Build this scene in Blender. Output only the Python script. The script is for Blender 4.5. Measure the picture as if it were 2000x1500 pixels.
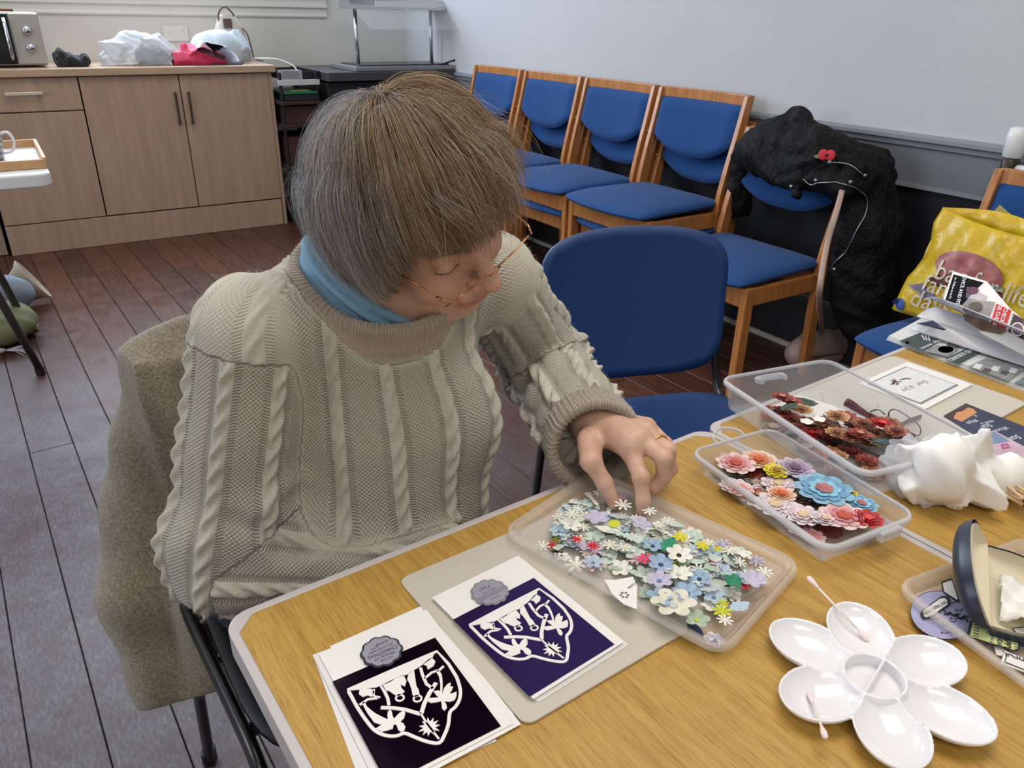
import bpy, bmesh, math, random
import numpy as np
from mathutils import Vector, Matrix
random.seed(7); rng = np.random.default_rng(11)
for o in list(bpy.data.objects): bpy.data.objects.remove(o)
SC = bpy.context.scene; COL = SC.collection
PI = math.pi
# ------------------------------------------------------------------ camera
FOC, PITCH, ROLL, CH = 1499.1, .4467, .0182, 1.22
cp, sp, cr, sr = math.cos(PITCH), math.sin(PITCH), math.cos(ROLL), math.sin(ROLL)
cam = bpy.data.cameras.new('camera'); camo = bpy.data.objects.new('camera', cam); COL.objects.link(camo)
R0 = Vector((1,0,0)); U0 = Vector((0,sp,cp)); F0 = Vector((0,cp,-sp))
Rv = R0*cr + U0*sr; Uv = U0*cr - R0*sr
camo.matrix_world = Matrix(((Rv.x,Uv.x,-F0.x,0),(Rv.y,Uv.y,-F0.y,0),(Rv.z,Uv.z,-F0.z,CH),(0,0,0,1)))
cam.sensor_width = 36; cam.lens = FOC/2000*36; cam.clip_start = .02
SC.camera = camo
# ------------------------------------------------------------------ frames of the room and of the tables
RA = .5766; E1 = (math.cos(RA), math.sin(RA)); E2 = (-E1[1], E1[0])
TB = .6289; T1 = (math.cos(TB), math.sin(TB)); T2 = (T1[1], -T1[0]); TO = (-.2615, .537); TZ = .719
def W(p,q,z=0): return Vector((p*E1[0]+q*E2[0], p*E1[1]+q*E2[1], z))
def TW(s,t,z=TZ): return Vector((TO[0]+s*T1[0]+t*T2[0], TO[1]+s*T1[1]+t*T2[1], z))
def ray(px,py):
    a=(px-1000)/FOC; b=(py-750)/FOC; u=cr*a+sr*b; v=-sr*a+cr*b
    return Vector((u, cp-v*sp, -(sp+v*cp)))
def at(px,py,z=TZ):
    d=ray(px,py); t=(z-CH)/d.z; return Vector((d.x*t,d.y*t,z))
def atp(px,py,p):
    d=ray(px,py); t=p/(d.x*E1[0]+d.y*E1[1]); return Vector((d.x*t,d.y*t,CH+d.z*t))
def atq(px,py,q):
    d=ray(px,py); t=q/(d.x*E2[0]+d.y*E2[1]); return Vector((d.x*t,d.y*t,CH+d.z*t))
def atd(px,py,dist):
    d=ray(px,py).normalized()*dist; return Vector((d.x,d.y,CH+d.z))
# ------------------------------------------------------------------ world, lamps, exposure
wd = bpy.data.worlds.new('world'); SC.world = wd; wd.use_nodes = True
wd.node_tree.nodes['Background'].inputs[0].default_value = (.75,.82,.95,1)
wd.node_tree.nodes['Background'].inputs[1].default_value = .9
def area(name, loc, tgt, sx, sy, watt, col):
    l = bpy.data.lights.new(name,'AREA'); l.shape='RECTANGLE'; l.size=sx; l.size_y=sy; l.energy=watt; l.color=col
    o = bpy.data.objects.new(name,l); COL.objects.link(o); o.location=loc
    o.rotation_euler=(Vector(tgt)-Vector(loc)).to_track_quat('-Z','Y').to_euler(); return o
area('window_and_fill_light', W(.15,5.38,1.98), W(.15,2.2,.75), 3.4, 1.15, 105, (.74,.85,1.0))
area('window_and_fill_light', W(-3.3,2.2,1.75), W(0,2.0,1.0), 2.4, 1.6, 56, (.84,.91,1.0))  # added fill for the right wall, set at the unseen left window
area('ceiling_panel_light', W(.9,.6,2.86), W(.9,.6,0), 1.5, 1.2, 34, (1.0,.93,.84))
area('ceiling_panel_light', W(-.6,-1.2,2.86), W(-.6,-1.2,0), 1.5, 1.2, 30, (1.0,.93,.84))
area('ceiling_panel_light', W(.6,3.4,2.86), W(.6,3.4,0), 1.5, 1.2, 27, (1.0,.94,.86))
SC.view_settings.view_transform='Standard'; SC.view_settings.look='None'
SC.view_settings.gamma=1; SC.view_settings.use_curve_mapping=False; SC.view_settings.exposure=-.12
# ------------------------------------------------------------------ materials
def srgb(r,g,b):
    f=lambda c:(c/255/12.92 if c/255<=.04045 else ((c/255+.055)/1.055)**2.4)
    return (f(r),f(g),f(b),1)
MATS={}
class NT:
    def __init__(s,m): s.m=m; s.t=m.node_tree; s.n=s.t.nodes; s.bsdf=s.n['Principled BSDF']
    def node(s,typ,**kw):
        n=s.n.new(typ)
        for k,v in kw.items():
            if k.startswith('i_'):
                kk=k[2:]; kk=int(kk) if kk.isdigit() else kk.replace('_',' ')
                n.inputs[kk].default_value=v
            else: setattr(n,k,v)
        return n
    def link(s,a,b): s.t.links.new(a,b)
    def math(s,op,a,b=None,c=None):
        n=s.n.new('ShaderNodeMath'); n.operation=op
        for i,x in enumerate((a,b,c)):
            if x is None: continue
            if isinstance(x,(int,float)): n.inputs[i].default_value=x
            else: s.link(x,n.inputs[i])
        return n.outputs[0]
    def mix(s,f,a,b,blend='MIX'):
        n=s.n.new('ShaderNodeMix'); n.data_type='RGBA'; n.blend_type=blend
        for sock,x in ((n.inputs[0],f),(n.inputs[6],a),(n.inputs[7],b)):
            if isinstance(x,(int,float,tuple)): sock.default_value=x
            else: s.link(x,sock)
        return n.outputs[2]
    def ramp(s,f,stops):
        n=s.n.new('ShaderNodeValToRGB'); s.link(f,n.inputs[0]); e=n.color_ramp.elements
        while len(e)<len(stops): e.new(.5)
        for i,(p,c) in enumerate(stops): e[i].position=p; e[i].color=c if len(c)==4 else (*c,1)
        return n.outputs[0]
    def bump(s,h,dist,strength=1,into=None):
        n=s.n.new('ShaderNodeBump'); n.inputs['Distance'].default_value=dist; n.inputs['Strength'].default_value=strength
        s.link(h,n.inputs['Height'])
        if into is not None: s.link(into,n.inputs['Normal'])
        s.link(n.outputs[0],s.bsdf.inputs['Normal']); return n.outputs[0]
    def coord(s,which='Object',scale=(1,1,1),rot=(0,0,0)):
        c=s.n.new('ShaderNodeTexCoord'); mp=s.n.new('ShaderNodeMapping'); s.link(c.outputs[which],mp.inputs[0])
        mp.inputs['Scale'].default_value=scale; mp.inputs['Rotation'].default_value=rot; return mp.outputs[0]
    def noise(s,vec,scale,detail=3,rough=.55):
        n=s.n.new('ShaderNodeTexNoise'); n.inputs['Scale'].default_value=scale; n.inputs['Detail'].default_value=detail
        n.inputs['Roughness'].default_value=rough
        if vec is not None: s.link(vec,n.inputs['Vector'])
        return n.outputs['Fac']
    def attr(s,name):
        n=s.n.new('ShaderNodeAttribute'); n.attribute_name=name; return n
def mat(name,col,rough=.5,metal=0,spec=.5,var=0,vscale=8,bump=0,bscale=60,alpha=1,coat=0,sheen=0,trans=0,sss=0):
    if name in MATS: return MATS[name]
    m=bpy.data.materials.new(name); m.use_nodes=True; t=NT(m); b=t.bsdf
    if len(col)==3: col=(*col,1)
    b.inputs['Base Color'].default_value=col; b.inputs['Roughness'].default_value=rough
    b.inputs['Metallic'].default_value=metal; b.inputs['Specular IOR Level'].default_value=spec
    b.inputs['Alpha'].default_value=alpha; b.inputs['Coat Weight'].default_value=coat
    b.inputs['Sheen Weight'].default_value=sheen; b.inputs['Transmission Weight'].default_value=trans
    if sss: b.inputs['Subsurface Weight'].default_value=sss; b.inputs['Subsurface Radius'].default_value=(.01,.004,.002); b.inputs['Subsurface Scale'].default_value=1
    if var:
        n=t.noise(t.coord(),vscale,4); c2=tuple(c*(1-var) for c in col[:3])+(1,); c3=tuple(min(1,c*(1+var)) for c in col[:3])+(1,)
        t.link(t.ramp(n,[(.3,c2),(.7,c3)]),b.inputs['Base Color'])
    if bump: t.bump(t.noise(t.coord(),bscale,3),bump)
    MATS[name]=m; return m
def C(r,g,b): return srgb(r,g,b)
# ------------------------------------------------------------------ objects
def tag(o,label=None,cat=None,group=None,kind=None):
    if label: o['label']=label
    if cat: o['category']=cat
    if group: o['group']=group
    if kind: o['kind']=kind
    return o
def thing(name,loc,label,cat,rz=0,group=None):
    o=bpy.data.objects.new(name,None); COL.objects.link(o); o.location=loc; o.rotation_euler=(0,0,rz)
    o.empty_display_size=.05
    return tag(o,label,cat,group)
def xf(pts,loc=(0,0,0),rz=0):
    c,s=math.cos(rz),math.sin(rz); return [(loc[0]+x*c-y*s,loc[1]+x*s+y*c,loc[2]+z) for x,y,z in pts]
class MB:
    def __init__(s): s.v=[];s.f=[];s.m=[]
    def add(s,v,f,mi=0):
        k=len(s.v); s.v+=[tuple(p) for p in v]; s.f+=[tuple(i+k for i in q) for q in f]; s.m+=[mi]*len(f); return s
    def box(s,c,d,rz=0,mi=0,M=None):
        x,y,z=d[0]/2,d[1]/2,d[2]/2
        P=[Vector((a*x,b*y,e*z)) for a in(-1,1) for b in(-1,1) for e in(-1,1)]
        if M is None: M=Matrix.Rotation(rz,3,'Z')
        P=[tuple(M@p+Vector(c)) for p in P]
        return s.add(P,[(0,1,3,2),(4,6,7,5),(0,4,5,1),(2,3,7,6),(0,2,6,4),(1,5,7,3)],mi)
    def tube(s,pts,r,n=10,mi=0,cap=True,flat=1,up=None):
        pts=[Vector(p) for p in pts]; N=len(pts); rs=r if isinstance(r,(list,tuple)) else [r]*N
        prev=Vector(up) if up else None; V=[]
        for i,p in enumerate(pts):
            d=(pts[min(i+1,N-1)]-pts[max(i-1,0)]).normalized()
            if prev is None:
                prev=d.orthogonal()
            a=(prev-d*prev.dot(d))
            if a.length<1e-6: a=d.orthogonal()
            a.normalize(); b=d.cross(a); prev=a
            for k in range(n):
                t=2*PI*k/n; V.append(p+(a*math.cos(t)+b*math.sin(t)*flat)*rs[i])
        F=[(i*n+k,i*n+(k+1)%n,(i+1)*n+(k+1)%n,(i+1)*n+k) for i in range(N-1) for k in range(n)]
        if cap: F+=[tuple(range(n-1,-1,-1)),tuple(range((N-1)*n,N*n))]
        return s.add(V,F,mi)
    def lathe(s,prof,n=24,c=(0,0,0),mi=0,closed=False):
        V=[(c[0]+r*math.cos(2*PI*k/n),c[1]+r*math.sin(2*PI*k/n),c[2]+z) for r,z in prof for k in range(n)]
        F=[(i*n+k,i*n+(k+1)%n,(i+1)*n+(k+1)%n,(i+1)*n+k) for i in range(len(prof)-1) for k in range(n)]
        if prof[0][0]>1e-6: F.append(tuple(range(n-1,-1,-1)))
        if prof[-1][0]>1e-6: F.append(tuple(range((len(prof)-1)*n,len(prof)*n)))
        return s.add(V,F,mi)
    def prism(s,outline,z0,z1,mi=0):
        n=len(outline); V=[(x,y,z0) for x,y in outline]+[(x,y,z1) for x,y in outline]
        return s.add(V,[tuple(range(n-1,-1,-1)),tuple(range(n,2*n))]+[(i,(i+1)%n,n+(i+1)%n,n+i) for i in range(n)],mi)
    def grid(s,P,mi=0,closeu=False):
        nu=len(P);nv=len(P[0]); V=[p for r in P for p in r]
        F=[(i%nu*nv+j,((i+1)%nu)*nv+j,((i+1)%nu)*nv+j+1,i%nu*nv+j+1) for i in range(nu if closeu else nu-1) for j in range(nv-1)]
        return s.add(V,F,mi)
    def sphere(s,c,r,n=12,m=8,mi=0):
        if not isinstance(r,(tuple,list)): r=(r,r,r)
        V=[(c[0],c[1],c[2]+r[2])]
        for i in range(1,m):
            a=PI*i/m; V+=[(c[0]+r[0]*math.sin(a)*math.cos(2*PI*k/n),c[1]+r[1]*math.sin(a)*math.sin(2*PI*k/n),c[2]+r[2]*math.cos(a)) for k in range(n)]
        V.append((c[0],c[1],c[2]-r[2])); L=len(V)-1
        F=[(0,1+k,1+(k+1)%n) for k in range(n)]
        F+=[(1+i*n+k,1+(i+1)*n+k,1+(i+1)*n+(k+1)%n,1+i*n+(k+1)%n) for i in range(m-2) for k in range(n)]
        F+=[(L,1+(m-2)*n+(k+1)%n,1+(m-2)*n+k) for k in range(n)]
        return s.add(V,F,mi)
    def build(s,name,mats,parent=None,smooth=False,bevel=0,seg=2,loc=None,rz=0,solid=0,sub=0,offset=0):
        me=bpy.data.meshes.new(name); me.from_pydata(s.v,[],s.f)
        if not isinstance(mats,(list,tuple)): mats=[mats]
        for m in mats: me.materials.append(m)
        if any(s.m): me.polygons.foreach_set('material_index',s.m)
        if smooth: me.polygons.foreach_set('use_smooth',[True]*len(me.polygons))
        bm=bmesh.new(); bm.from_mesh(me); bmesh.ops.recalc_face_normals(bm,faces=bm.faces); bm.to_mesh(me); bm.free()
        o=bpy.data.objects.new(name,me); COL.objects.link(o)
        if parent: o.parent=parent
        if loc is not None: o.location=loc
        if rz: o.rotation_euler=(0,0,rz)
        if solid: md=o.modifiers.new('solid','SOLIDIFY'); md.thickness=solid; md.offset=offset
        if sub: md=o.modifiers.new('sub','SUBSURF'); md.levels=sub; md.render_levels=sub
        if bevel: md=o.modifiers.new('bevel','BEVEL'); md.width=bevel; md.segments=seg; md.limit_method='ANGLE'; md.angle_limit=.6
        return o
def dup(root,loc=None,rz=None,label=None,group=None):
    r=root.copy(); COL.objects.link(r)
    if loc is not None: r.location=loc
    if rz is not None: r.rotation_euler=(0,0,rz)
    if label: r['label']=label
    if group: r['group']=group
    for ch in list(root.children):
        c=ch.copy(); COL.objects.link(c); c.parent=r
        for g in list(ch.children):
            d=g.copy(); COL.objects.link(d); d.parent=c
    return r
def relative(parent,pts):
    M=Matrix.Translation(parent.location)@Matrix.Rotation(parent.rotation_euler[2],4,'Z'); M.invert()
    return [M@Vector(p) for p in pts]
def rounded(w,d,r,n=5):
    out=[]
    for cx,cy,a0 in ((w/2-r,d/2-r,0),(-w/2+r,d/2-r,PI/2),(-w/2+r,-d/2+r,PI),(w/2-r,-d/2+r,1.5*PI)):
        for k in range(n+1): a=a0+PI/2*k/n; out.append((cx+r*math.cos(a),cy+r*math.sin(a)))
    return out
def smooth_path(pts,n=8,closed=False):
    P=[Vector(p) for p in pts]; N=len(P); out=[]
    for i in range(N if closed else N-1):
        g=(lambda k:P[k%N]) if closed else (lambda k:P[min(max(k,0),N-1)])
        p0,p1,p2,p3=g(i-1),g(i),g(i+1),g(i+2)
        for k in range(n):
            t=k/n; out.append(.5*((2*p1)+(p2-p0)*t+(2*p0-5*p1+4*p2-p3)*t*t+(3*p1-p0-3*p2+p3)*t**3))
    if not closed: out.append(P[-1])
    return out
FCACHE={}
TXC={}
def text(body,parent,M,size,m,name='lettering',ext=.0001,align='CENTER',shear=0,label=None,sx=1,bold=0):
    c=bpy.data.curves.new(name,'FONT'); c.body=body; c.size=size; c.align_x=align; c.align_y='CENTER'; c.extrude=ext; c.shear=shear; c.resolution_u=2; c.offset=bold*size
    t=bpy.data.objects.new('tmp',c); me=bpy.data.meshes.new_from_object(t); bpy.data.objects.remove(t); me.materials.clear(); me.materials.append(m)
    o=bpy.data.objects.new(name,me); COL.objects.link(o); o.parent=parent
    o.matrix_local=M@Matrix.Diagonal((sx,1,1,1))
    if label:o['label']=label
    return o
def ptext(body,parent,a,b,z,size,m,**k):
    """lettering whose baseline runs from pixel a to pixel b on the plane z"""
    A,B=relative(parent,[at(*a,z),at(*b,z)]); an=math.atan2(B.y-A.y,B.x-A.x); c=(A+B)/2
    return text(body,parent,Matrix.Translation((c.x,c.y,c.z))@Matrix.Rotation(an,4,'Z'),size,m,**k)
# ------------------------------------------------------------------ signed-distance modelling
def sn_mesh(fn,lo,hi,h,nb=16):
    lo=np.array(lo,float); hi=np.array(hi,float); N=np.ceil((hi-lo)/h/nb).astype(int)
    ids=[];ver=[];quads=[]
    big=np.array(np.meshgrid(*[np.arange(k) for k in N],indexing='ij')).reshape(3,-1).T
    ctr=lo+(big+.5)*nb*h; dc=fn(ctr); keep=big[np.abs(dc)<nb*h*1.15+.012]
    G=N*nb+2; S=np.array([G[1]*G[2],G[2],1],dtype=np.int64)
    c=np.arange(nb+1); off=np.array(np.meshgrid(c,c,c,indexing='ij')).reshape(3,-1).T
    corner=[(i,j,k) for i in(0,1) for j in(0,1) for k in(0,1)]
    edges=[(a,b) for a in range(8) for b in range(a+1,8) if sum(abs(corner[a][q]-corner[b][q]) for q in range(3))==1]
    CA=np.array(corner,float)
    for b in keep:
        base=b*nb; D=fn(lo+(base+off)*h).reshape(nb+1,nb+1,nb+1)
        neg=D<0
        if neg.all() or not neg.any(): continue
        cs=np.stack([D[i:nb+i,j:nb+j,k:nb+k] for i,j,k in corner],-1)
        sg=cs<0; m=sg.any(-1)&~sg.all(-1); I=np.argwhere(m)
        if len(I)==0: continue
        v=cs[m]; s=sg[m]; acc=np.zeros((len(I),3)); cnt=np.zeros(len(I))
        for a,e in edges:
            x=s[:,a]!=s[:,e]; t=np.zeros(len(I)); t[x]=v[x,a]/(v[x,a]-v[x,e])
            p=CA[a]+t[:,None]*(CA[e]-CA[a]); acc+=p*x[:,None]; cnt+=x
        ver.append(lo+(base+I+acc/cnt[:,None])*h); ids.append(((base+I+1)*S).sum(1))
        for ax in range(3):
            sl0=[slice(0,nb)]*3; sl1=[slice(0,nb)]*3; sl1[ax]=slice(1,nb+1)
            A=neg[tuple(sl0)]; B=neg[tuple(sl1)]; E=np.argwhere(A!=B)
            if len(E)==0: continue
            inside=A[tuple(E.T)]; g=base+E+1; u=np.zeros(3,int);w=np.zeros(3,int);u[(ax+1)%3]=1;w[(ax+2)%3]=1
            q=np.stack([((g-u-w)*S).sum(1),((g-w)*S).sum(1),(g*S).sum(1),((g-u)*S).sum(1)],1)
            q[~inside]=q[~inside][:,::-1]; quads.append(q)
    ids=np.concatenate(ids);ver=np.concatenate(ver);quads=np.concatenate(quads)
    o=np.argsort(ids); ids=ids[o];ver=ver[o]
    k=np.searchsorted(ids,quads); k=np.clip(k,0,len(ids)-1); ok=(ids[k]==quads).all(1); k=k[ok]
    return ver,k
def vnormals(V,F):
    n=np.zeros_like(V); a=V[F[:,2]]-V[F[:,0]]; b=V[F[:,3]]-V[F[:,1]]; fn=np.cross(a,b)
    for i in range(4): np.add.at(n,F[:,i],fn)
    return n/np.maximum(np.linalg.norm(n,axis=1),1e-12)[:,None]
def np_mesh(name,V,F,mats,parent=None,attrs=None,smooth=True,mi=None,org=None):
    me=bpy.data.meshes.new(name)
    if org is not None: V=V-np.array(org)
    me.vertices.add(len(V)); me.vertices.foreach_set('co',np.asarray(V,np.float32).ravel())
    k=F.shape[1]; me.loops.add(F.size); me.loops.foreach_set('vertex_index',F.astype(np.int32).ravel())
    me.polygons.add(len(F)); me.polygons.foreach_set('loop_start',np.arange(0,F.size,k,dtype=np.int32)); me.polygons.foreach_set('loop_total',np.full(len(F),k,np.int32))
    me.update(calc_edges=True); me.validate()
    if not isinstance(mats,(list,tuple)): mats=[mats]
    for m in mats: me.materials.append(m)
    if mi is not None: me.polygons.foreach_set('material_index',mi.astype(np.int32))
    me.polygons.foreach_set('use_smooth',np.full(len(me.polygons),smooth))
    for n,a in (attrs or {}).items():
        if a.ndim==1: at_=me.attributes.new(n,'FLOAT','POINT'); at_.data.foreach_set('value',a.astype(np.float32))
        else: at_=me.attributes.new(n,'FLOAT_VECTOR','POINT'); at_.data.foreach_set('vector',a.astype(np.float32).ravel())
    o=bpy.data.objects.new(name,me); COL.objects.link(o)
    if parent: o.parent=parent
    return o
def nv(v): return np.array(v,float)
def capsule(P,a,b,ra,rb):
    a=nv(a);b=nv(b);ab=b-a;t=np.clip(((P-a)@ab)/max(ab@ab,1e-12),0,1)
    return np.linalg.norm(P-a-t[:,None]*ab,axis=1)-(ra+(rb-ra)*t)
def ellip(P,c,r):
    q=(P-nv(c))/nv(r);k0=np.linalg.norm(q,axis=1);k1=np.linalg.norm(q/nv(r),axis=1)
    return k0*(k0-1)/np.maximum(k1,1e-9)
def smin(a,b,k):
    h=np.clip(.5+.5*(b-a)/k,0,1); return b*(1-h)+a*h-k*h*(1-h)
def smax(a,b,k): return -smin(-a,-b,k)
def wob(P,f,ph=0):
    return (np.sin(P[:,0]*f+ph)+np.sin(P[:,1]*f*1.13+1.7+ph)+np.sin(P[:,2]*f*.91+.4-ph)+np.sin((P[:,0]+P[:,2])*f*1.7+ph))*.25
def crease(P,f,ph): return np.abs(np.sin(P[:,0]*f+2.3*np.sin(P[:,1]*f*.43+ph)+P[:,2]*f*.6+ph))
def poly(P,c,r,seed,nf=15):
    g=np.random.default_rng(seed); n=g.normal(0,1,(nf,3)); n/=np.linalg.norm(n,axis=1)[:,None]; q=(P-nv(c))/nv(r)
    return ((q@n.T)-(.72+.3*g.random(nf))[None,:]).max(1)*min(r)
# ================================================================== SETTING
ZC=2.9
def room_struct(name,mb,m,bevel=0,parent=None,**k):
    o=mb.build(name,m,parent,bevel=bevel,**k)
    if parent is None: tag(o,kind='structure')
    return o
def wbox(mb,p0,p1,q0,q1,z0,z1,mi=0):
    mb.box(tuple(W((p0+p1)/2,(q0+q1)/2,(z0+z1)/2)),(p1-p0,q1-q0,z1-z0),rz=RA,mi=mi); return mb
m_wall=mat('wall_paint',C(214,213,208),.85,var=.03,vscale=3,bump=.0006,bscale=40)
m_wallr=mat('side_wall_paint',C(192,194,198),.85,var=.03,vscale=2,bump=.0006,bscale=40)
m_grey=mat('grey_gloss_paint',C(112,116,124),.45,var=.03,vscale=5)
m_rail=mat('dado_rail_paint',C(134,140,148),.38)
m_navy=mat('navy_gloss_paint',C(8,10,24),.6)
m_white=mat('white_gloss_paint',C(222,221,216),.4)
m_skirt=mat('old_skirting_paint',C(176,168,156),.5,var=.1)
m_ceil=mat('ceiling_paint',C(235,234,230),.9)
BW=5.47; RWp=2.6; LWp=-3.5; FWq=-2.6
room_struct('wall_back',wbox(wbox(wbox(wbox(MB(),LWp-.1,RWp+.1,BW,BW+.15,0,1.33),LWp-.1,RWp+.1,BW,BW+.15,2.62,ZC),LWp-.1,-1.7,BW,BW+.15,1.33,2.62),1.96,RWp+.1,BW,BW+.15,1.33,2.62),m_wall)
mb=MB()
for p in (-1.67,-.46,.75,1.93): wbox(mb,p-.03,p+.03,BW+.04,BW+.1,1.33,2.62)
for z in (1.36,2.0,2.59): wbox(mb,-1.7,1.96,BW+.04,BW+.1,z-.03,z+.03)
m_white=mat('white_gloss_paint',C(222,221,216),.4); wb=room_struct('window_2',mb,m_white); m_gl=mat('window_glass',(1,1,1),.0,trans=1,spec=.5); wbox(MB(),-1.7,1.96,BW+.068,BW+.072,1.33,2.62).build('pane',m_gl,wb)
o=room_struct('wall_right',wbox(MB(),RWp,RWp+.15,FWq,BW,.88,ZC),m_wallr)
wbox(MB(),RWp,RWp+.15,FWq,BW,0,.726).build('navy_lower_wall',m_navy,o)
wbox(MB(),RWp-.006,RWp+.15,FWq,BW,.726,.862).build('grey_wall_band',m_grey,o)
wbox(MB(),RWp-.016,RWp,FWq,BW,.715,.728).build('band_edge',m_rail,o)
mb=MB(); prof=[(0,.888),(-.022,.888),(-.03,.880),(-.030,.868),(-.018,.862),(-.016,.848),(-.006,.842),(0,.84)]
P=[[tuple(W(RWp+a,q,z)) for a,z in prof] for q in (FWq,BW)]; mb.grid(P)
room_struct('trim_1',mb,m_rail)                                            # dado rail
wl=room_struct('wall_left',wbox(wbox(wbox(wbox(MB(),LWp-.15,LWp,FWq,1.9,0,ZC),LWp-.15,LWp,5.3,BW,0,ZC),LWp-.15,LWp,1.9,5.3,0,.85),LWp-.15,LWp,1.9,5.3,2.65,ZC),m_wall)
room_struct('wall_front',wbox(MB(),LWp-.1,RWp+.1,FWq-.15,FWq,0,ZC),m_wall)
room_struct('ceiling',wbox(MB(),LWp-.1,RWp+.1,FWq-.1,BW+.1,ZC,ZC+.1),m_ceil)
mb=MB()
for q in (1.93,3.6,5.27): wbox(mb,LWp-.1,LWp-.04,q-.03,q+.03,.85,2.65)
for z in (.88,1.75,2.62): wbox(mb,LWp-.1,LWp-.04,1.9,5.3,z-.03,z+.03)
wn=room_struct('added_window',mb,m_white)  # unseen left window, kept only to brighten the right wall
mg=mat('window_glass',(1,1,1),.0,trans=1,spec=.5)  # glass for the added window
wbox(MB(),LWp-.075,LWp-.071,1.93,5.27,.9,2.6).build('pane',mg,wn)  # pane of the added window
# skirting boards
mb=MB(); prof=[(0,.232),(-.006,.232),(-.012,.222),(-.018,.2),(-.02,.0),(0,0)]
mb.grid([[tuple(W(RWp+a,q,z)) for a,z in prof] for q in (FWq,BW)])
room_struct('baseboard_right',mb,mat('dark_skirting_paint',C(20,18,24),.5))
mb=MB(); mb.grid([[tuple(W(RWp-.02+a,q,z)) for a,z in ((0,.018),(-.008,.016),(-.014,.009),(-.015,0))] for q in (FWq,BW)]); room_struct('trim_3',mb,m_skirt)
mb=MB(); mb.grid([[tuple(W(p,BW+a,z)) for a,z in prof] for p in (LWp,RWp)])
room_struct('baseboard_back',mb,m_skirt)
# picture-rail moulding on the back wall (ends short of the corner)
def moulding(p0,p1):
    prof=[(0,1.19),(-.012,1.19),(-.016,1.2),(-.012,1.212),(-.012,1.24),(-.03,1.25),(-.03,1.262),(-.02,1.268),(-.02,1.30),(-.045,1.312),(-.05,1.33),(0,1.33)]
    mb=MB(); mb.grid([[tuple(W(p,BW+a,z)) for a,z in prof] for p in (p0,p1)])
    n=len(prof); mb.add([tuple(W(p1,BW+a,z)) for a,z in prof],[tuple(range(n))]); return mb
room_struct('trim_2',moulding(LWp,2.02),m_white)
# ceiling lamps' housings
for (p,q) in ((.9,.6),(-.6,-1.2),(.6,3.4)):
    o=thing('ceiling_light',W(p,q,ZC-.03),'flat white ceiling light panel above '+('the craft tables' if q==.6 else 'the near end of the room' if q<0 else 'the floor before the base units'),'light',RA,'ceiling light panels')
    mb=MB(); 
    for sx,sy,w,d in ((0,.63,1.6,.04),(0,-.63,1.6,.04),(.78,0,.04,1.24),(-.78,0,.04,1.24)): mb.box((sx,sy,.01),(w,d,.04))
    mb.build('frame',m_white,o); MB().box((0,0,.02),(1.52,1.22,.01)).build('diffuser',m_white,o)
# ---------------------------------------------------------------- floor
def floor_mat():
    m=bpy.data.materials.new('red_brown_varnish_painted_sheen'); m.use_nodes=True; t=NT(m); b=t.bsdf
    v=t.coord('Object',(1,1,1)); oi=t.node('ShaderNodeObjectInfo')
    vs=t.coord('Object',(9,.8,3)); g=t.noise(vs,9,6,.6)
    base=t.ramp(g,[(.25,C(54,32,26)),(.5,C(80,48,37)),(.75,C(104,66,50))])
    rnd=t.ramp(oi.outputs['Random'],[(0,(.75,.75,.77,1)),(1,(1.2,1.15,1.1,1))])
    base=t.mix(1,base,rnd,'MULTIPLY')
    geo=t.node('ShaderNodeNewGeometry')
    sep=t.node('ShaderNodeSeparateXYZ'); t.link(geo.outputs['Position'],sep.inputs[0])
    # pale bluish window reflection painted into the boards left of the table
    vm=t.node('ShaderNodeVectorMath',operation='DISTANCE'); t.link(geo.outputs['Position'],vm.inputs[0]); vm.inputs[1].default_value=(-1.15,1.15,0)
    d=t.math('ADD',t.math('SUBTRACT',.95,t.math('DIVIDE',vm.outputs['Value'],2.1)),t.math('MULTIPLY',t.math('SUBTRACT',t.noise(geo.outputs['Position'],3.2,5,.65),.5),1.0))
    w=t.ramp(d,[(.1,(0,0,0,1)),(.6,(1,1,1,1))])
    sc=t.noise(t.coord('Object',(16,4,16)),11,6,.7); sheen_col=t.ramp(sc,[(.35,C(80,73,78)),(.6,C(112,109,118)),(.8,C(154,153,162))])
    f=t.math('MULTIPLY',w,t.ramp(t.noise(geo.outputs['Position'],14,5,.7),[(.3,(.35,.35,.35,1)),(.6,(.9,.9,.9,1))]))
    t.link(t.mix(f,base,sheen_col),b.inputs['Base Color'])
    r=t.ramp(t.noise(geo.outputs['Position'],10,4),[(.3,(.3,.3,.3,1)),(.8,(.52,.52,.52,1))]); t.link(r,b.inputs['Roughness'])
    t.bump(t.math('ADD',g,sc),.0012,.7); return m
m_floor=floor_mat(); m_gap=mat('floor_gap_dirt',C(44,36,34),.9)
fl=room_struct('floor',wbox(MB(),LWp-.1,RWp+.1,FWq-.1,BW+.1,-.06,-.022),m_gap)
PWd=.1185; FR=RA+.044; Fc=W(.009,1.9,0)
plank_me={}
row=-34
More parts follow.
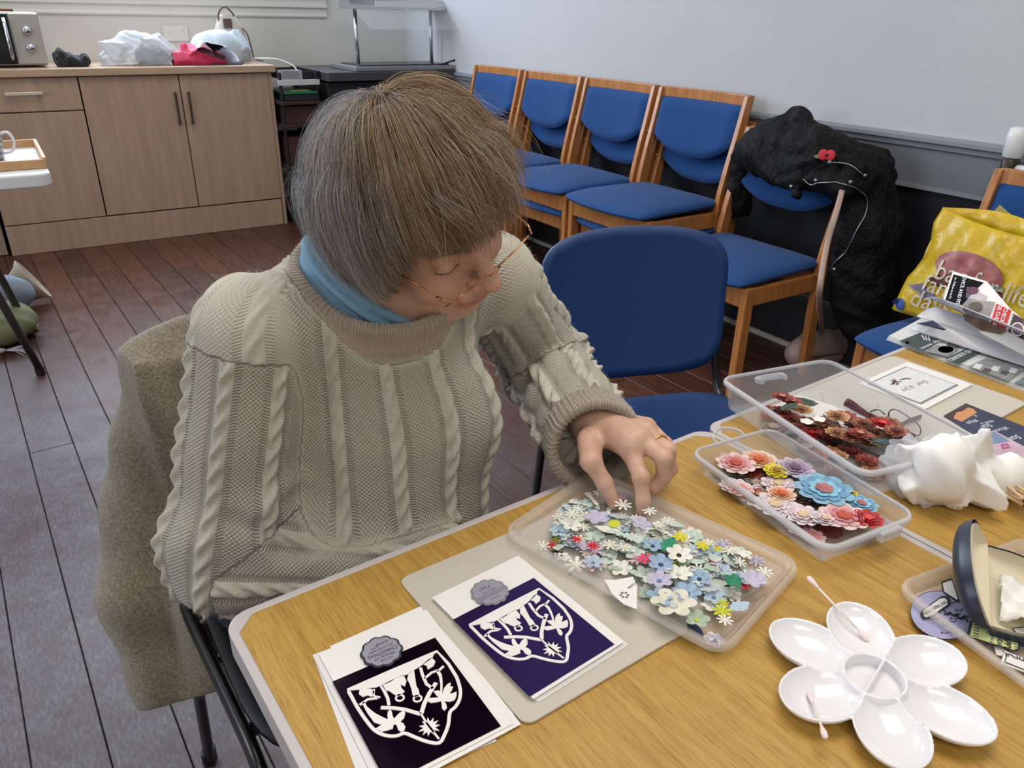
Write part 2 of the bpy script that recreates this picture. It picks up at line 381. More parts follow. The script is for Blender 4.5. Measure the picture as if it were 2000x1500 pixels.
for row in range(-34,26):
    px=row*PWd+.5*PWd; y=-4.9-random.random()*1.5
    while y<4.4:
        L=random.choice((2.8,3.6,4.2)); y1=min(y+L,4.6)
        cx,cy=math.cos(FR),math.sin(FR); c=Vector((Fc.x+px*cx-(y+y1)/2*cy,Fc.y+px*cy+(y+y1)/2*cx,0))
        pc=c.x*E1[0]+c.y*E1[1]; qc=c.x*E2[0]+c.y*E2[1]; hl=(y1-y)/2
        if LWp+.02<pc<RWp-.02 and qc-hl>FWq-1.4 and qc+hl<BW+1.2:
            q0=max(qc-hl,FWq+.01)-qc; q1=min(qc+hl,BW-.01)-qc
            if q1-q0>.1:
                mb=MB(); mb.box((0,(q0+q1)/2,-.011),(PWd-.0018,q1-q0-.003,.022))
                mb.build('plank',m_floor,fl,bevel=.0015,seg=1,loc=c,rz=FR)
        y=y1
# ================================================================== KITCHEN UNITS
def oak_lam(name,c1,c2,c3,scale=(14,14,1.2)):
    m=bpy.data.materials.new(name); m.use_nodes=True; t=NT(m)
    n=t.noise(t.coord('Object',scale),2.2,6,.62); t.link(t.ramp(n,[(.28,c1),(.5,c2),(.74,c3)]),t.bsdf.inputs['Base Color'])
    t.bsdf.inputs['Roughness'].default_value=.42; t.bump(n,.0003); return m
m_unit=oak_lam('washed_oak_laminate',C(156,131,112),C(167,142,122),C(178,153,133))
m_top=oak_lam('washed_oak_worktop',C(160,134,112),C(178,152,128),C(192,168,145),(1.2,14,14))
m_carc=mat('unit_carcass',C(150,130,112),.6); m_handle=mat('brushed_steel_handle',C(120,108,100),.32,1,); m_handle2=mat('satin_bar_handle',C(225,215,205),.3,.6)
q0=4.87; Q=lambda p,q,z:W(p,q,z)
un=thing('base_unit',W(.914,q0+.3,0),'double door oak laminate base unit with two upright bar handles','cabinet',RA)
def ub(c,d,**k): return MB().box(c,d)
MB().box((0,.01,.53),(.988,.56,.73)).build('carcass',m_carc,un)
for sx,hs in ((-.25,.235-.01),(.25,-.235+.01)):
    d=ub((sx,-.291,.531),(.494,.018,.73)).build('door',m_unit,un,bevel=.0015)
    mb=MB(); hx=sx+(.215 if sx<0 else -.215); mb.box((hx,-.325,.722),(.014,.008,.175)); mb.box((hx,-.312,.8),(.012,.024,.01)); mb.box((hx,-.312,.645),(.012,.024,.01))
    mb.build('handle',m_handle,d,bevel=.002)
du=thing('base_unit',W(.164,q0+.3,0),'oak laminate base unit with one drawer above a door','cabinet',RA)
MB().box((0,.01,.53),(.488,.56,.73)).build('carcass',m_carc,du)
dr=ub((0,-.291,.815),(.492,.018,.162)).build('drawer',m_unit,du,bevel=.0015)
mb=MB(); mb.box((-.01,-.325,.823),(.165,.008,.016)); mb.box((-.08,-.312,.823),(.01,.024,.012)); mb.box((.06,-.312,.823),(.01,.024,.012)); mb.build('handle',m_handle2,dr,bevel=.002)
ub((0,-.291,.446),(.492,.018,.563)).build('door',m_unit,du,bevel=.0015)
ep=ub((0,0,0),(.02,.6,.898)).build('end_panel',m_unit,None,loc=W(1.423,q0+.3,.449),rz=RA,bevel=.001); tag(ep,'oak laminate end panel closing the right side of the base units','panel')
pl=ub((0,0,0),(1.49,.016,.158)).build('plinth',m_unit,None,loc=W(.663,q0+.008,.08),rz=RA,bevel=.001); tag(pl,'oak laminate plinth board under the base units','plinth')
ws=ub((0,0,0),(2.6,.625,.04)).build('worktop',m_top,None,loc=W(.155,q0+.287,.9195),rz=RA,bevel=.006,seg=3); tag(ws,'oak laminate worktop running over the base units','worktop')
un2=thing('base_unit',W(-.6,q0+.3,0),'white-fronted base unit beyond the drawer unit at the left edge','cabinet',RA)
MB().box((0,.01,.45),(1.0,.56,.89)).build('carcass',m_carc,un2); MB().box((0,-.285,.53),(.99,.018,.73)).build('door',mat('dark_gap_unit',C(60,52,48),.6),un2,bevel=.0015)
WT=.9395
def Wt(p,q,z=0): return W(p,q,WT+z)
# ---- microwave
mw=thing('microwave',Wt(.05,5.15),'stainless microwave oven with two round knobs on the worktop','microwave',RA)
m_ss=mat('microwave_steel',C(176,172,166),.35,.35); m_blk=mat('black_glass',C(16,20,26),.08); m_blkp=mat('black_plastic',C(22,22,24),.45)
MB().box((0,0,.135),(.5,.38,.25)).build('casing',m_ss,mw,bevel=.008,seg=2)
d=MB().box((-.06,-.196,.135),(.35,.012,.235)).build('door',m_blk,mw,bevel=.004)
MB().box((-.1,-.204,.135),(.22,.004,.15)).build('window_mesh',mat('oven_window',C(70,86,104),.15,.3),d)
mb=MB(); mb.tube([(.095,-.215,.04),(.095,-.225,.06),(.095,-.225,.21),(.095,-.215,.23)],.009,8); mb.build('door_handle',mat('chrome',C(225,228,232),.12,1),d,smooth=True)
MB().box((.185,-.196,.135),(.13,.01,.235)).build('control_panel',m_ss,mw,bevel=.003)
for z in (.175,.095):
    mb=MB(); mb.lathe([(.024,0),(.024,.004),(.019,.006),(.018,.022),(.015,.025),(0,.025)],20)
    mb.v=[(x+.185,-.201-z2,y+z) for x,y,z2 in mb.v]; mb.build('knob',MATS['chrome'],mw,smooth=True,label=None) if False else mb.build('knob',MATS['chrome'],mw,smooth=True)
mb=MB()
for sx in(-.2,.2):
    for sy in(-.14,.14): mb.tube([(sx,sy,0),(sx,sy,.012)],.014,8)
mb.build('feet',m_blkp,mw)
rd=thing('radio',Wt(-.03,5.17,.275),'small black radio lying on a wooden board on top of the microwave','radio',RA)
MB().box((-.02,0,.045),(.36,.16,.06)).build('casing',m_blkp,rd,bevel=.012,seg=3); MB().box((-.1,-.081,.045),(.12,.004,.04)).build('speaker_grille',mat('grille',C(50,50,52),.6),rd)
bd=MB().box((0,0,0),(.44,.3,.014)).build('wooden_board',mat('red_brown_board',C(110,66,44),.5,var=.2),None,loc=Wt(-.02,5.15,.267),rz=RA,bevel=.003); tag(bd,'reddish wooden board lying on top of the microwave','board')
# ---- soft heaps on the worktop
def heap(name,p,q,rx,ry,rz_,m,label,cat,seed,amp=.25,freq=30,parts=None,shape=None,n=None,pf=0):
    def fn(P):
        d=ellip(P,(0,0,rz_*.42),(rx,ry,rz_*.75))
        if shape: d=shape(P,d)
        d=d+amp*rz_*.35*(wob(P,freq,seed)+.5*wob(P[:,[1,2,0]],freq*2.1,seed*2.3))
        if pf: 
            for k in range(pf): d=np.minimum(d,poly(P,(rx*.6*math.cos(k*2.4+seed),ry*.5*math.sin(k*2.4+seed),rz_*(.3+.35*((k*7)%5)/5)),(rx*.62,ry*.6,rz_*.5),seed*10+k,12))
        d=d-.0025*crease(P,freq*2.6,seed)
        return np.maximum(d,-P[:,2])
    V,F=sn_mesh(fn,(-rx*1.4,-ry*1.4,-.01),(rx*1.4,ry*1.4,rz_*1.7),.006)
    o=np_mesh(name,V,F,m); o.location=Wt(p,q); o.rotation_euler=(0,0,RA); return tag(o,label,cat)
m_blkf=mat('black_cloth',C(14,14,18),.85,var=.3,vscale=30,sheen=.2)
heap('gloves',.41,4.98,.09,.07,.075,m_blkf,'crumpled black woollen gloves beside the microwave','gloves',1,amp=.7,freq=45,
  shape=lambda P,d:smin(smin(d+.02,ellip(P,(-.045,0,.045),(.032,.04,.04)),.01),ellip(P,(.04,-.01,.03),(.05,.05,.032)),.01))
def film(name,col,alpha,rough=.25,spec=.5):
    m=bpy.data.materials.new(name); m.use_nodes=True; t=NT(m); b=t.bsdf; b.inputs['Base Color'].default_value=col; b.inputs['Roughness'].default_value=rough; b.inputs['Specular IOR Level'].default_value=spec
    tr=t.node('ShaderNodeBsdfTransparent'); mx=t.node('ShaderNodeMixShader'); mx.inputs[0].default_value=alpha
    out=t.n['Material Output']; t.link(tr.outputs[0],mx.inputs[1]); t.link(b.outputs[0],mx.inputs[2]); t.link(mx.outputs[0],out.inputs['Surface']); MATS[name]=m; return m
m_cbag=film('clear_carrier_film',C(205,212,220),.5,.3)
heap('folded_cloth',.82,5.02,.09,.06,.085,mat('grey_blue_cloth',C(120,128,140),.9,var=.2),'grey folded cloth inside the clear carrier bag','cloth',5,amp=.3)
heap('carrier_bag',.76,5.03,.165,.105,.14,m_cbag,'crumpled clear plastic carrier bag on the worktop','bag',2,amp=.15,freq=26,pf=7,
  shape=lambda P,d:smin(d,ellip(P,(-.04,0,.10),(.05,.04,.07)),.05))
heap('bag',1.05,4.98,.1,.06,.075,mat('pink_bag',C(196,50,92),.5,var=.25,vscale=30),'crumpled bright pink bag between the clear carrier and the pale blue bag','bag',3,amp=.3,freq=30,pf=4,
  shape=lambda P,d:smin(d,ellip(P,(-.06,0,.085),(.018,.02,.035)),.02))
heap('shopping_bag',1.19,5.08,.155,.1,.15,mat('pale_blue_cloth',C(186,196,204),.8,var=.08,vscale=16,bump=.002,bscale=60),'pale blue fabric bag slumped in front of the upright handbag','bag',4,amp=.22,freq=13,pf=2)
fan=thing('paper_fan',Wt(1.20,4.935),'silvery grey pleated paper fan standing in front of the pale blue bag','fan',RA)
m_fan=mat('silver_fan',C(176,176,188),.45,.3)
for k in range(17):
    a=PI*(.06+.88*k/16); r=.072; mb=MB(); c,s=math.cos(a),math.sin(a); a2=a+.11; c2,s2=math.cos(a2),math.sin(a2)
    mb.add([(0,0,.006),(r*c,-.012,r*s+.006),(r*1.06*c2,.004,r*1.06*s2+.006),(0,.006,.006),(r*c,-.009,r*s+.006)],[(0,1,2),(3,2,4),(0,3,4,1)])
    mb.build('fan_leaf',m_fan,fan,solid=.0008)
MB().box((.0,0,.004),(.17,.05,.007)).build('fan_base',mat('dark_navy_card',C(44,48,66),.6),fan,bevel=.002)
# ---- upright handbag
hb=thing('handbag',Wt(1.315,5.25),'cream backpack handbag with a brown flap leaning on the wall','bag',RA)
m_cream=mat('cream_leather',C(186,178,168),.5,var=.05); m_brl=mat('brown_leather',C(92,66,58),.5)
pr=[(.0,.115,.06),(.08,.11,.06),(.17,.085,.05),(.24,.055,.035),(.262,.035,.02)]
mb=MB(); mb.grid([[(w*math.copysign(abs(math.cos(a))**.6,math.cos(a)),d*math.copysign(abs(math.sin(a))**.6,math.sin(a)),z) for z,w,d in pr] for a in [2*PI*k/24 for k in range(24)]],closeu=True)
mb.add([(pr[0][1]*math.cos(2*PI*k/24),pr[0][2]*math.sin(2*PI*k/24),0) for k in range(24)],[tuple(range(24))]); mb.add([(pr[-1][1]*math.cos(2*PI*k/24),pr[-1][2]*math.sin(2*PI*k/24),.264) for k in range(24)],[tuple(range(24))])
mb.build('body',m_cream,hb,smooth=True)
MB().box((-.012,-.045,.215),(.05,.02,.055)).build('flap',m_brl,hb,bevel=.006)
MB().tube(smooth_path([(-.055,-.02,.2),(-.05,-.02,.27),(-.01,-.02,.305),(.03,-.02,.27),(.035,-.02,.255)],6),.005,8).build('handle',m_brl,hb,smooth=True)
MB().tube(smooth_path([(.075,-.03,.19),(.1,-.04,.15),(.11,-.05,.08),(.12,-.06,.02),(.17,-.065,.006)],6),.006,8,flat=.5).build('strap',m_brl,hb,smooth=True)
sk=thing('power_socket',W(1.05,BW-.006,1.09),'white double power socket on the back wall behind the bags','socket',RA)
MB().box((0,0,0),(.146,.01,.086)).build('plate',m_white,sk,bevel=.003)
for x in(-.035,.035): MB().box((x,-.007,.02),(.012,.006,.018)).build('switch',m_white,sk,bevel=.001)
# ---- corner beside the units: dark cupboard, hot servery
cb=thing('servery_cupboard',W(2.155,5.1,0),'black cupboard carrying the steel heated gantry in the corner','cupboard',RA)
MB().box((0,.0,.42),(.84,.66,.84)).build('body',m_blkp,cb,bevel=.004); MB().box((0,-.03,.875),(.86,.72,.05)).build('counter',mat('dark_counter',C(62,62,66),.35),cb,bevel=.004)
for x in(-.215,.215): MB().box((x,-.338,.42),(.42,.014,.8)).build('door',m_blkp,cb,bevel=.003)
gt=thing('heated_gantry',W(2.27,4.95,.9),'stainless steel food warming gantry with two posts and a glass guard','food warmer',RA)
m_st=mat('stainless',C(190,190,192),.22,.9); m_st2=mat('stainless_dull',C(150,150,152),.4,.7)
mb=MB(); mb.box((.0,.0,.014),(.72,.42,.026)); mb.build('tray',m_st2,gt,bevel=.004)
MB().box((0,.0,.031),(.62,.32,.008)).build('well',mat('dark_well',C(70,70,74),.3,.6),gt,bevel=.002)
for x in(-.255,.265): MB().tube([(x,0,.02),(x,0,.345)],.0115,12).build('post',m_st,gt,smooth=True)
mb=MB(); prof=[(-.1,.345),(-.1,.37),(-.06,.405),(.06,.405),(.1,.37),(.1,.345)]
mb.grid([[(x,y,z) for y,z in prof+[prof[0]]] for x in(-.32,.33)]); n=6
mb.add([(-.32,y,z) for y,z in prof],[tuple(range(n))]); mb.add([(.33,y,z) for y,z in prof],[tuple(range(n))]); mb.build('hood',m_st,gt)
MB().box((.05,-.105,.375),(.42,.008,.032)).build('label_panel',mat('gantry_panel',C(206,208,210),.3),gt)
mgl=film('glass_guard_film',C(190,200,205),.16,.05)
mb=MB(); mb.add([(-.3,-.1,.345),(.33,-.1,.345),(.38,-.26,.235),(-.27,-.26,.235)],[(0,1,2,3)]); mb.build('glass_guard',mgl,gt,solid=.005)
mb=MB(); mb.tube(smooth_path([(.24,-.19,.03),(.3,-.2,.05),(.36,-.2,.06),(.4,-.18,.03),(.4,-.1,.02)],8),.006,8); o=mb.build('power_cable',m_blkp,gt,smooth=True)
# green-lidded box on shelf rack
rk=thing('shelf_rack',W(1.57,5.0,0),'dark shelf rack crammed between the units and the black cupboard','rack',RA)
for x,y in((-.11,-.2),(.11,-.2),(-.11,.2),(.11,.2)): MB().tube([(x,y,0),(x,y,.9)],.01,8).build('post',m_blkp,rk)
for z in(.09,.36,.60,.73): MB().box((0,0,z),(.25,.43,.02)).build('shelf',mat('dark_brown_shelf',C(52,34,28),.6),rk,bevel=.003)
MB().box((0,-.205,.845),(.25,.02,.03)).build('rail',mat('white_rail',C(190,190,192),.4),rk,bevel=.002)
gb=thing('storage_tub',W(1.58,4.98,.74),'dark storage tub with a green lid on the rack','tub',RA)
MB().box((0,0,.02),(.2,.36,.04)).build('body',mat('dark_tub',C(28,34,38),.4),gb,bevel=.005)
MB().box((0,0,.046),(.215,.375,.014)).build('lid',mat('green_lid',C(20,104,74),.35),gb,bevel=.004); MB().box((.01,-.08,.0545),(.12,.14,.002)).build('label',mat('lid_label',C(190,205,130),.5),gb)
bx=thing('black_crate',W(1.58,5.0,.9),'black crate of odds and ends beside the worktop end','crate',RA)
mb=MB(); mb.box((0,0,.004),(.24,.4,.008))
for x,y,w,d in((0,.2,.24,.008),(0,-.2,.24,.008),(.12,0,.008,.4),(-.12,0,.008,.4)): mb.box((x,y,.02),(w,d,.04))
mb.build('body',m_blkp,bx); bx.location.z=.862
ct=thing('clear_tub',W(1.53,4.86,.7555),'small clear plastic tub with clips on the rack in front of the green lid','tub',RA)
bx.location=W(1.6,5.05,.862)
mb=MB(); mb.prism(rounded(.13,.09,.015),0,.05); mb.build('body',film('clear_tub_film',C(200,205,208),.4,.1),ct); ct.location=W(1.53,4.83,.862-.0)
for k,(x,z,c) in enumerate(((1.53,.10,(150,150,152)),(1.58,.10,(190,190,190)),(1.64,.10,(120,124,128)))):
    b=MB().lathe([(.028,0),(.03,.01),(.03,.11),(.012,.13),(.012,.15),(0,.15)],16).build('bottle',mat('bottle_%d'%k,C(*c),.3),None,smooth=True,loc=W(x,4.86,z)); tag(b,['grey bottle on the bottom shelf nearest the units','white bottle in the middle of the bottom shelf','blue-grey bottle at the right of the bottom shelf'][k],'bottle')
for k,z in enumerate((.37,.61)):
    b=MB().box((0,0,.08 if k==0 else .05),(.2,.34,.16 if k==0 else .1)).build('cardboard_box',mat('brown_box_%d'%k,C(70,42,34),.7,var=.2),None,loc=W(1.57,5.0,z+.0),rz=RA,bevel=.003); tag(b,['deep brown box on the middle shelf of the rack','shallow brown box on the upper shelf of the rack'][k],'box')
mb=MB(); mb.tube(smooth_path([tuple(W(1.38,5.0,.97)),tuple(W(1.5,4.95,.965)),tuple(W(1.58,4.9,.93)),tuple(W(1.6,4.87,.88))],8),.004,8); tag(mb.build('white_cable',m_white,None,smooth=True),'thin white cable looping off the worktop end over the rack','cable')
# ================================================================== CHAIRS
def wood(name,c1,c2,rough=.4,scale=(3,3,30),coat=.2):
    m=bpy.data.materials.new(name); m.use_nodes=True; t=NT(m)
    n=t.noise(t.coord('Object',scale),3,5,.6); t.link(t.ramp(n,[(.3,c1),(.7,c2)]),t.bsdf.inputs['Base Color'])
    t.bsdf.inputs['Roughness'].default_value=rough; t.bsdf.inputs['Coat Weight'].default_value=coat; t.bump(n,.0003); MATS[name]=m; return m
m_beech=wood('varnished_beech',C(158,98,48),C(196,134,76),.32,(30,30,3))
def fabric(name,col,scale=900,dist=.0006):
    m=bpy.data.materials.new(name); m.use_nodes=True; t=NT(m); b=t.bsdf; b.inputs['Roughness'].default_value=.9; b.inputs['Sheen Weight'].default_value=.08
    n=t.noise(t.coord('Object'),scale,2); n2=t.noise(t.coord('Object'),6,3)
    c=t.ramp(n,[(.3,tuple(x*.8 for x in col[:3])+(1,)),(.7,tuple(min(1,x*1.15) for x in col[:3])+(1,))])
    t.link(t.mix(1,c,t.ramp(n2,[(.3,(.9,.9,.9,1)),(.7,(1.08,1.08,1.08,1))]),'MULTIPLY'),b.inputs['Base Color']); t.bump(n,dist); MATS[name]=m; return m
m_bluef=fabric('royal_blue_wool',C(4,66,128))
m_steelscrew=mat('screw_steel',C(180,170,150),.3,1)
def cushion(w,d,h,dome,nx=16,ny=16,curve=None,wtop=None,edge=.018):
    mb=MB(); 
    def pt(u,v,top):
        x=u*w/2; y=v*d/2; e=(1-abs(u)**6)*(1-abs(v)**6); z=(h*.5+dome*(1-u*u)*(1-v*v)*1.0)*e**.4 if top else -h*.5*e**.3
        k=curve(u,v) if curve else 0
        return (x*(1-.04*(abs(v)**8)),y*(1-.04*(abs(u)**8)),z+k)
    us=[math.sin(PI/2*(2*i/nx-1)) for i in range(nx+1)]; vs=[math.sin(PI/2*(2*i/ny-1)) for i in range(ny+1)]
    mb.grid([[pt(u,v,True) for v in vs] for u in us]); mb.grid([[pt(u,v,False) for v in vs][::-1] for u in us]); return mb
def wooden_chair(label,group,loc,rz):
    t=thing('wooden_chair',loc,label,'chair',rz,group)
    hw=.243
    for s in(-1,1):
        x=s*hw
        path=smooth_path([(x,.20,0),(x,.185,.22),(x,.185,.42),(x,.205,.55),(x,.24,.7),(x,.272,.85)],5)
        mb=MB(); V=[];N=len(path)
        for i,p in enumerate(path):
            f=i/(N-1); dw=.026-.004*f; dd=.048-.016*abs(f-.45)
            V+=[(p.x-dw/2,p.y-dd/2,p.z),(p.x+dw/2,p.y-dd/2,p.z),(p.x+dw/2,p.y+dd/2,p.z),(p.x-dw/2,p.y+dd/2,p.z)]
        F=[(i*4+k,i*4+(k+1)%4,i*4+4+(k+1)%4,i*4+4+k) for i in range(N-1) for k in range(4)]+[(3,2,1,0),(N*4-4,N*4-3,N*4-2,N*4-1)]
        mb.add(V,F); mb.build('back_post',m_beech,t,bevel=.003)
        MB().box((x,-.19,.205),(.03,.042,.41)).build('leg',m_beech,t,bevel=.005)
        MB().box((x,-.002,.375),(.022,.36,.062)).build('side_rail',m_beech,t,bevel=.003)
    P=[]
    for i in range(9):
        u=-1+i/4; x=u*hw; y=.272+.022*(1-u*u); P.append([(x,y-.014,.812),(x,y-.013,.85),(x,y+.012,.852),(x,y+.013,.812),(x,y-.014,.812)])
    MB().grid(P).build('top_rail',m_beech,t,bevel=.002)
    MB().box((0,-.195,.372),(.46,.022,.068)).build('front_rail',m_beech,t,bevel=.003)
    MB().box((0,.18,.372),(.46,.02,.06)).build('rear_rail',m_beech,t,bevel=.003)
    # back pad: straight top, U-shaped lower edge, curved round the sitter
    mb=MB(); G0=[];G1=[]
    nx=18;nz=12
    for i in range(nx+1):
        u=-1+2*i/nx; zt=.812; zb=.585+.075*abs(u)**2.6; a=[];b=[]
        for j in range(nz+1):
            v=j/nz; z=zb+(zt-zb)*v; x=u*(hw-.014); yb=.205+(z-.55)/.3*.067+.022*(1-u*u)
            e=min(1,(1-abs(u)**8)*(1-abs(2*v-1)**8))**.5
            a.append((x,yb-.008-.024*e,z)); b.append((x,yb+.002+.008*e,z))
        G0.append(a);G1.append(b[::-1])
    mb.grid(G0);mb.grid(G1); mb.build('back_pad',m_bluef,t,smooth=True)
    mb=cushion(.50,.455,.04,.022,curve=lambda u,v:-.012*max(0,-v-.4)-.01*(1-u*u)*(.3+.0*v)+(.006 if v>0 else 0)*v)
    mb.v=[(x*(1+.03*(-y/.22)),y-.02-.03*(1-(x/.25)**2)*(1 if y<-.1 else 0)*max(0,(-y-.1)/.13),z+.432) for x,y,z in mb.v]
    mb.build('seat_cushion',m_bluef,t,smooth=True)
    for s in(-1,1): MB().sphere((s*(hw+.014),.232,.66),.007,8,6).build('screw',m_steelscrew,t,smooth=True)
    return t
CR=RA-PI/2
rowq=(2.43,2.965,3.505,4.05); nm=('nearest stack, next to the coat chair','second stack from the coat chair','third stack from the coat chair','farthest stack, beside the servery')
c0=None
for k,q in enumerate(rowq):
    for lev in(0,1):
        loc=W(2.235+(0 if lev else .055),q+(0 if lev else -.012),.105 if lev else 0)
        lab='blue padded wooden chair, %s, %s'%('upper one' if lev else 'lower one',nm[k])
        if c0 is None: c0=wooden_chair(lab,'stacked wooden chairs along the wall',loc,CR); 
        else: dup(c0,loc,CR,lab)
dup(c0,W(2.20,1.885,0),CR,'blue padded wooden chair with a black coat thrown over its back','single wooden chairs by the wall')
dup(c0,W(2.12,.90,0),CR-.03,'blue padded wooden chair at the right edge with a yellow carrier bag on its seat','single wooden chairs by the wall')
# ---------------------------------------------------------------- plastic chairs
m_bluep=mat('blue_polypropylene',C(24,58,112),.45,var=.04,vscale=4,bump=.0002,bscale=900); m_tube=mat('black_epoxy_tube',C(14,14,16),.3,spec=.6)
def plastic_chair(label,loc,rz,group,m_bluep=None):
    m_bluep=m_bluep or MATS['blue_polypropylene']
    t=thing('stacking_chair',loc,label,'chair',rz,group)
    # back shell
    G=[];nx=24;nz=16
    for i in range(nx+1):
        a=[]
        for j in range(nz+1):
            u=-1+2*i/nx; v=-1+2*j/nz
            # squircle outline
            k=max(abs(u),abs(v)); 
            if k>0:
                r=(abs(u/k)**5+abs(v/k)**5)**(1/5); uu=u/r; vv=v/r
            else: uu=vv=0
            hwid=.215+.006*vv; x=uu*hwid; zc=.645+.152*vv+.018*(1-uu*uu)*(1 if vv>0 else -.7)*abs(vv)
            y=.205+.055*(zc-.45)/.35+.035*(1-uu*uu)*1.0-.012*vv*vv
            a.append((x,y,zc))
        G.append(a)
    MB().grid(G).build('backrest',m_bluep,t,smooth=True,solid=.008,offset=0)
    G=[]
    for i in range(nx+1):
        a=[]
        for j in range(nz+1):
            u=-1+2*i/nx; v=-1+2*j/nz; k=max(abs(u),abs(v)); r=(abs(u/k)**5+abs(v/k)**5)**.2 if k>0 else 1; uu=u/r;vv=v/r
            z=.445-.018*(1-uu*uu)*(1-vv*vv)-.03*max(0,-vv-.6)**1.5*2+.006*abs(uu)**3
            a.append((uu*.215*(1-.04*vv),vv*.2-.01,z))
        G.append(a)
    MB().grid(G).build('seat',m_bluep,t,smooth=True,solid=.008,offset=0)
    for s in(-1,1):
        x=s*.225
        MB().tube(smooth_path([(x,.24,0),(x,.2,.2),(x,.15,.40),(x,.13,.425)],5),.0165,10,flat=.55,up=(0,1,0)).build('leg',m_tube,t,smooth=True)
        MB().tube(smooth_path([(x,-.235,0),(x,-.21,.22),(x,-.19,.38),(x,-.16,.422),(x,-.08,.428),(x,.1,.428),(x,.14,.428)],5),.0165,10,flat=.55,up=(0,1,0)).build('leg',m_tube,t,smooth=True)
        MB().tube(smooth_path([(x*.93,.02,.42),(x*.93,.16,.425),(x*.93,.212,.46),(x*.9,.238,.56),(x*.84,.262,.66),(x*.8,.278,.72)],5),.012,10,flat=.62,up=(1,0,0)).build('back_tube',m_tube,t,smooth=True)
    for y in(-.12,.1): MB().tube([(-.225,y,.422),(.225,y,.422)],.009,8).build('cross_bar',m_tube,t)
    for x,y in((-.225,.24),(.225,.24),(-.225,-.235),(.225,-.235)): MB().tube([(x,y,0),(x,y*.995,.03)],.016,10,flat=.7).build('foot_cap',m_blkp,t)
    return t
pc=plastic_chair('empty blue plastic stacking chair pulled up to the far table edge',(0.325,1.37,0),.24,'blue plastic stacking chairs')
hc=plastic_chair('black stacking chair the woman sits on, with a wool cardigan over its back',TW(.25,-.255,0),TB,None,mat('black_polypropylene',C(20,20,24),.5))
# ================================================================== TABLES
def oak_table_mat():
    m=bpy.data.materials.new('yellow_oak_laminate'); m.use_nodes=True; t=NT(m)
    g=t.noise(t.coord('Object',(38,2.2,1)),5,6,.62); f=t.noise(t.coord('Object',(260,7,1)),4,3,.7)
    c=t.ramp(g,[(.25,C(168,127,58)),(.5,C(188,149,72)),(.78,C(202,165,88))])
    d=t.ramp(f,[(.38,(.60,.52,.42,1)),(.47,(1,1,1,1))]); t.link(t.mix(.75,c,d,'MULTIPLY'),t.bsdf.inputs['Base Color'])
    t.bsdf.inputs['Roughness'].default_value=.38; t.bump(f,.00015); return m
m_oak=oak_table_mat(); m_edge=mat('grey_table_edging',C(196,190,190),.35)
def table(label,loc,rz,w,l,group,legs=True):
    t=thing('folding_table',loc,label,'table',rz,group)
    # local: x along the sitter's edge, -y away from her; chamfered corners
    def outl(i,r):
        a=i; return [(a+r,-a),(w-a-r,-a),(w-a,-a-r),(w-a,-l+a+r),(w-a-r,-l+a),(a+r,-l+a),(a,-l+a+r),(a,-a-r)]
    ot=[]
    # rounded outer corners
    def rnd(i,r,n=6):
        out=[]
        for cx,cy,a0 in ((w-i-r,-i-r,0),(i+r,-i-r,PI/2),(i+r,-l+i+r,PI),(w-i-r,-l+i+r,1.5*PI)):
            for k in range(n+1): a=a0+PI/2*k/n; out.append((cx+r*math.cos(a),cy+r*math.sin(a)))
        return out
    MB().prism(rnd(.009,.001,1),TZ-.024,TZ-.0006).build('core_board',m_oak,t) if False else None
    MB().prism([(.0085+.018,-.0085),(w-.0085-.018,-.0085),(w-.0085,-.0265),(w-.0085,-l+.0265),(w-.0265,-l+.0085),(.0265,-l+.0085),(.0085,-l+.0265),(.0085,-.0265)][::-1],TZ-.022,TZ).build('tabletop',m_oak,t)
    o=rnd(0,.024); i_=outl(.0086,.018)[:0]
    mb=MB(); inn=[(w-.0265,-.0085),(w-.0265,-.0085)]
    N=len(o); inner=[]
    corners=[((w-.0085,-.0265),(w-.0265,-.0085)),((.0265,-.0085),(.0085,-.0265)),((.0085,-l+.0265),(.0265,-l+.0085)),((w-.0265,-l+.0085),(w-.0085,-l+.0265))]
    for a,b in corners:
        for k in range(7): f=k/6; inner.append((a[0]+(b[0]-a[0])*f,a[1]+(b[1]-a[1])*f))
    V=[(x,y,TZ+.0008) for x,y in o]+[(x,y,TZ+.0008) for x,y in inner]+[(x,y,TZ-.026) for x,y in o]+[(x,y,TZ-.026) for x,y in inner]
    F=[]
    for k in range(N):
        j=(k+1)%N; F+=[(k,j,N+j,N+k),(2*N+k,2*N+j,j,k),(3*N+k,3*N+j,2*N+j,2*N+k),(N+k,N+j,3*N+j,3*N+k)]
    mb.add(V,F); mb.build('edging',m_edge,t,bevel=.0012,seg=2)
    for x in(.07,w-.07):
        for y in(-.12,-l+.12): MB().tube([(x,y,0),(x,y,TZ-.026)],.014,10).build('leg',m_tube,t,smooth=True)
    for x in(.07,w-.07): MB().box((x,-l/2,TZ-.045),(.03,l-.2,.035)).build('frame_rail',m_tube,t)
    return t
tb1=table('near oak-topped folding table with the palette and the shield cards',Vector((TO[0],TO[1],0)),TB,.6475,1.25,'pair of oak-topped tables pushed together')
p=TW(.6484,-.003,0)
tb2=table('far oak-topped folding table with the leaflets and newspaper',p,TB+.003,.66,1.25,'pair of oak-topped tables pushed together')
def tl(s,t,z=0): return TW(s,t,TZ+z)
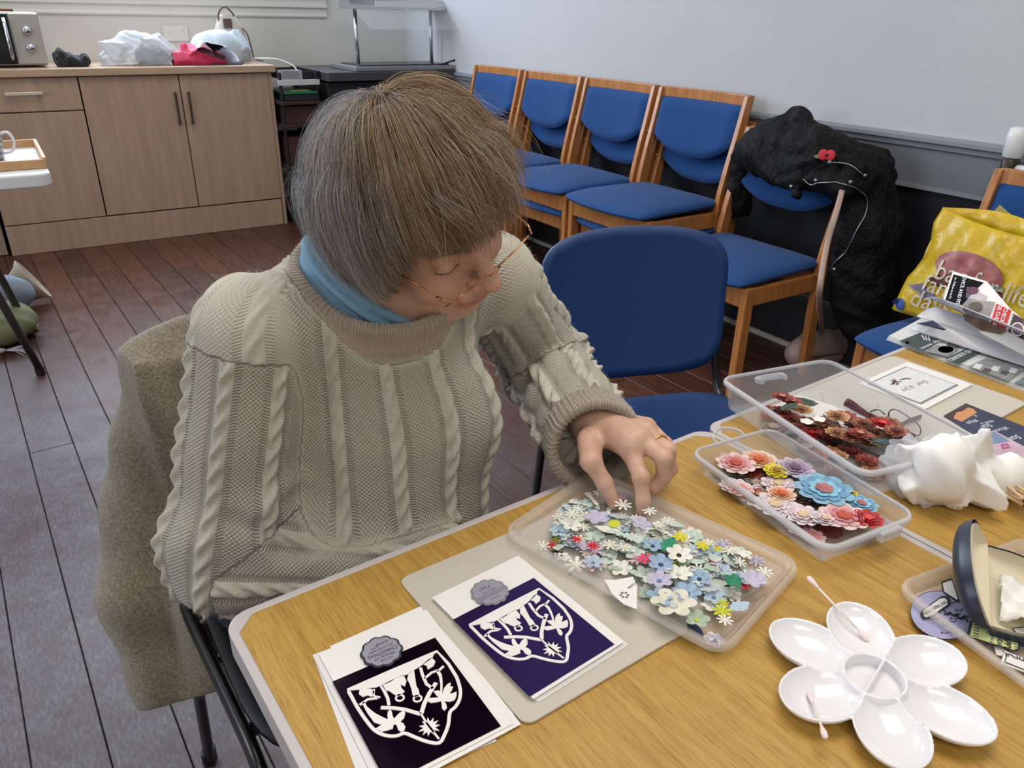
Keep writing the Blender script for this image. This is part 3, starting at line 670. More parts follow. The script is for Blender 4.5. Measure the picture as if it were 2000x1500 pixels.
def slab_px(name,pts,z,th,m,parent=None,bevel=0,label=None,cat=None,group=None):
    P=[at(x,y,z) for x,y in pts]; c=sum(P,Vector())/len(P)
    if parent is None: org=Vector((c.x,c.y,z))
    mb=MB()
    if parent is not None: P2=relative(parent,P); mb.prism([(p.x,p.y) for p in P2],P2[0].z,P2[0].z+th); o=mb.build(name,m,parent,bevel=bevel)
    else: mb.prism([(p.x-c.x,p.y-c.y) for p in P],0,th); o=mb.build(name,m,None,loc=org,bevel=bevel); tag(o,label,cat,group)
    return o
def slab_t(name,s0,s1,t0,t1,z,th,m,r=.006,rot=0,label=None,cat=None,parent=None):
    c=tl((s0+s1)/2,(t0+t1)/2,z); mb=MB(); mb.prism(rounded(s1-s0,t1-t0,r),0,th); o=mb.build(name,m,parent,loc=c,rz=TB+rot,bevel=min(.0008,th*.3)); return tag(o,label,cat) if parent is None else o
m_mat=mat('beige_craft_mat',C(200,194,180),.5,var=.02); m_paper=mat('white_card',C(240,238,236),.55); m_paper2=mat('white_card_shade',C(228,226,226),.55)
slab_t('craft_mat',.1575,.4545,.0445,.2545,.0002,.003,m_mat,.01,-.0,'pale beige craft mat under the shallow lid and a purple card','mat')
slab_t('craft_mat',.803,1.10,.008,.218,.0002,.003,mat('grey_beige_craft_mat',C(206,200,190),.5,var=.02),.012,0,'pale beige craft mat on the far table under the framed-verse card','mat')
# ---------------------------------------------------------------- shield cards
CARD_O=(-.0715,.5636); CA_=.6741
def cl(zx,zy):   # traced point of the nearer purple card -> card-local metres
    w=at(850+zx/4.838,1090+zy/4.838,TZ+.005); dx,dy=w.x-CARD_O[0],w.y-CARD_O[1]
    return (dx*math.cos(CA_)+dy*math.sin(CA_), -dx*math.sin(CA_)+dy*math.cos(CA_))
def band(pts,wd,closed=False):
    P=[Vector((*cl(*p),0)) for p in pts]; N=len(P); L=[];Rr=[]
    for i in range(N):
        a=P[(i-1)%N] if (closed or i>0) else P[i]; b=P[(i+1)%N] if (closed or i<N-1) else P[i]
        d=(b-a).normalized(); n=Vector((-d.y,d.x,0))*wd/2; L.append(P[i]+n); Rr.append(P[i]-n)
    return L,Rr,N
def band_mesh(mb,pts,wd,z,th,closed=False):
    L,Rr,N=band(pts,wd,closed); V=[(p.x,p.y,z) for p in L]+[(p.x,p.y,z) for p in Rr]+[(p.x,p.y,z+th) for p in L]+[(p.x,p.y,z+th) for p in Rr]
    F=[]
    for i in range(N if closed else N-1):
        j=(i+1)%N; F+=[(2*N+i,3*N+i,3*N+j,2*N+j),(i,2*N+i,2*N+j,j),(3*N+i,N+i,N+j,3*N+j)]
    mb.add(V,F)
def poly_mesh(mb,pts,z,th):
    P=[cl(*p) for p in pts]; mb.prism(P,z,z+th)
shield=[(325,660),(655,484),(982,316),(1110,405),(1210,500),(1270,590),(1288,665),(1272,725),(1240,768),(1256,860),(1250,935),(1225,1003),(1120,1000),(1010,975),(915,952),(850,978),(760,980),(660,950),(560,880),(450,785),(380,715)]
def cutout():
    mb=MB(); z,th=.0045,.0006; b=lambda p,w=.0024,c=False:band_mesh(mb,p,w,z,th,c); q=lambda p:poly_mesh(mb,p,z,th)
    b([tuple(p[:2]) for p in smooth_path([(x,y,0) for x,y in shield[4:]+shield[:1]],3)]+shield[1:5],.0028)
    q([(340,664),(660,494),(965,335),(960,365),(930,380),(905,410),(880,440),(850,462),(835,470),(800,505),(760,520),(700,545),(672,572),(640,590),(600,605),(560,625),(520,632),(470,640),(430,650),(360,662)])
    q([(600,605),(700,545),(760,515),(800,560),(800,600),(760,590),(775,615),(812,640),(770,680),(735,670),(680,645),(640,640)])
    q([(835,470),(860,520),(895,590),(925,620),(945,655),(915,680),(885,660),(860,615),(830,575),(800,545),(800,500)])
    q([(425,655),(470,640),(520,640),(560,660),(545,700),(510,690),(470,705),(430,685)]); q([(900,425),(960,370),(995,395),(990,430),(950,460),(930,430)])
    b([(597,608),(640,650),(685,700),(715,755)],.0026); b([(650,775),(760,770),(860,775),(1000,800)],.0032); b([(1005,795),(1005,720),(1022,640),(1052,555)],.0034)
    b([(885,450),(920,505),(975,570),(1040,600)],.0026); b([(465,768),(520,720),(600,705)],.0022); b([(620,700),(560,690),(545,640)],.0018)
    b([(945,530),(990,480),(1050,455),(1075,425)],.0022); b([(1000,795),(1080,870),(1215,975)],.0016)
    for cx,cy in((786,690),(936,685)): b([(cx+34*math.cos(a),cy+24*math.sin(a)) for a in [2*PI*k/12 for k in range(12)]],.0016,True)
    def leafy(cx,cy,angs,L):
        for a,l in zip(angs,L):
            c,s=math.cos(a),math.sin(a); pts=[]
            for k in range(7): f=k/6; w=(.28 if k%2 else .14)*math.sin(PI*min(.97,f*.85+.15))*l; pts.append((cx+c*l*f-s*w*1.0,cy+s*l*f*.85+c*w*.85))
            for k in range(6,-1,-1): f=k/6; w=(.28 if k%2 else .14)*math.sin(PI*min(.97,f*.85+.15))*l; pts.append((cx+c*l*f+s*w,cy+s*l*f*.85-c*w*.85))
            q(pts)
    q([(500,740),(530,775),(575,800),(620,822),(690,846),(740,860),(725,830),(720,800),(735,785),(755,800),(770,830),(790,850),(815,810),(845,785),(870,800),(872,840),(850,870),(880,880),(905,905),(905,935),(880,945),(850,930),(830,900),(812,890),(800,900),(805,925),(770,940),(720,955),(690,945),(660,935),(700,905),(680,900),(630,890),(605,868),(560,832),(520,795),(480,750)])
    q([(1040,455),(1080,490),(1105,545),(1122,600),(1130,640),(1133,590),(1150,560),(1175,545),(1180,575),(1205,575),(1200,610),(1190,630),(1215,625),(1245,610),(1255,640),(1250,675),(1215,690),(1180,690),(1165,690),(1190,710),(1205,740),(1190,760),(1165,745),(1150,710),(1140,690),(1110,700),(1060,710),(1030,700),(1030,675),(1070,670),(1110,665),(1080,645),(1050,620),(1090,612),(1108,618),(1090,560),(1060,505),(1025,470)])
    pts=[]
    for k in range(22):
        a=2*PI*k/22; r=(88 if k%2 else 48)*(1.1 if k in(1,9,15) else 1); pts.append((1105+r*math.cos(a),890+r*.82*math.sin(a)))
    q(pts)
    return mb
cut_mb=cutout(); cut_mesh=None
m_purA=mat('purple_mirror_card',C(52,36,98),.16,.55); m_purB=mat('dark_purple_mirror_card',C(26,10,32),.1,.6)
m_silv=mat('silver_lilac_card',C(172,172,188),.3,.3); m_silv2=mat('grey_silver_card',C(150,150,160),.35,.3); m_ink=mat('dark_ink',C(46,48,60),.6); m_inkg=mat('grey_ink',C(96,98,112),.6)
def scallop(cx,cy,r,n,amp,k=6): return [(cx+(r*(1+amp*abs(math.sin(n*a/2))))*math.cos(a),cy+(r*(1+amp*abs(math.sin(n*a/2))))*math.sin(a)) for a in [2*PI*i/(n*k) for i in range(n*k)]]
def shield_card(loc,rz,label,purple,style,extra):
    t=thing('greeting_card',loc,label,'card',rz,None)
    w,h=.1035,.1495
    for i,(dx,dy,a) in enumerate(extra):
        mb=MB(); mb.prism([(x*math.cos(a)-y*math.sin(a)+dx,x*math.sin(a)+y*math.cos(a)+dy) for x,y in ((0,0),(0,-h),(w,-h),(w,0))],i*.0007,i*.0007+.0005); mb.build('card_leaf',m_paper if i%2 else m_paper2,t)
    mb=MB(); mb.prism([(0,0),(0,-h),(w,-h),(w,0)],.003,.0036); mb.build('card_front',m_paper,t)
    mb=MB(); poly_mesh(mb,[(170,602),(930,207),(1690,835),(890,1330)],.0036,.0007); mb.build('mirror_panel',purple,t)
    cm=MB(); cm.v=list(cut_mb.v);cm.f=list(cut_mb.f);cm.m=list(cut_mb.m); cm.build('shield_cutout',m_paper,t)
    bx,by=cl(515,350); 
    n=12 if style else 10
    mb=MB(); mb.prism(scallop(bx,by,.0168,n,.10),.0046,.0056); bg=mb.build('badge',m_silv2 if style else m_ink,t)
    mb=MB(); mb.prism(scallop(bx,by,.0150,n,.10),.0056,.006); mb.build('badge_face',m_silv,bg)
    T=lambda s,dy,sz,m,sx=1,sh=0,dx=0: text(s,bg,Matrix.Translation((bx+dx,by+dy,.0061))@Matrix.Rotation(PI,4,'Z'),sz,m,ext=.00005,sx=sx,shear=sh)
    if style:
        T('The Most',-.0095,.0028,m_inkg); mb=MB(); mb.box((bx,by-.0035,.00615),(.030,.0052,.0003)); mb.build('badge_band',m_silv2,bg)
        text('Wonderful',bg,Matrix.Translation((bx,by-.0035,.0064))@Matrix.Rotation(PI,4,'Z'),.0056,m_silv,ext=.00005)
        T('TIME OF THE',.0012,.0026,m_inkg); T('Year',.0068,.0072,m_inkg,1,.35)
    else:
        T('LET THE',-.0105,.0030,m_ink); T('Miracle OF',-.0066,.0042,m_ink,1,.3); T('CHRISTMAS',-.0018,.0052,m_ink,1.0); T('FILL YOUR HEART',.0028,.0028,m_ink); T('WITH',.0062,.0026,m_ink,1,0,-.004); T('Love',.0078,.0056,m_ink,1,.35,.004)
    return t
shield_card(Vector((CARD_O[0],CARD_O[1],TZ+.0034)),CA_,'greeting card with a white shield cut-out on bright purple, lying on the craft mat',m_purA,1,[(.003,-.003,.0),(.002,-.001,0)])
shield_card(Vector((-.1625,.4945,TZ+.0003)),.575,'greeting card with a white shield cut-out on near-black purple, lying on bare table',m_purB,0,[(-.004,.004,-.09),(.012,.005,.045),(-.0045,-.001,-.02),(.004,-.004,.01)])
# ---------------------------------------------------------------- shallow lid with die-cut flowers
def plast(name,col,alpha,rough=.22): return film(name,col,alpha,rough)
m_lidp=plast('frosted_lid_plastic',C(236,228,222),.26,.3); m_boxp=plast('clear_box_plastic',C(224,226,232),.17,.12); m_boxr=plast('clear_box_rim',C(226,228,236),.5,.15)
def tray(name,loc,rz,w,l,h,label,cat,m,mr,th=.0016,r=.02,rim=.007,group=None,flare=.004,step=True):
    t=thing(name,loc,label,cat,rz,group)
    prof=[(0,.0),(h*.0+0,.0)]
    rings=[]
    def ring(ex,z): return [(x,y,z) for x,y in rounded(w+2*ex,l+2*ex,r+ex,5)]
    inn=[ring(-flare-.012,.002),ring(-flare-.003,.003),ring(-flare,.008),ring(0,h)]
    mb=MB(); P=inn; n=len(P[0])
    V=[p for g in P for p in g]; F=[(i*n+k,i*n+(k+1)%n,(i+1)*n+(k+1)%n,(i+1)*n+k) for i in range(len(P)-1) for k in range(n)]; F.append(tuple(range(n)))
    mb.add(V,F); mb.build('tray_body',m,t,smooth=False,solid=th,offset=-1)
    mb=MB(); P=[ring(0,h-.001),ring(.001,h+.0015),ring(rim*.6,h+.0015),ring(rim,h-.001),ring(rim,h-.005),ring(rim-.001,h-.005),ring(rim-.0015,h-.001),ring(.001,h-.0008)]
    V=[p for g in P for p in g]; F=[(i*n+k,i*n+(k+1)%n,((i+1)%len(P))*n+(k+1)%n,((i+1)%len(P))*n+k) for i in range(len(P)) for k in range(n)]
    mb.add(V,F); mb.build('rim',mr,t,smooth=True); return t
LC=(.3865,.1555); LR=-.222     # centre and turn of the lid in the table frame
lid=tray('flower_tray',tl(LC[0],LC[1],.0034),TB+.222,.157,.248,.011,'shallow frosted lid full of die-cut paper flowers','tray',m_lidp,m_lidp,r=.016,rim=.006)
lid.rotation_euler[2]=TB+.222
LM=Matrix.Translation(lid.location)@Matrix.Rotation(lid.rotation_euler[2],4,'Z'); LMi=LM.inverted()
def outline_flower(n,r,ri,wid,k=7):
    out=[]
    for p in range(n):
        for i in range(k):
            f=i/(k-1); a=2*PI*(p+.5*wid*(2*f-1))/n; rr=ri+(r-ri)*math.sin(PI*(.08+.84*f))**.55; out.append((rr*math.cos(a),rr*math.sin(a)))
        if wid<.95: a=2*PI*(p+.5)/n; out.append((ri*math.cos(a),ri*math.sin(a)))
    return out
def leafo(L,wd,n=8,tooth=0):
    a=[(L*(2*i/n-1),wd*math.sin(PI*i/n)*(1+tooth*(i%2))) for i in range(n+1)]; return a+[(x,-y) for x,y in a[-2:0:-1]]
def fern(L):
    pts=[]; n=5
    for i in range(n): x=-L+2*L*i/n; pts+=[(x,.0006),(x+.10*L,.32*L*(1-.5*i/n)),(x+.26*L,.0006)]
    pts.append((L,0)); return pts+[(x,-y) for x,y in pts[::-1][1:]]
pm={k:mat('paper_'+k,C(*v),.7) for k,v in dict(white=(236,236,228),cream=(228,224,208),pink=(220,190,204),lilac=(196,192,214),blue=(182,202,218),skyblue=(160,186,212),mint=(200,218,208),sage=(178,196,178),green=(48,140,108),yellow=(224,214,40),black=(42,48,40),red=(214,40,60),magenta=(224,84,124),purple=(84,58,140),navy=(60,74,110),grey=(196,204,204),slate=(110,130,170),lime=(206,212,60)).items()}
def mk_shape(kind,r):
    return {'daisy8':lambda:outline_flower(8,r,r*.24,.62),'daisy7':lambda:outline_flower(7,r,r*.3,.66),'petal5':lambda:outline_flower(5,r,r*.35,.96),'petal6':lambda:outline_flower(6,r,r*.4,.98),
      'leaf':lambda:leafo(r,r*.42),'tooth':lambda:leafo(r,r*.5,9,.35),'fern':lambda:fern(r),'disc':lambda:[(r*math.cos(2*PI*k/16),r*math.sin(2*PI*k/16)) for k in range(16)]}[kind]()
SH={}
catname=dict(daisy8='eight-petal daisy',daisy7='seven-petal daisy',petal5='five-petal blossom',petal6='six-petal blossom',leaf='leaf',tooth='jagged leaf',fern='fern sprig',disc='round disc')
def diecut(kind,colr,r,x,y,z,rz,tilt,parent_M,group,label,centre=None,where='in the shallow lid'):
    key=(kind,colr,round(r,4),centre)
    if key not in SH:
        mb=MB(); o=mk_shape(kind,r); n=len(o)
        cup=.18 if kind in('petal5','petal6') else .08
        V=[(0,0,0)]+[(a*.5,b*.5,-cup*r*.3) for a,b in o]+[(a,b,cup*r*1.1*(1 if kind.startswith(('p','d')) and kind!='disc' else 0)) for a,b in o]
        F=[(0,1+i,1+(i+1)%n) for i in range(n)]+[(1+i,1+n+i,1+n+(i+1)%n,1+(i+1)%n) for i in range(n)]
        mats=[pm[colr]]; mb.add(V,F)
        if centre: mb.sphere((0,0,.0004),(r*.2,r*.2,.0012),10,4,1); mats.append(pm[centre]); 
        mb.m=mb.m
        ob=mb.build('paper_flower',mats); me=ob.data; SH[key]=me; bpy.data.objects.remove(ob)
    ob=bpy.data.objects.new('paper_leaf' if kind in('leaf','tooth','fern') else 'paper_flower',SH[key]); COL.objects.link(ob)
    ob.matrix_world=parent_M@Matrix.Translation((x,y,z))@Matrix.Rotation(rz,4,'Z')@Matrix.Rotation(tilt,4,'X')
    tag(ob,label or ('%s cut paper %s %s'%(colr.replace('skyblue','sky blue'),catname[kind],where)),'paper leaf' if kind in('leaf','tooth','fern') else 'paper flower',group)
    return ob
def lidp(zx,zy,z): # point of the zoomed crop -> lid-local
    w=at(980+zx/3.448,920+zy/3.448,TZ+.0034+z); return LMi@w
GL='die-cut paper flowers in the shallow lid'
rr=random.Random(5)
filler=[('daisy8','white',.0078,None,44),('daisy7','cream',.008,None,22),('petal5','mint',.011,'sage',12),('leaf','mint',.014,None,14),('fern','sage',.015,None,20),('petal6','blue',.011,'slate',9),('petal5','grey',.010,None,12),
  ('tooth','grey',.013,None,10),('petal5','lilac',.009,'grey',5),('fern','mint',.017,None,14),('petal6','white',.012,'grey',12),('daisy8','lilac',.009,None,5),('leaf','skyblue',.012,None,7),('daisy7','pink',.009,None,6),('petal5','white',.0075,None,20),
  ('daisy8','yellow',.007,None,4),('tooth','sage',.013,None,8),('petal6','skyblue',.012,'navy',4),('fern','white',.014,None,14)]
where_n=0
allf=[]
for kind,colr,r,cen,n in filler: allf+=[(kind,colr,r,cen)]*n
rr.shuffle(allf)
lay=0
for i,(kind,colr,r,cen) in enumerate(allf):
    for _ in range(30):
        # pile runs along the far two thirds of the lid
        zx=rr.uniform(380,1820); u=(zx-380)/1440
        zc=330+520*u; half=190+110*math.sin(PI*min(1,max(0,u)))
        zy=rr.gauss(zc+20,half*.62)
        p=lidp(zx,zy,.004)
        if abs(p.x)<.066-r*.6 and abs(p.y)<.112-r*.6: break
    dens=math.exp(-((zy-zc)/half)**2)
    diecut(kind,colr,r*rr.uniform(.85,1.15) if False else r,p.x,p.y,.0035+.011*dens*i/len(allf)+.001,rr.uniform(0,6.28),rr.uniform(-.3,.3),LM,GL,None,cen)
spec=[('daisy8','white',240,470,.0088,None),('daisy8','black',335,515,.0085,None),('daisy8','black',375,385,.006,None),('disc','purple',430,395,.006,None),('daisy8','red',335,440,.006,None),('daisy8','red',505,470,.006,None),('daisy8','red',612,520,.0075,None),
 ('daisy7','white',420,635,.0125,None),('daisy8','pink',575,660,.0135,None),('petal6','blue',505,715,.010,'slate'),('petal5','white',345,580,.0075,None),('daisy8','white',275,598,.007,None),('tooth','green',1125,495,.014,None),('daisy7','yellow',1200,452,.0085,None),('daisy7','yellow',1350,520,.008,None),
 ('disc','lime',755,375,.0065,None),('daisy7','magenta',965,595,.0095,None),('petal6','skyblue',1070,640,.0135,'navy'),('petal6','skyblue',1245,840,.0135,'navy'),('petal6','white',1190,590,.0135,'black'),('petal6','white',1190,700,.0135,'grey'),('petal6','lilac',1060,750,.013,'slate'),
 ('petal6','cream',1110,965,.021,'grey'),('petal6','lilac',1690,760,.013,None),('daisy8','lime',1490,893,.006,None),('daisy7','lime',1480,955,.0095,None),('daisy8','red',1625,790,.007,None),('daisy8','white',1765,705,.0085,None),('tooth','blue',1635,930,.012,None),('petal5','lilac',1450,1092,.0088,'navy'),
 ('disc','purple',1370,1180,.0068,None),('petal5','white',1316,1196,.0085,None),('leaf','navy',1190,1135,.014,None),('petal5','skyblue',940,980,.0125,'navy'),('daisy8','white',815,245,.0105,None),('daisy8','white',990,290,.0085,None),('daisy8','white',1120,340,.008,None),('daisy8','white',1065,372,.0065,None),
 ('daisy8','white',510,270,.0075,None),('daisy8','white',470,312,.0085,None),('daisy8','white',430,345,.007,None),('daisy8','white',905,330,.007,None),('petal5','lilac',640,335,.013,None),('petal5','lilac',935,380,.0105,'grey'),('fern','white',610,190,.014,None),('daisy8','white',655,160,.0075,None),
 ('leaf','white',720,410,.016,None),('fern','mint',820,450,.02,None),('daisy8','white',1390,485,.0075,None),('daisy8','yellow',1455,535,.005,None),('daisy8','white',1515,1030,.0078,None),('petal5','green',1560,770,.010,None),('petal5','sage',1310,1010,.012,'lime')]
pos=['near the lid corner by the woman','in the left part of the lid','in the middle of the lid','in the right part of the lid','at the lid corner by the palette']
for i,(kind,colr,zx,zy,r,cen) in enumerate(spec):
    p=lidp(zx,zy,.016); p.x=max(-.068,min(.068,p.x)); p.y=max(-.113,min(.113,p.y))
    edge=zx<460 or zy>1050
    diecut(kind,colr,r,p.x,p.y,(.0045 if edge else .0165+.0012*(i%4)),rr.uniform(0,6.28),rr.uniform(-.12,.12),LM,GL,'%s paper %s lying on top %s'%(colr.replace('skyblue','sky blue'),catname[kind],pos[min(4,int((zx-200)/340))]),cen)
# tag-shaped offcut reading With Love
p=lidp(800,800,.02); tg=thing('paper_tag',LM@Vector((p.x,p.y,.0150)),'pointed white paper tag printed with a grey flower and the words With Love','tag',0)
mb=MB(); P=[LM@lidp(*q,.02) for q in((693,705),(770,707),(885,685),(913,745),(913,903),(825,870),(745,800))]; P=[(q.x-tg.location.x,q.y-tg.location.y) for q in P]; mb.prism(P,0,.0004); mb.build('tag_sheet',m_paper,tg)
q=LM@lidp(828,820,.018)-tg.location
for k in range(6): a=k*PI/3; mb=MB(); mb.sphere((q.x+.0034*math.cos(a),q.y+.0034*math.sin(a),.0005),(.0014,.0014,.0002),8,4); mb.build('printed_petal',mat('print_mauve',C(120,96,116),.6),tg)
a0=at(980+935/3.448,920+705/3.448,TZ+.024); a1=at(980+865/3.448,920+755/3.448,TZ+.024); a=math.atan2((a1-a0).y,(a1-a0).x); q=(a0+a1)/2-tg.location
text('With Love',tg,Matrix.Translation((q.x,q.y,.0007))@Matrix.Rotation(a,4,'Z'),.0046,m_ink,ext=.00005)
# ================================================================== MORE THINGS ON THE TABLES
def rzof(M): return M.to_euler().z
# ---- clear craft boxes
def craft_box(loc,rz,w,l,h,label,seed,handle):
    t=tray('craft_box',loc,rz,w,l,h,label,'box',m_boxp,m_boxr,r=.016,rim=.005,flare=.006,th=.0014)
    mb=MB(); 
    if handle:
        pts=[(-.022,0,0),(-.02,.014,.004),(0,.024,.006),(.02,.014,.004),(.022,0,0)]
        path=[(x+handle[0],l/2+.002+y,h-.003+z) for x,y,z in pts]; mb.tube(smooth_path(path,5),.0035,6,flat=.5,up=(0,0,1)); mb.build('handle',m_boxr,t,smooth=True)
    for s in (-1,): 
        mb=MB(); mb.box((handle[1] if handle else 0,s*(l/2+.006),h-.006),(.03,.008,.012)); mb.build('clasp',m_boxr,t,bevel=.002)
    return t
B1=craft_box(tl(.5925,.181,.0003),TB-.145,.128,.207,.031,'smaller clear plastic craft box holding large printed peony cut-outs',1,(.0,.02))
B2=craft_box(tl(.766,.124,.0036),TB-.235,.188,.262,.046,'larger clear plastic craft box holding red and brown flower cut-outs',2,None)
B2.location=tl(.766,.124,.0034)
mb=MB(); mb.tube(smooth_path([(-.02,.131,.030),(-.022,.145,.026),(.0,.150,.024),(.022,.145,.026),(.02,.131,.030)],4),.005,6,flat=.5,up=(0,0,1)); mb.build('handle',m_boxr,B2,smooth=True); 
# printed layered flowers
def peony_mesh(r,cols,seed,n=9,layers=4):
    R_=random.Random(seed); mb=MB(); mats=[]
    for L in range(layers):
        rr_=r*(1-.23*L); mats.append(cols[min(L,len(cols)-1)]); nn=n-L
        off=R_.random()*3; o=[]
        for k in range(nn*6):
            a=2*PI*k/(nn*6)+off; o.append((rr_*(.80+.2*abs(math.sin(nn*(a-off)/2))**.6)*math.cos(a),rr_*(.80+.2*abs(math.sin(nn*(a-off)/2))**.6)*math.sin(a)))
        m_=len(o); z=L*.0006; V=[(0,0,z+.0002)]+[(x*.55,y*.55,z-.0002) for x,y in o]+[(x,y,z+.0007+(.0006 if (i//3)%2 else 0)) for i,(x,y) in enumerate(o)]
        F=[(0,1+i,1+(i+1)%m_) for i in range(m_)]+[(1+i,1+m_+i,1+m_+(i+1)%m_,1+(i+1)%m_) for i in range(m_)]; mb.add(V,F,L)
    ob=mb.build('paper_flower',mats); me=ob.data; bpy.data.objects.remove(ob); return me
def PC(n,r,g,b,v=.18):
    return mat('print_'+n,C(r,g,b),.38,var=v,vscale=180)
pk=[PC('pink_a',232,206,206),PC('pink_b',222,172,174),PC('pink_c',206,134,138),PC('pink_d',190,80,60)]
pe=[PC('peach_a',232,204,184),PC('peach_b',222,170,140),PC('peach_c',210,134,92),PC('peach_d',200,90,40)]
bl=[PC('blue_a',140,184,208),PC('blue_b',112,162,196),PC('blue_c',140,196,224),PC('blue_d',170,110,110)]
wt=[PC('pale_a',226,214,218),PC('pale_b',214,198,208),PC('pale_c',224,206,212),PC('pale_d',220,196,160)]
li=[PC('lil_a',204,192,208),PC('lil_b',178,162,186),PC('lil_c',150,130,158),PC('lil_d',110,80,110)]
rd_=[PC('red_a',190,44,44),PC('red_b',160,36,36),PC('red_c',160,16,26),PC('red_d',220,70,60)]
yl=[PC('yel_a',216,200,40),PC('yel_b',226,212,70),PC('yel_c',200,170,30),PC('yel_d',150,120,30)]
br=[PC('brn_a',146,92,70),PC('brn_b',170,110,80),PC('brn_c',120,60,44),PC('brn_d',90,36,28)]
rs=[PC('ros_a',146,62,56),PC('ros_b',160,84,72),PC('ros_c',118,42,38),PC('ros_d',190,134,106)]
tn=[PC('tan_a',204,164,124),PC('tan_b',186,136,96),PC('tan_c',150,100,66),PC('tan_d',110,66,40)]
gy=[PC('taupe_a',150,136,128),PC('taupe_b',120,104,98),PC('taupe_c',170,150,142),PC('taupe_d',90,76,70)]
gn=[PC('dgreen_a',62,80,66),PC('dgreen_b',84,104,80)]; tl_=[PC('teal_a',78,96,100),PC('teal_b',100,120,122)]
def leafmesh(L,cols):
    mb=MB(); o=leafo(L,L*.34,9,.18); mb.add([(x,y,0) for x,y in o],[tuple(range(len(o)))]); mb.add([(-L,0,.0004),(L*.9,.0012,.0004),(L*.9,-.0012,.0004)],[(0,1,2)],1)
    ob=mb.build('leaf',cols); me=ob.data; bpy.data.objects.remove(ob); return me
def put(me,M,x,y,z,rz,tilt,label,cat,group):
    o=bpy.data.objects.new('paper_leaf' if 'leaf' in cat else 'paper_flower',me); COL.objects.link(o)
    o.matrix_world=M@Matrix.Translation((x,y,z))@Matrix.Rotation(rz,4,'Z')@Matrix.Rotation(tilt,4,'X'); return tag(o,label,cat,group)
def bm_(o): return Matrix.Translation(o.location)@Matrix.Rotation(o.rotation_euler[2],4,'Z')
def box_spec(B,spec,group,zoom,wx,wy,zlev,fill=()):
    M=bm_(B); Mi=M.inverted()
    for i in range(fill[0] if fill else 0):
        cols,nm_=fill[1][i%len(fill[1])]; r=fill[2]*rr.uniform(.8,1.2); x0,x1,y0,y1=fill[3]; x=rr.uniform(x0,x1); y=rr.uniform(y0,y1)
        lab='%s printed %s at the bottom of the %s pile'%(nm_,'leaf' if len(cols)==2 else 'bloom','peony' if B is B1 else 'red and brown')
        put(leafmesh(r,cols) if len(cols)==2 else peony_mesh(r,cols,i+50,9,3),M,x,y,.0022+.0002*i,rr.uniform(0,6.28),0,lab,'paper leaf' if len(cols)==2 else 'paper flower',group)
    for i,(cols,zx,zy,r,lab) in enumerate(spec):
        w=at(zoom[0]+zx/zoom[2],zoom[1]+zy/zoom[2],B.location.z+zlev); p=Mi@w
        p.x=max(-wx+r*.8,min(wx-r*.8,p.x)); p.y=max(-wy+r*.8,min(wy-r*.8,p.y))
        r*=1.18 if B is B1 else 1.3
        if len(cols)==2: put(leafmesh(r,cols),M,p.x,p.y,.0035+.0009*i,rr.uniform(0,6.28),rr.uniform(-.05,.05),lab,'paper leaf',group)
        else: put(peony_mesh(r,cols,i),M,p.x,p.y,.0032+.0009*i,rr.uniform(0,6.28),rr.uniform(-.06,.06),lab,'paper flower',group)
Z1=(1300,650,3.333)
s1=[(gn,420,950,.024,'dark green printed leaf under the pale pink bloom in the smaller box'),(gn,560,960,.02,'dark green printed leaf beside the yellow bloom'),(wt,600,1060,.02,'pale bloom above the orange rosebud'),(li,720,920,.017,'lilac bloom in the middle row of the smaller box'),
 (gy,1070,1000,.022,'taupe bloom behind the big blue peony'),(wt,350,1040,.016,'pale bloom at the left wall of the smaller box'),(rs,600,1070,.012,'dusty red bloom left of the orange rosebud'),(pk,480,1035,.014,'small pink bloom in the lower left of the smaller box'),
 (wt,540,800,.02,'pale bloom at the back left of the smaller box'),(wt,730,1010,.018,'pale lilac-white bloom left of the blue peony'),(pk,1180,1080,.017,'soft pink bloom between the two blue ones'),(gn,1220,1180,.02,'dark green printed leaf below the soft pink bloom'),
 (pe,600,865,.020,'peach carnation in the back row'),(pk,420,870,.021,'large pale pink bloom nearest the back left corner'),(yl,715,945,.014,'bright yellow bloom in the back row of the smaller box'),(li,880,915,.020,'lilac carnation in the back row'),(wt,690,1180,.021,'large white bloom against the front wall'),
 (wt,880,1250,.017,'white bloom beside the large white one at the front wall'),(pe,740,1115,.0145,'orange rosebud left of the big blue peony'),(yl,1250,1098,.008,'small yellow bloom near the right end'),(bl,1335,1160,.0155,'smaller sky blue bloom at the right end'),(wt,1020,1290,.014,'pale bloom under the pink peony'),
 (pk,1140,1280,.0225,'large pink peony at the front right'),(rd_,1290,1300,.0145,'glossy red bloom in the front right corner'),(bl,1010,1110,.028,'big sky blue peony in the centre of the smaller box')]
box_spec(B1,s1,'printed blooms in the smaller craft box',Z1,.056,.096,.006,(30,[(wt,'pale'),(gn,'dark green'),(pk,'pink'),(wt,'pale'),(rs,'dusty red'),(gy,'taupe'),(gn,'dark green'),(li,'lilac')],.015,(-.040,.040,-.080,.078)))
s2=[]
base=[(700,490,rs),(780,540,tn),(850,560,br),(920,600,tn),(990,570,gn),(1080,570,tl_),(690,550,rs),(960,660,rd_),(1060,620,br),(1130,670,tn),(1230,620,br),(1330,670,rs),(1400,690,rs),(1210,700,br),(1050,690,rs),(1300,740,br),(1380,750,tn),(1460,720,tn),(1520,750,br),(880,490,gn),(810,500,rs),
      (1000,640,br),(1160,610,rs),(1270,660,br),(1440,660,br),(1100,730,tn),(1180,760,br),(1340,790,gn),(1420,800,tl_),(900,560,gn),(740,510,rs),(1240,760,rs),(1500,780,gn),(1380,700,rd_),(860,610,tn),(1090,660,tn),(780,600,gn),(1470,770,br)]
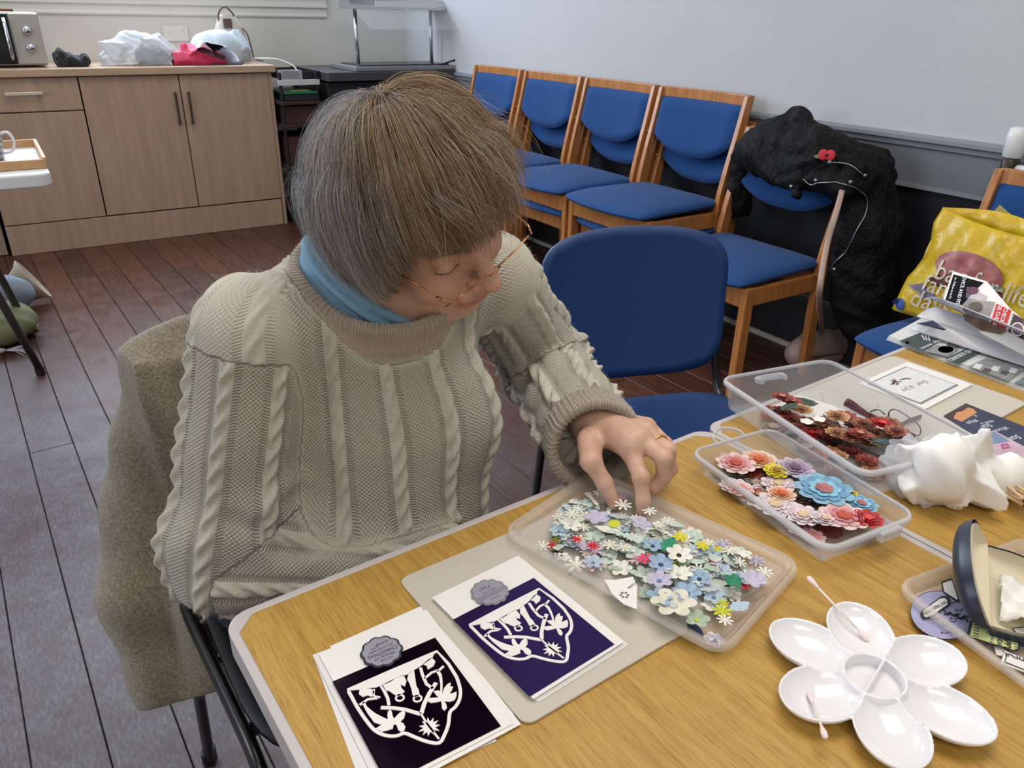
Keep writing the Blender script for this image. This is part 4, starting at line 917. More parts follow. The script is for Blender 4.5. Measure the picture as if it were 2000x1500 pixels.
nm2={id(rs):'dusty red',id(tn):'tan',id(br):'brown',id(gn):'dark green',id(tl_):'slate',id(rd_):'bright red'}
for i,(x,y,c) in enumerate(base):
    posn=('back left' if x<850 else 'middle' if x<1200 else 'right')
    s2.append((c,x,y,.0125 if len(c)>2 else .015,'%s printed %s in the %s of the larger box'%(nm2[id(c)],'leaf' if len(c)==2 else 'flower',posn)))
box_spec(B2,s2,'printed flowers in the larger craft box',Z1,.084,.118,.008,(44,[(tn,'tan'),(br,'brown'),(rs,'dusty red'),(gn,'dark green'),(tn,'tan'),(gy,'taupe'),(rs,'dusty red'),(tl_,'slate')],.0125,(-.070,-.012,-.095,.090)))
M=bm_(B2); Mi=M.inverted()
for j,(zx,zy) in enumerate(((905,638),(985,622))):
    p=Mi@at(1300+zx/3.333,650+zy/3.333,TZ+.03); put(SH_.data if False else peony_mesh(.0085,[pm['white'],pm['white']],j,5,1),M,p.x,p.y,.0395,0,0,('left' if j==0 else 'right')+' one of two plain white petals on top of the red flowers','paper flower','printed flowers in the larger craft box')
sh=slab_px('paper_sheet',[(1490,800),(1560,772),(1620,790),(1790,855),(1735,895)],TZ+.0052,.0004,m_paper,label='plain white sheet lining the larger craft box under the flowers',cat='paper')
# ---- reading glasses lying on the far mat
gl=thing('spectacles',at(1722,812,TZ+.0034),'folded reading spectacles with wine red plastic temples on the far craft mat','spectacles')
m_wine=mat('wine_plastic',C(104,56,66),.3); m_gun=mat('gunmetal_wire',C(96,92,96),.3,.9); m_lens=film('lens_film',C(225,228,230),.12,.03)
def gp(px,py,z): return relative(gl,[at(px,py,TZ+z)])[0]
MB().tube([gp(1652,785,.022),gp(1662,790,.016),gp(1690,808,.010),gp(1760,843,.010),gp(1785,855,.012)],[.006,.006,.004,.005,.005],8,flat=.35,up=(0,0,1)).build('temple',m_wine,gl,smooth=True)
MB().tube([gp(1748,836,.006),gp(1775,822,.009),gp(1798,815,.009)],[.003,.0045,.0045],8,flat=.35,up=(0,0,1)).build('temple',m_wine,gl,smooth=True)
ln=[gp(1736,806,.030),gp(1750,800,.031),gp(1782,820,.029),gp(1797,835,.020),gp(1795,850,.007),gp(1775,848,.005),gp(1742,825,.010)]
MB().tube(smooth_path(ln,4,True)+[ln[0]],.0009,6).build('lens_rim',m_gun,gl,smooth=True)
mb=MB(); P=smooth_path(ln,4,True); mb.add(P,[tuple(range(len(P)))]); mb.build('lens',m_lens,gl)
ln=[gp(1690,803,.018),gp(1672,795,.026),gp(1660,786,.03),gp(1668,790,.012),gp(1690,806,.006),gp(1712,815,.008)]
MB().tube(smooth_path(ln,4,True)+[ln[0]],.0009,6).build('lens_rim',m_gun,gl,smooth=True)
MB().tube(smooth_path([gp(1700,804,.02),gp(1715,800,.02),gp(1728,809,.022)],4),.001,6).build('bridge',m_gun,gl,smooth=True)
for px,py in((1713,793),(1732,812)): MB().sphere(gp(px,py,.014),(.0022,.0015,.0042),8,6).build('nose_pad',m_lens,gl,smooth=True)
# ---- framed verse card on the far mat
vc=thing('verse_card',tl(1.017,.0915,.0034),'white card with a grey-framed verse panel on the far craft mat','card',TB+.02)
MB().box((0,0,.0006),(.142,.104,.0012)).build('card_leaf',m_paper2,vc); MB().box((.001,-.001,.0018),(.141,.103,.0006)).build('card_front',m_paper,vc)
MB().box((-.006,0,.0026),(.112,.083,.0006)).build('grey_frame',mat('print_grey_frame',C(138,144,150),.5),vc); MB().box((-.006,0,.0031),(.106,.077,.0006)).build('verse_panel',mat('print_marble',C(226,228,228),.5,var=.04,vscale=60),vc)
m_taupe=mat('print_taupe',C(120,104,104),.6)
for k,(x,y,L,a) in enumerate(((-.02,.02,.012,.4),(-.016,.022,.012,1.5),(-.012,.018,.012,2.5),(-.02,.014,.010,3.4),(-.01,.024,.010,.9),(.004,.018,.016,-.15),(.012,.014,.010,-.5),(-.026,.018,.01,2.9))):
    mb=MB(); o=leafo(L*.6,.0022); c,s=math.cos(a),math.sin(a); mb.prism([(x+px*c-py*s-.006,y+px*s+py*c) for px,py in o],.0034,.0035); mb.build('printed_leaf',m_taupe,vc)
R180=Matrix.Rotation(PI,4,'Z')
for s,x,y,z,sh in(('Dear',.016,-.006,.013,.3),('& Joy',-.022,-.004,.013,.3),('Peace',.008,-.019,.008,.2)): text(s,vc,Matrix.Translation((x-.006,y,.0035))@R180,z,m_taupe,ext=.00004,shear=sh) if s!='Peace' else None
# ---- dark star card, pink leaflet
dc=thing('star_card',at(1925,855,TZ+.0034),'dark night-sky card with swirling white lettering at the corner of the far mat','card')
def pslab(par,name,pts,z,th,m):
    P=relative(par,[at(x,y,TZ+z) for x,y in pts]); return MB().prism([(p.x,p.y) for p in P],P[0].z,P[0].z+th).build(name,m,par)
m_night=mat('print_night_blue',C(58,66,92),.35,var=.25,vscale=30); m_brn=mat('print_night_brown',C(78,58,54),.35,var=.2,vscale=30)
pslab(dc,'card_sheet',[(1843,813),(1886,789),(2060,858),(2060,930),(1990,905)],.0036,.0012,m_night)
pslab(dc,'brown_corner',[(1844,813),(1886,790),(1912,800),(1866,822)],.0048,.0002,m_brn)
pslab(dc,'skyline',[(1862,817),(1868,806),(1880,803),(1890,796),(1900,798),(1908,806),(1890,817),(1878,824)],.005,.0002,mat('print_orange',C(214,150,104),.4))
m_wp=mat('white_print',C(232,234,240),.5)
for s,a,b,z,sh in(('Wish',(1910,819),(1888,827),.011,.3),('upon a',(1945,822),(1915,828),.009,.3),('Star',(1938,828),(1916,836),.013,.3),('Wonder',(1965,835),(1938,845),.011,.3),('Star',(1998,848),(1966,862),.014,.3),('like a',(1975,868),(1950,872),.009,.3)):
    ptext(s,dc,a,b,TZ+.0054,z,m_wp,ext=.00004,shear=sh)
for px,py in((1918,838),(1905,812),(1970,880),(1985,885)):
    q=relative(dc,[at(px,py,TZ+.0052)])[0]; o=[((.0045 if k%2==0 else .0009)*math.cos(k*PI/4),(.0045 if k%2==0 else .0009)*math.sin(k*PI/4)) for k in range(8)]
    MB().prism([(q.x+x,q.y+y) for x,y in o],q.z,q.z+.0001).build('printed_star',m_wp,dc)
lf=thing('leaflet',at(1940,890,TZ+.0056),'pink and blue glossy leaflet with a price box and barcode, over the star card','leaflet')
pslab(lf,'leaflet_page',[(1860,860),(1942,842),(2060,905),(2060,985),(1975,960),(1935,920)],.0062,.0008,mat('print_pinkish',C(206,178,196),.3,var=.2,vscale=25))
pslab(lf,'blue_band',[(1903,852),(1942,843),(1972,862),(1925,870)],.0071,.0001,mat('print_steel_blue',C(120,146,182),.3,var=.1,vscale=30))
pslab(lf,'barcode_panel',[(1862,861),(1900,852),(1922,868),(1905,880),(1880,876)],.0071,.0001,m_paper)
for k in range(6): pslab(lf,'barcode_bar',[(1889+k*2.3,866-k*.3),(1890.3+k*2.3,865.7-k*.3),(1896.3+k*2.3,872-k*.3),(1895+k*2.3,872.4-k*.3)],.0073,.0001,m_ink)
pb=pslab(lf,'price_box',[(1954,868),(1968,866),(1974,874),(1958,878)],.0072,.0001,mat('print_magenta',C(178,86,140),.4)); ptext('3.4',lf,(1969,870),(1959,873),TZ+.0074,.006,m_wp,ext=.00004)
pslab(lf,'dark_panel',[(1950,903),(1982,883),(1997,892),(1962,912)],.0072,.0001,mat('print_plum',C(88,70,100),.4,var=.3,vscale=90))
pslab(lf,'pale_panel',[(1940,910),(1962,905),(1975,915),(1950,925)],.0072,.0001,mat('print_lavender',C(200,190,216),.4))
pslab(lf,'pale_panel',[(1975,925),(2010,900),(2030,915),(1990,945)],.0072,.0001,mat('print_rose',C(214,170,188),.4,var=.2,vscale=60))
nb=thing('notepad',at(1930,905,TZ+.001),'grey notepad edge showing between the tissue bag and the pink leaflet','notepad')
pslab(nb,'cover',[(1895,885),(1915,880),(1975,930),(1960,950),(1905,915)],.0005,.003,mat('grey_cover',C(150,148,146),.5))
# ---- newspaper and magazines
np_=thing('newspaper',at(1860,700,TZ),'folded newspaper with dark green and red adverts at the table corner','newspaper')
m_news=mat('newsprint',C(214,218,220),.75,var=.03,vscale=20); m_dg=mat('print_slate_green',C(62,78,76),.6); m_rdp=mat('print_brick_red',C(176,72,68),.6); m_gyp=mat('print_halftone',C(140,144,146),.6,var=.35,vscale=120); m_dkp=mat('print_dark_halftone',C(92,84,80),.6,var=.3,vscale=140)
full=[(1731,664),(1801,626),(2120,706),(2090,800),(2000,765)]
for i in range(3): pslab(np_,'news_sheet',[(x+(i*2),y-(i*3)) for x,y in full],.0004+.0022*i,.0018,m_news)
zz=.0088
def nz(pts,m,name='advert'): return pslab(np_,name,[(1700+x/5.77,640+y/5.77) for x,y in pts],zz,.0001,m)
nz([(325,150),(590,45),(830,120),(600,265)],m_dg); nz([(600,262),(760,195),(1000,240),(860,325)],m_gyp,'photo_panel'); nz([(840,345),(1200,180),(1340,225),(1000,405)],m_dg); nz([(1290,300),(1400,235),(1760,300),(1640,410)],m_rdp)
nz([(1100,435),(1310,340),(1760,440),(1560,600)],m_gyp,'photo_panel'); nz([(1620,620),(1790,520),(1900,560),(1900,700)],mat('print_blue_grey',C(122,134,146),.6,var=.15,vscale=60)); nz([(400,150),(440,160),(430,185),(395,178)],m_wp,'printed_drop')
for (x,y,a,b) in((940,190,80,38),(850,245,90,40)): nz([(x+a*math.cos(k*PI/8),y+b*math.sin(k*PI/8)) for k in range(16)],m_dkp,'printed_portrait')
zz=.0090
for k in range(3): nz([(570+k*38,80+k*8),(585+k*38,78+k*8),(620+k*28,135+k*6),(600+k*28,138+k*6)],m_wp,'headline_bar')
for k in range(9): nz([(1400+k*38,258+k*9),(1412+k*38,256+k*9),(1380+k*34,330+k*9),(1366+k*34,332+k*9)],m_wp,'text_column')
for k in range(5): nz([(1190+k*100,400+k*12+(k%2)*40),(1270+k*100,420+k*12+(k%2)*40),(1230+k*100,470+k*12+(k%2)*30),(1150+k*100,450+k*12+(k%2)*30)],m_dkp if k%2 else m_news,'photo_block')
def nt(s,a,b,size,m,sh=0): ptext(s,np_,(1700+a[0]/5.77,640+a[1]/5.77),(1700+b[0]/5.77,640+b[1]/5.77),TZ+zz+.0001,size,m,ext=.00004,shear=sh,bold=.01)
nt('BLAND & BOIND',(1190,225),(900,360),.0125,m_wp); nt('Eddys',(810,130),(720,170),.012,m_wp,.3); nt('WINDOWS',(700,175),(560,240),.0075,m_wp)
def sheet(name,px,zs,m,par,th=.0008,bow=.0,n=10):
    """quad page given by 4 pixels with heights, bowed"""
    A,B,Cc,D=[relative(par,[at(x,y,TZ+z)])[0] for (x,y),z in zip(px,zs)]
    G=[]
    for i in range(n+1):
        u=i/n; r=[]
        for j in range(n+1):
            v=j/n; p=A*(1-u)*(1-v)+B*u*(1-v)+Cc*u*v+D*(1-u)*v; r.append((p.x,p.y,p.z+bow*4*u*(1-u)*(.4+.6*v)))
        G.append(r)
    return MB().grid(G).build(name,m,par,smooth=True,solid=th)
m_glossp=mat('glossy_page',C(206,206,212),.22,var=.12,vscale=7)
m1=thing('magazine',at(1900,660,TZ+.012),'open grey and white brochure lying over the newspaper','magazine')
sheet('page',[(1777,644),(1805,632),(2080,690),(2060,735)],[.012,.03,.03,.012],m_glossp,m1,bow=.006); sheet('page',[(1790,618),(1830,600),(2100,680),(2080,712)],[.034,.044,.04,.024],m_glossp,m1,bow=.012)
sheet('dark_photo',[(1790,632),(1822,626),(1848,644),(1842,645)],[.034,.04,.040,.034],mat('print_navy',C(44,50,76),.3),m1,.0004)
m2=thing('leaflet',at(1925,610,TZ+.045),'upturned colour leaflet with black and red panels leaning over the brochure','leaflet')
sheet('page',[(1812,581),(1850,588),(2080,680),(2080,702)],[.05,.075,.085,.04],m_glossp,m2,bow=.008)
def up(pts,m,name,d=.0016,th=.0003):
    # leaflet face: a plane leaning back, through three measured points
    O=at(1812,600,TZ+.052); X=at(2010,672,TZ+.050)-O; Y=at(1872,530,TZ+.110)-O
    N=X.cross(Y).normalized(); N=N if N.z>0 else -N; V=[]
    for x,y in pts:
        px=1600+x/3.75; py=350+y/3.75; dr=ray(px,py); t=N.dot(O-Vector((0,0,CH)))/N.dot(dr); V.append(Vector((0,0,CH))+dr*t+N*d)
    P=relative(m2,V); mb=MB(); k=len(P); Nl=N*th; mb.add([tuple(p) for p in P]+[tuple(p+Nl) for p in P],[tuple(range(k)),tuple(range(2*k-1,k-1,-1))]+[(i,(i+1)%k,k+(i+1)%k,k+i) for i in range(k)]); return mb.build(name,m,m2),(O,X,Y,N)
_,fr=up([(980,675),(1230,750),(1400,950),(1500,1030),(1500,1290),(1190,1130),(1040,960),(905,885)],m_paper,'face_sheet',.0)
up([(985,700),(1205,760),(1150,810),(1050,925),(925,890)],m_blk,'black_panel',.0012); up([(1300,915),(1410,965),(1360,1110),(1255,1060)],mat('print_signal_red',C(204,48,52),.4),'red_panel',.0012)
up([(1085,790),(1230,860),(1215,900),(1075,870)],mat('print_pale_mauve',C(206,196,206),.4,var=.15,vscale=50),'photo_panel',.0012); up([(1060,870),(1290,905),(1250,1010),(1200,1120),(1050,960)],mat('print_grey_photo',C(150,146,148),.4,var=.4,vscale=40),'photo_panel',.0012)
up([(1050,985),(1200,1030),(1380,1110),(1330,1140),(1180,1110),(1070,1040)],mat('print_brown_photo',C(120,96,80),.4,var=.4,vscale=50),'photo_panel',.0018)
up([(1420,985),(1500,1030),(1500,1180),(1385,1120)],mat('print_aubergine',C(62,42,58),.4),'dark_panel',.0012)
up([(1455+50*math.cos(k*PI/8),1105+52*math.sin(k*PI/8)) for k in range(16)],m_paper,'round_frame',.002); up([(1455+40*math.cos(k*PI/8),1105+42*math.sin(k*PI/8)) for k in range(16)],mat('print_violet_photo',C(120,90,120),.4,var=.4,vscale=80),'round_photo',.0026)
up([(1125+45*math.cos(k*PI/8),820+26*math.sin(k*PI/8)) for k in range(16)],mat('print_maroon',C(110,60,90),.4,var=.3,vscale=80),'printed_ring',.0026); up([(1150+50*math.cos(k*PI/8),940+36*math.sin(k*PI/8)) for k in range(16)],m_dkp,'printed_tyre',.0026)
def uptext(s,a,b,size,m,d=.003):
    O,X,Y,N=fr
    def pt(q):
        dr=ray(1600+q[0]/3.75,350+q[1]/3.75); t=N.dot(O-Vector((0,0,CH)))/N.dot(dr); return Vector((0,0,CH))+dr*t+N*d
    A,B=pt(a),pt(b); ex=(B-A).normalized(); ez=N; ey=ez.cross(ex); c=relative(m2,[(A+B)/2])[0]
    M=Matrix(((ex.x,ey.x,ez.x,c.x),(ex.y,ey.y,ez.y,c.y),(ex.z,ey.z,ez.z,c.z),(0,0,0,1))); text(s,m2,M,size,m,ext=.00005,bold=.015)
uptext('ADVICE AND FIT C',(1065,735),(1015,920),.0085,m_wp); uptext('as - Follow us on Fa',(1010,710),(955,900),.0056,m_wp)
uptext('FREE CHECK',(1330,925),(1290,1060),.0085,m_wp); uptext('CHECKS',(1370,960),(1335,1065),.0085,m_wp); uptext('CAR SEAT CHECK',(1420,1000),(1380,1110),.0045,m_wp)
# ---- crumpled tissue bag
def tissue(name,c,rx,ry,rz_,rot,m,label,cat,seed,extra=None,h=.0026,amp=1):
    seed=int(seed*10)
    def fn(P):
        d=poly(P,(0,0,rz_*.45),(rx*.8,ry*.8,rz_*.6),seed)
        for k in range(7):
            a=k*.9+seed; d=np.minimum(d,poly(P,(rx*.55*math.cos(a),ry*.55*math.sin(a),rz_*(.35+.3*(k%3)/2)),(rx*.5,ry*.5,rz_*.42),seed+k+1,11))
        if extra: d=extra(P,d)
        d=d-.0022*amp*crease(P,95,seed)+.0018*np.sin(P[:,0]*160+P[:,2]*90)*amp
        return np.maximum(d,-P[:,2])*.6
    V,F=sn_mesh(fn,(-rx*1.9,-ry*1.9,-.006),(rx*1.9,ry*1.9,rz_*1.7),h)
    o=np_mesh(name,V,F,m); o.location=c; o.rotation_euler=(0,0,rot); return tag(o,label,cat)
m_tiss=mat('white_tissue',C(246,245,242),.8,sss=.0)
tc=at(1842,968,TZ)
tissue('tissue_bundle',tc+Vector((0,0,.001)),.052,.040,.054,.3,m_tiss,'crumpled white tissue paper parcel beside the craft boxes','tissue',2.2,
   extra=lambda P,d:smin(smin(d,ellip(P,(-.03,-.012,.05),(.028,.03,.038)),.01),capsule(P,(.03,-.01,.02),(.075,-.012,.022),.022,.024),.012))
mf=film('thin_bag_film',C(232,236,244),.34,.2)
tissue('clear_bag',at(1768,955,TZ)+Vector((0,0,.001)),.022,.036,.046,.2,mf,'thin clear bag bunched against the left of the tissue parcel','bag',4.1,amp=1.1)
# cocktail sticks
ck=at(1985,1000,TZ+.02); dirx=(at(2000,1040,TZ+.02)-at(1900,975,TZ+.02)).normalized()
stk=None
for k in range(14):
    o0=Vector((rr.uniform(-.004,.004),rr.uniform(-.016,.016),.012+rr.uniform(0,.016)))
    base_=at(1982,988,TZ)+Vector((0,0,o0.z)); side=Vector((-dirx.y,dirx.x,0)).normalized()
    if stk is None:
        t=thing('matchstick',base_,'wooden matchstick in the bundle poking out of the tissue parcel','matchstick',0,'matchsticks in the tissue parcel')
        MB().box((0,0,0),(.046,.0022,.0022)).build('stick',mat('matchwood',C(226,196,160),.7),t); MB().sphere((.023,0,0),(.0035,.002,.002),8,6).build('match_head',mat('match_head',C(90,52,40),.7),t,smooth=True); stk=t
    else: t=dup(stk)
    t.location=base_+side*(-.02+.003*k)+dirx*rr.uniform(-.002,.004); t.rotation_euler=(0,rr.uniform(-.1,.15),math.atan2(dirx.y,dirx.x)+rr.uniform(-.12,.12))
# ---- spectacle case
ca=thing('spectacle_case',at(1925,1150,TZ+.007),'open navy hard spectacle case with a cream lining and a cloth inside','spectacle case')
A=at(1927,1068,TZ+.034); B=at(1932,1215,TZ+.022); ax=(B-A); L=ax.length/2; mid=(A+B)/2; ex=ax.normalized()
m_case=mat('navy_case',C(38,46,66),.35); m_lin=mat('cream_lining',C(222,214,190),.85)
def shell(name,mid,ex,ey,ez,L,wd,dp,m,par,sc=1.0):
    # half-almond bowl opening towards ez; rim spans ey 0..wd
    G=[]
    nu,nv_=20,10
    for i in range(nu+1):
        a=PI*i/nu; x=-math.cos(a)*L; w=wd*math.sin(a)**.62+.0004; r=[]
        for j in range(nv_+1):
            b=PI*j/nv_; y=w*(.5-.5*math.cos(b)); z=-dp*math.sin(b)**.7*math.sin(a)**.5; r.append(tuple(mid+ex*x+ey*y+ez*z))
        G.append(r)
    P=[relative(par,r) for r in G]; return MB().grid([[tuple(p) for p in r] for r in P]).build(name,m,par,smooth=True)
hz=Vector((0,0,1)); side=(hz.cross(ex)).normalized(); side=side if side.x<0 else -side   # towards image left
up_=(ex.cross(side)).normalized(); up_=up_ if up_.z>0 else -up_
lz=(side*.50+up_*.86).normalized(); ln_=(up_*.45-side*.80).normalized(); ln_=(ln_-ex*ln_.dot(ex)).normalized(); lz=(lz-ex*lz.dot(ex)).normalized(); ln_=(ln_-lz*ln_.dot(lz)).normalized()
sh1=shell('lid_shell',mid,ex,lz,ln_,L*1.18,.050,.021,m_case,ca); sh2=shell('lid_lining',mid+ln_*.001,ex,lz,ln_,L*1.10,.0475,.018,m_lin,ca)
bs=-side
shell('base_shell',mid-hz*.002,ex,bs,up_,L*1.12,.064,.024,m_case,ca); shell('base_lining',mid-hz*.001,ex,bs,up_,L*1.05,.061,.021,m_lin,ca)
cloth=MB(); G=[]
for i in range(15):
    r=[]
    for j in range(13):
        u,v=i/14-.5,j/12-.5; z=.004*math.sin(9*u+5*v)+.003*math.sin(17*v-6*u)+.002*((i+j)%2)*(1 if i in(0,14) or j in(0,12) else 0)
        p=mid+bs*(.032+u*.04)+ex*(v*.055+.004)+up_*(-.008+z); r.append(tuple(p))
    G.append([tuple(q) for q in relative(ca,r)])
cl_=MB().grid(G).build('cleaning_cloth',m_tiss,ca,smooth=True,solid=.0006)
# ---- sticker tray, lower right
tk=tray('sticker_tray',tl(.6405,.4265,.0006)+Vector((0,0,0)),TB-.25,.19,.235,.014,'frosted tray of printed sentiment stickers under the spectacle case','tray',m_lidp,m_lidp,r=.018,rim=.005,group=None)
cx,cy=T1[0]*.545+T2[0]*.335,T1[1]*.545+T2[1]*.335
ang=TB-.20; tk.rotation_euler[2]=ang; c_=Vector((TO[0]+cx,TO[1]+cy,TZ+.0006)); ux=Vector((math.cos(ang),math.sin(ang),0)); uy=Vector((math.sin(ang),-math.cos(ang),0)); tk.location=c_+ux*.093+uy*.1195
def sticker(name,pts,z,m,label,border=None):
    t=thing(name,at(sum(p[0] for p in pts)/len(pts),sum(p[1] for p in pts)/len(pts),TZ+z),label,'sticker')
    zo=lambda q:(1780+q[0]/4.286,1050+q[1]/4.286)
    return t
def stk_(pts,z,th,m,label,bm=None,inset=.86):
    c=Vector((sum(p[0] for p in pts)/len(pts),sum(p[1] for p in pts)/len(pts))); zo=lambda q:(1780+q[0]/4.286,1050+q[1]/4.286)
    t=thing('sticker',at(*zo(c),TZ+z),label,'sticker',0,'stickers in the frosted tray')
    pslab(t,'border',[zo(p) for p in pts],z,th,bm or m_ink); pslab(t,'face',[zo(c+(Vector(p)-c)*inset) for p in pts],z+th,.0003,m); return t,zo
m_lilp=mat('print_lilac_script',C(168,168,206),.4,var=.12,vscale=90)
disc=[(260+270*math.cos(k*PI/14)*1.0,650+200*math.sin(k*PI/14)+.12*270*math.cos(k*PI/14)) for k in range(28)]
t,zo=stk_(disc,.005,.0006,m_lilp,'large round lilac sticker of handwritten script in the frosted tray',None,.985)
for k in range(16):
    x=150+rr.random()*290; y=500+rr.random()*300; pts=[(x+14*math.cos(a*1.3)*a/3+a*9,y+10*math.sin(a*2.2)) for a in range(6)]
    P=relative(t,[at(*zo(q),TZ+.0063) for q in pts]); MB().tube(smooth_path(P,3),.00028,4).build('script_stroke',m_ink,t)
P=relative(t,[at(*zo(q),TZ+.0064) for q in ((270,605),(300,640),(320,625),(350,655),(385,640),(400,680),(440,665),(470,700))]); MB().tube(smooth_path(P,3),.0009,5).build('script_stroke',m_ink,t)
pill=[(75,640),(85,615),(250,495),(300,490),(325,515),(325,555),(170,665),(110,685),(85,668)]
t,zo=stk_(pill,.0075,.0008,m_paper,'pill-shaped Many Happy Returns sticker with a dark border',None,.82); ptext('Many happy returns',t,zo((305,535)),zo((100,645)),TZ+.0088,.0062,m_ink,ext=.00004,sx=.8)
t,zo=stk_([(250,375),(330,345),(345,360),(400,530),(385,535),(265,455)],.007,.0008,m_paper,'small hexagonal white sticker partly under the spectacle case',None,.84)
t,zo=stk_([(490,700),(900,810),(922,835),(905,940),(880,955),(480,830),(465,810)],.0105,.0008,mat('print_pale_lime',C(206,214,150),.4),'pale lime HAPPY BIRTHDAY sticker with a dark border',None,.9)
ptext('HAPPY',t,zo((805,815)),zo((800,920)),TZ+.012,.0075,m_ink,ext=.00004,bold=.02); ptext('BIRTHDAY',t,zo((748,790)),zo((735,900)),TZ+.012,.0058,m_ink,ext=.00004,bold=.01); ptext('Wonderful day',t,zo((690,780)),zo((670,880)),TZ+.012,.0038,m_inkg,ext=.00004)
for k in range(5):
    for (x,y) in ((520+8*k*0,722+k*24),(545,730+k*24),(865-0*k,850+k*20)): pslab(t,'printed_candle',[zo((x,y)),zo((x+22,y+4)),zo((x+20,y+10)),zo((x-2,y+6))],.0118,.0001,m_ink)
t,zo=stk_([(780,950),(1190,1120),(1170,1215),(745,1055)],.0085,.0008,m_paper,'white oblong BEAUTIFUL sticker at the right edge of the frame',m_paper,.9); pslab(t,'inner_border',[zo(p) for p in ((800,970),(1175,1125),(1160,1195),(775,1045))],.0097,.0002,m_ink); pslab(t,'inner_face',[zo(p) for p in ((808,980),(1165,1130),(1152,1185),(785,1038))],.0100,.0002,m_paper)
ptext('BEAUTIFUL',t,zo((1100,1065)),zo((830,985)),TZ+.0104,.0072,m_ink,ext=.00004)
t,zo=stk_([(690,905),(760,915),(800,960),(760,995),(710,985)],.0065,.0005,m_paper,'cream scalloped scrap sticker under the birthday one',mat('print_cream',C(226,216,190),.5),.9)
t,zo=stk_([(850,760),(1010,740),(1010,880),(930,900),(900,820)],.0068,.0008,m_glossp,'grey script sticker at the right edge behind the birthday one',None,.93)
# ---- flower palette
pal_c=[(1585,1255),(1683,1222),(1800,1285),(1850,1385),(1748,1440),(1606,1350)]; pc0=at(1707,1326,TZ+.012)
pl_=[]
for q in pal_c:
    w=at(*q,TZ+.012)-pc0; pl_.append((w.x,w.y))
cs=[math.atan2(y,x) for x,y in pl_]; order=sorted(range(6),key=lambda i:cs[i]); a0=sum(((cs[order[k]]-k*PI/3)) for k in range(6))/6
def palette(P):
    d=None; inn=None
    for k in range(6):
        a=a0+k*PI/3; c,s=math.cos(a),math.sin(a); X=P[:,0]*c+P[:,1]*s-.0535; Y=-P[:,0]*s+P[:,1]*c
        Q=np.stack([X*1.0,Y,P[:,2]-.017],1); e=ellip(Q,(0,0,0),(.0365,.0285,.017)); i_=ellip(Q,(0,0,.0015),(.0345,.0265,.016))
        d=e if d is None else np.minimum(d,e); inn=i_ if inn is None else np.minimum(inn,i_)
    r=np.hypot(P[:,0],P[:,1]); hub=np.maximum(r-.031,np.maximum(.002-P[:,2],P[:,2]-.0165)); d=smin(d,hub,.006)
    d=np.maximum(d,P[:,2]-.0165)
    ringz=np.maximum(r-.0235,-(P[:,2]-.005)); div=np.abs(P[:,0]*math.sin(a0+.5)-P[:,1]*math.cos(a0+.5))-.0012
    cup=np.maximum(np.maximum(r-.0225,.0045-P[:,2]),-div)
    inn=np.maximum(inn,-(r-.0255)); 
    return smax(smax(d,-inn,.0015),-cup,.0015)
V,F=sn_mesh(palette,(-.1,-.1,-.003),(.1,.1,.022),.0013)
m_por=mat('white_ceramic_plastic',C(240,240,244),.12,spec=.5,coat=.3)
o=np_mesh('paint_palette',V,F,m_por); o.location=(pc0.x,pc0.y,TZ+.0006); tag(o,'white flower-shaped six-well mixing palette on the table','palette')
def swab(a,b,za,zb,label):
    A=at(*a,TZ+za);B=at(*b,TZ+zb); t=thing('cotton_bud',A,label,'cotton bud',0,'cotton buds on the palette'); P=relative(t,[A,B]); d=(P[1]-P[0]).normalized()
    MB().tube([P[0]+d*.006,P[1]-d*.006],.0011,8).build('stick',mat('bud_stick',C(240,226,220),.5),t,smooth=True)
    for p,s in((P[0],1),(P[1],-1)): MB().tube([p,p+d*s*.002,p+d*s*.006,p+d*s*.012,p+d*s*.014],[.0008,.0024,.0026,.0016,.0011],8).build('bud',mat('cotton',C(244,228,226),.95),t,smooth=True)
swab((1577,1126),(1697,1252),.031,.005,'cotton bud leaning into the far well of the palette'); swab((1580,1352),(1613,1442),.006,.019,'cotton bud lying across the near edge of the palette')
# ================================================================== LEFT EDGE: white folding table, tray, mug, bags
ft=thing('folding_table',W(-.80,3.27,0),'white plastic folding table at the left edge of the room','table',RA)
m_wpl=mat('white_blow_plastic',C(226,230,232),.35)
mb=MB(); mb.prism(rounded(1.83,.62,.04),.69,.735); mb.build('tabletop',m_wpl,ft,bevel=.008,seg=3)
m_dgt=mat('grey_steel_tube',C(84,82,82),.35,.6)
MB().tube([(.60,-.24,.69),(.735,-.18,.03)],.0135,10).build('leg',m_dgt,ft,smooth=True); MB().tube([(.735,-.18,.03),(.737,-.179,0)],.016,10).build('foot_cap',m_blkp,ft)
MB().tube([(.60,.24,.69),(.735,.24,0)],.0135,10).build('leg',m_dgt,ft,smooth=True); MB().tube([(-.7,-.24,.69),(-.78,-.24,0)],.0135,10).build('leg',m_dgt,ft,smooth=True); MB().tube([(-.7,.24,.69),(-.78,.24,0)],.0135,10).build('leg',m_dgt,ft,smooth=True)
MB().sphere((.655,-.232,.42),.008,8,6).build('rivet',MATS['chrome'],ft,smooth=True)
sv=thing('serving_tray',W(-.07,3.29,.7355),'pale wooden serving tray with a cut-out handle on the white table','tray',RA)
m_pine=mat('pine_tray',C(190,150,104),.5,var=.1,vscale=30)
MB().box((0,0,.004),(.36,.46,.008)).build('tray_base',mat('tray_grey',C(186,182,184),.4),sv)
for x,y,w,d,h in((.18,0,.012,.47,.035),(-.18,0,.012,.47,.035),(0,.235,.37,.012,.035),(0,-.235,.37,.012,.03)): MB().box((x,y,h/2),(w,d,h)).build('side',m_pine,sv,bevel=.003)
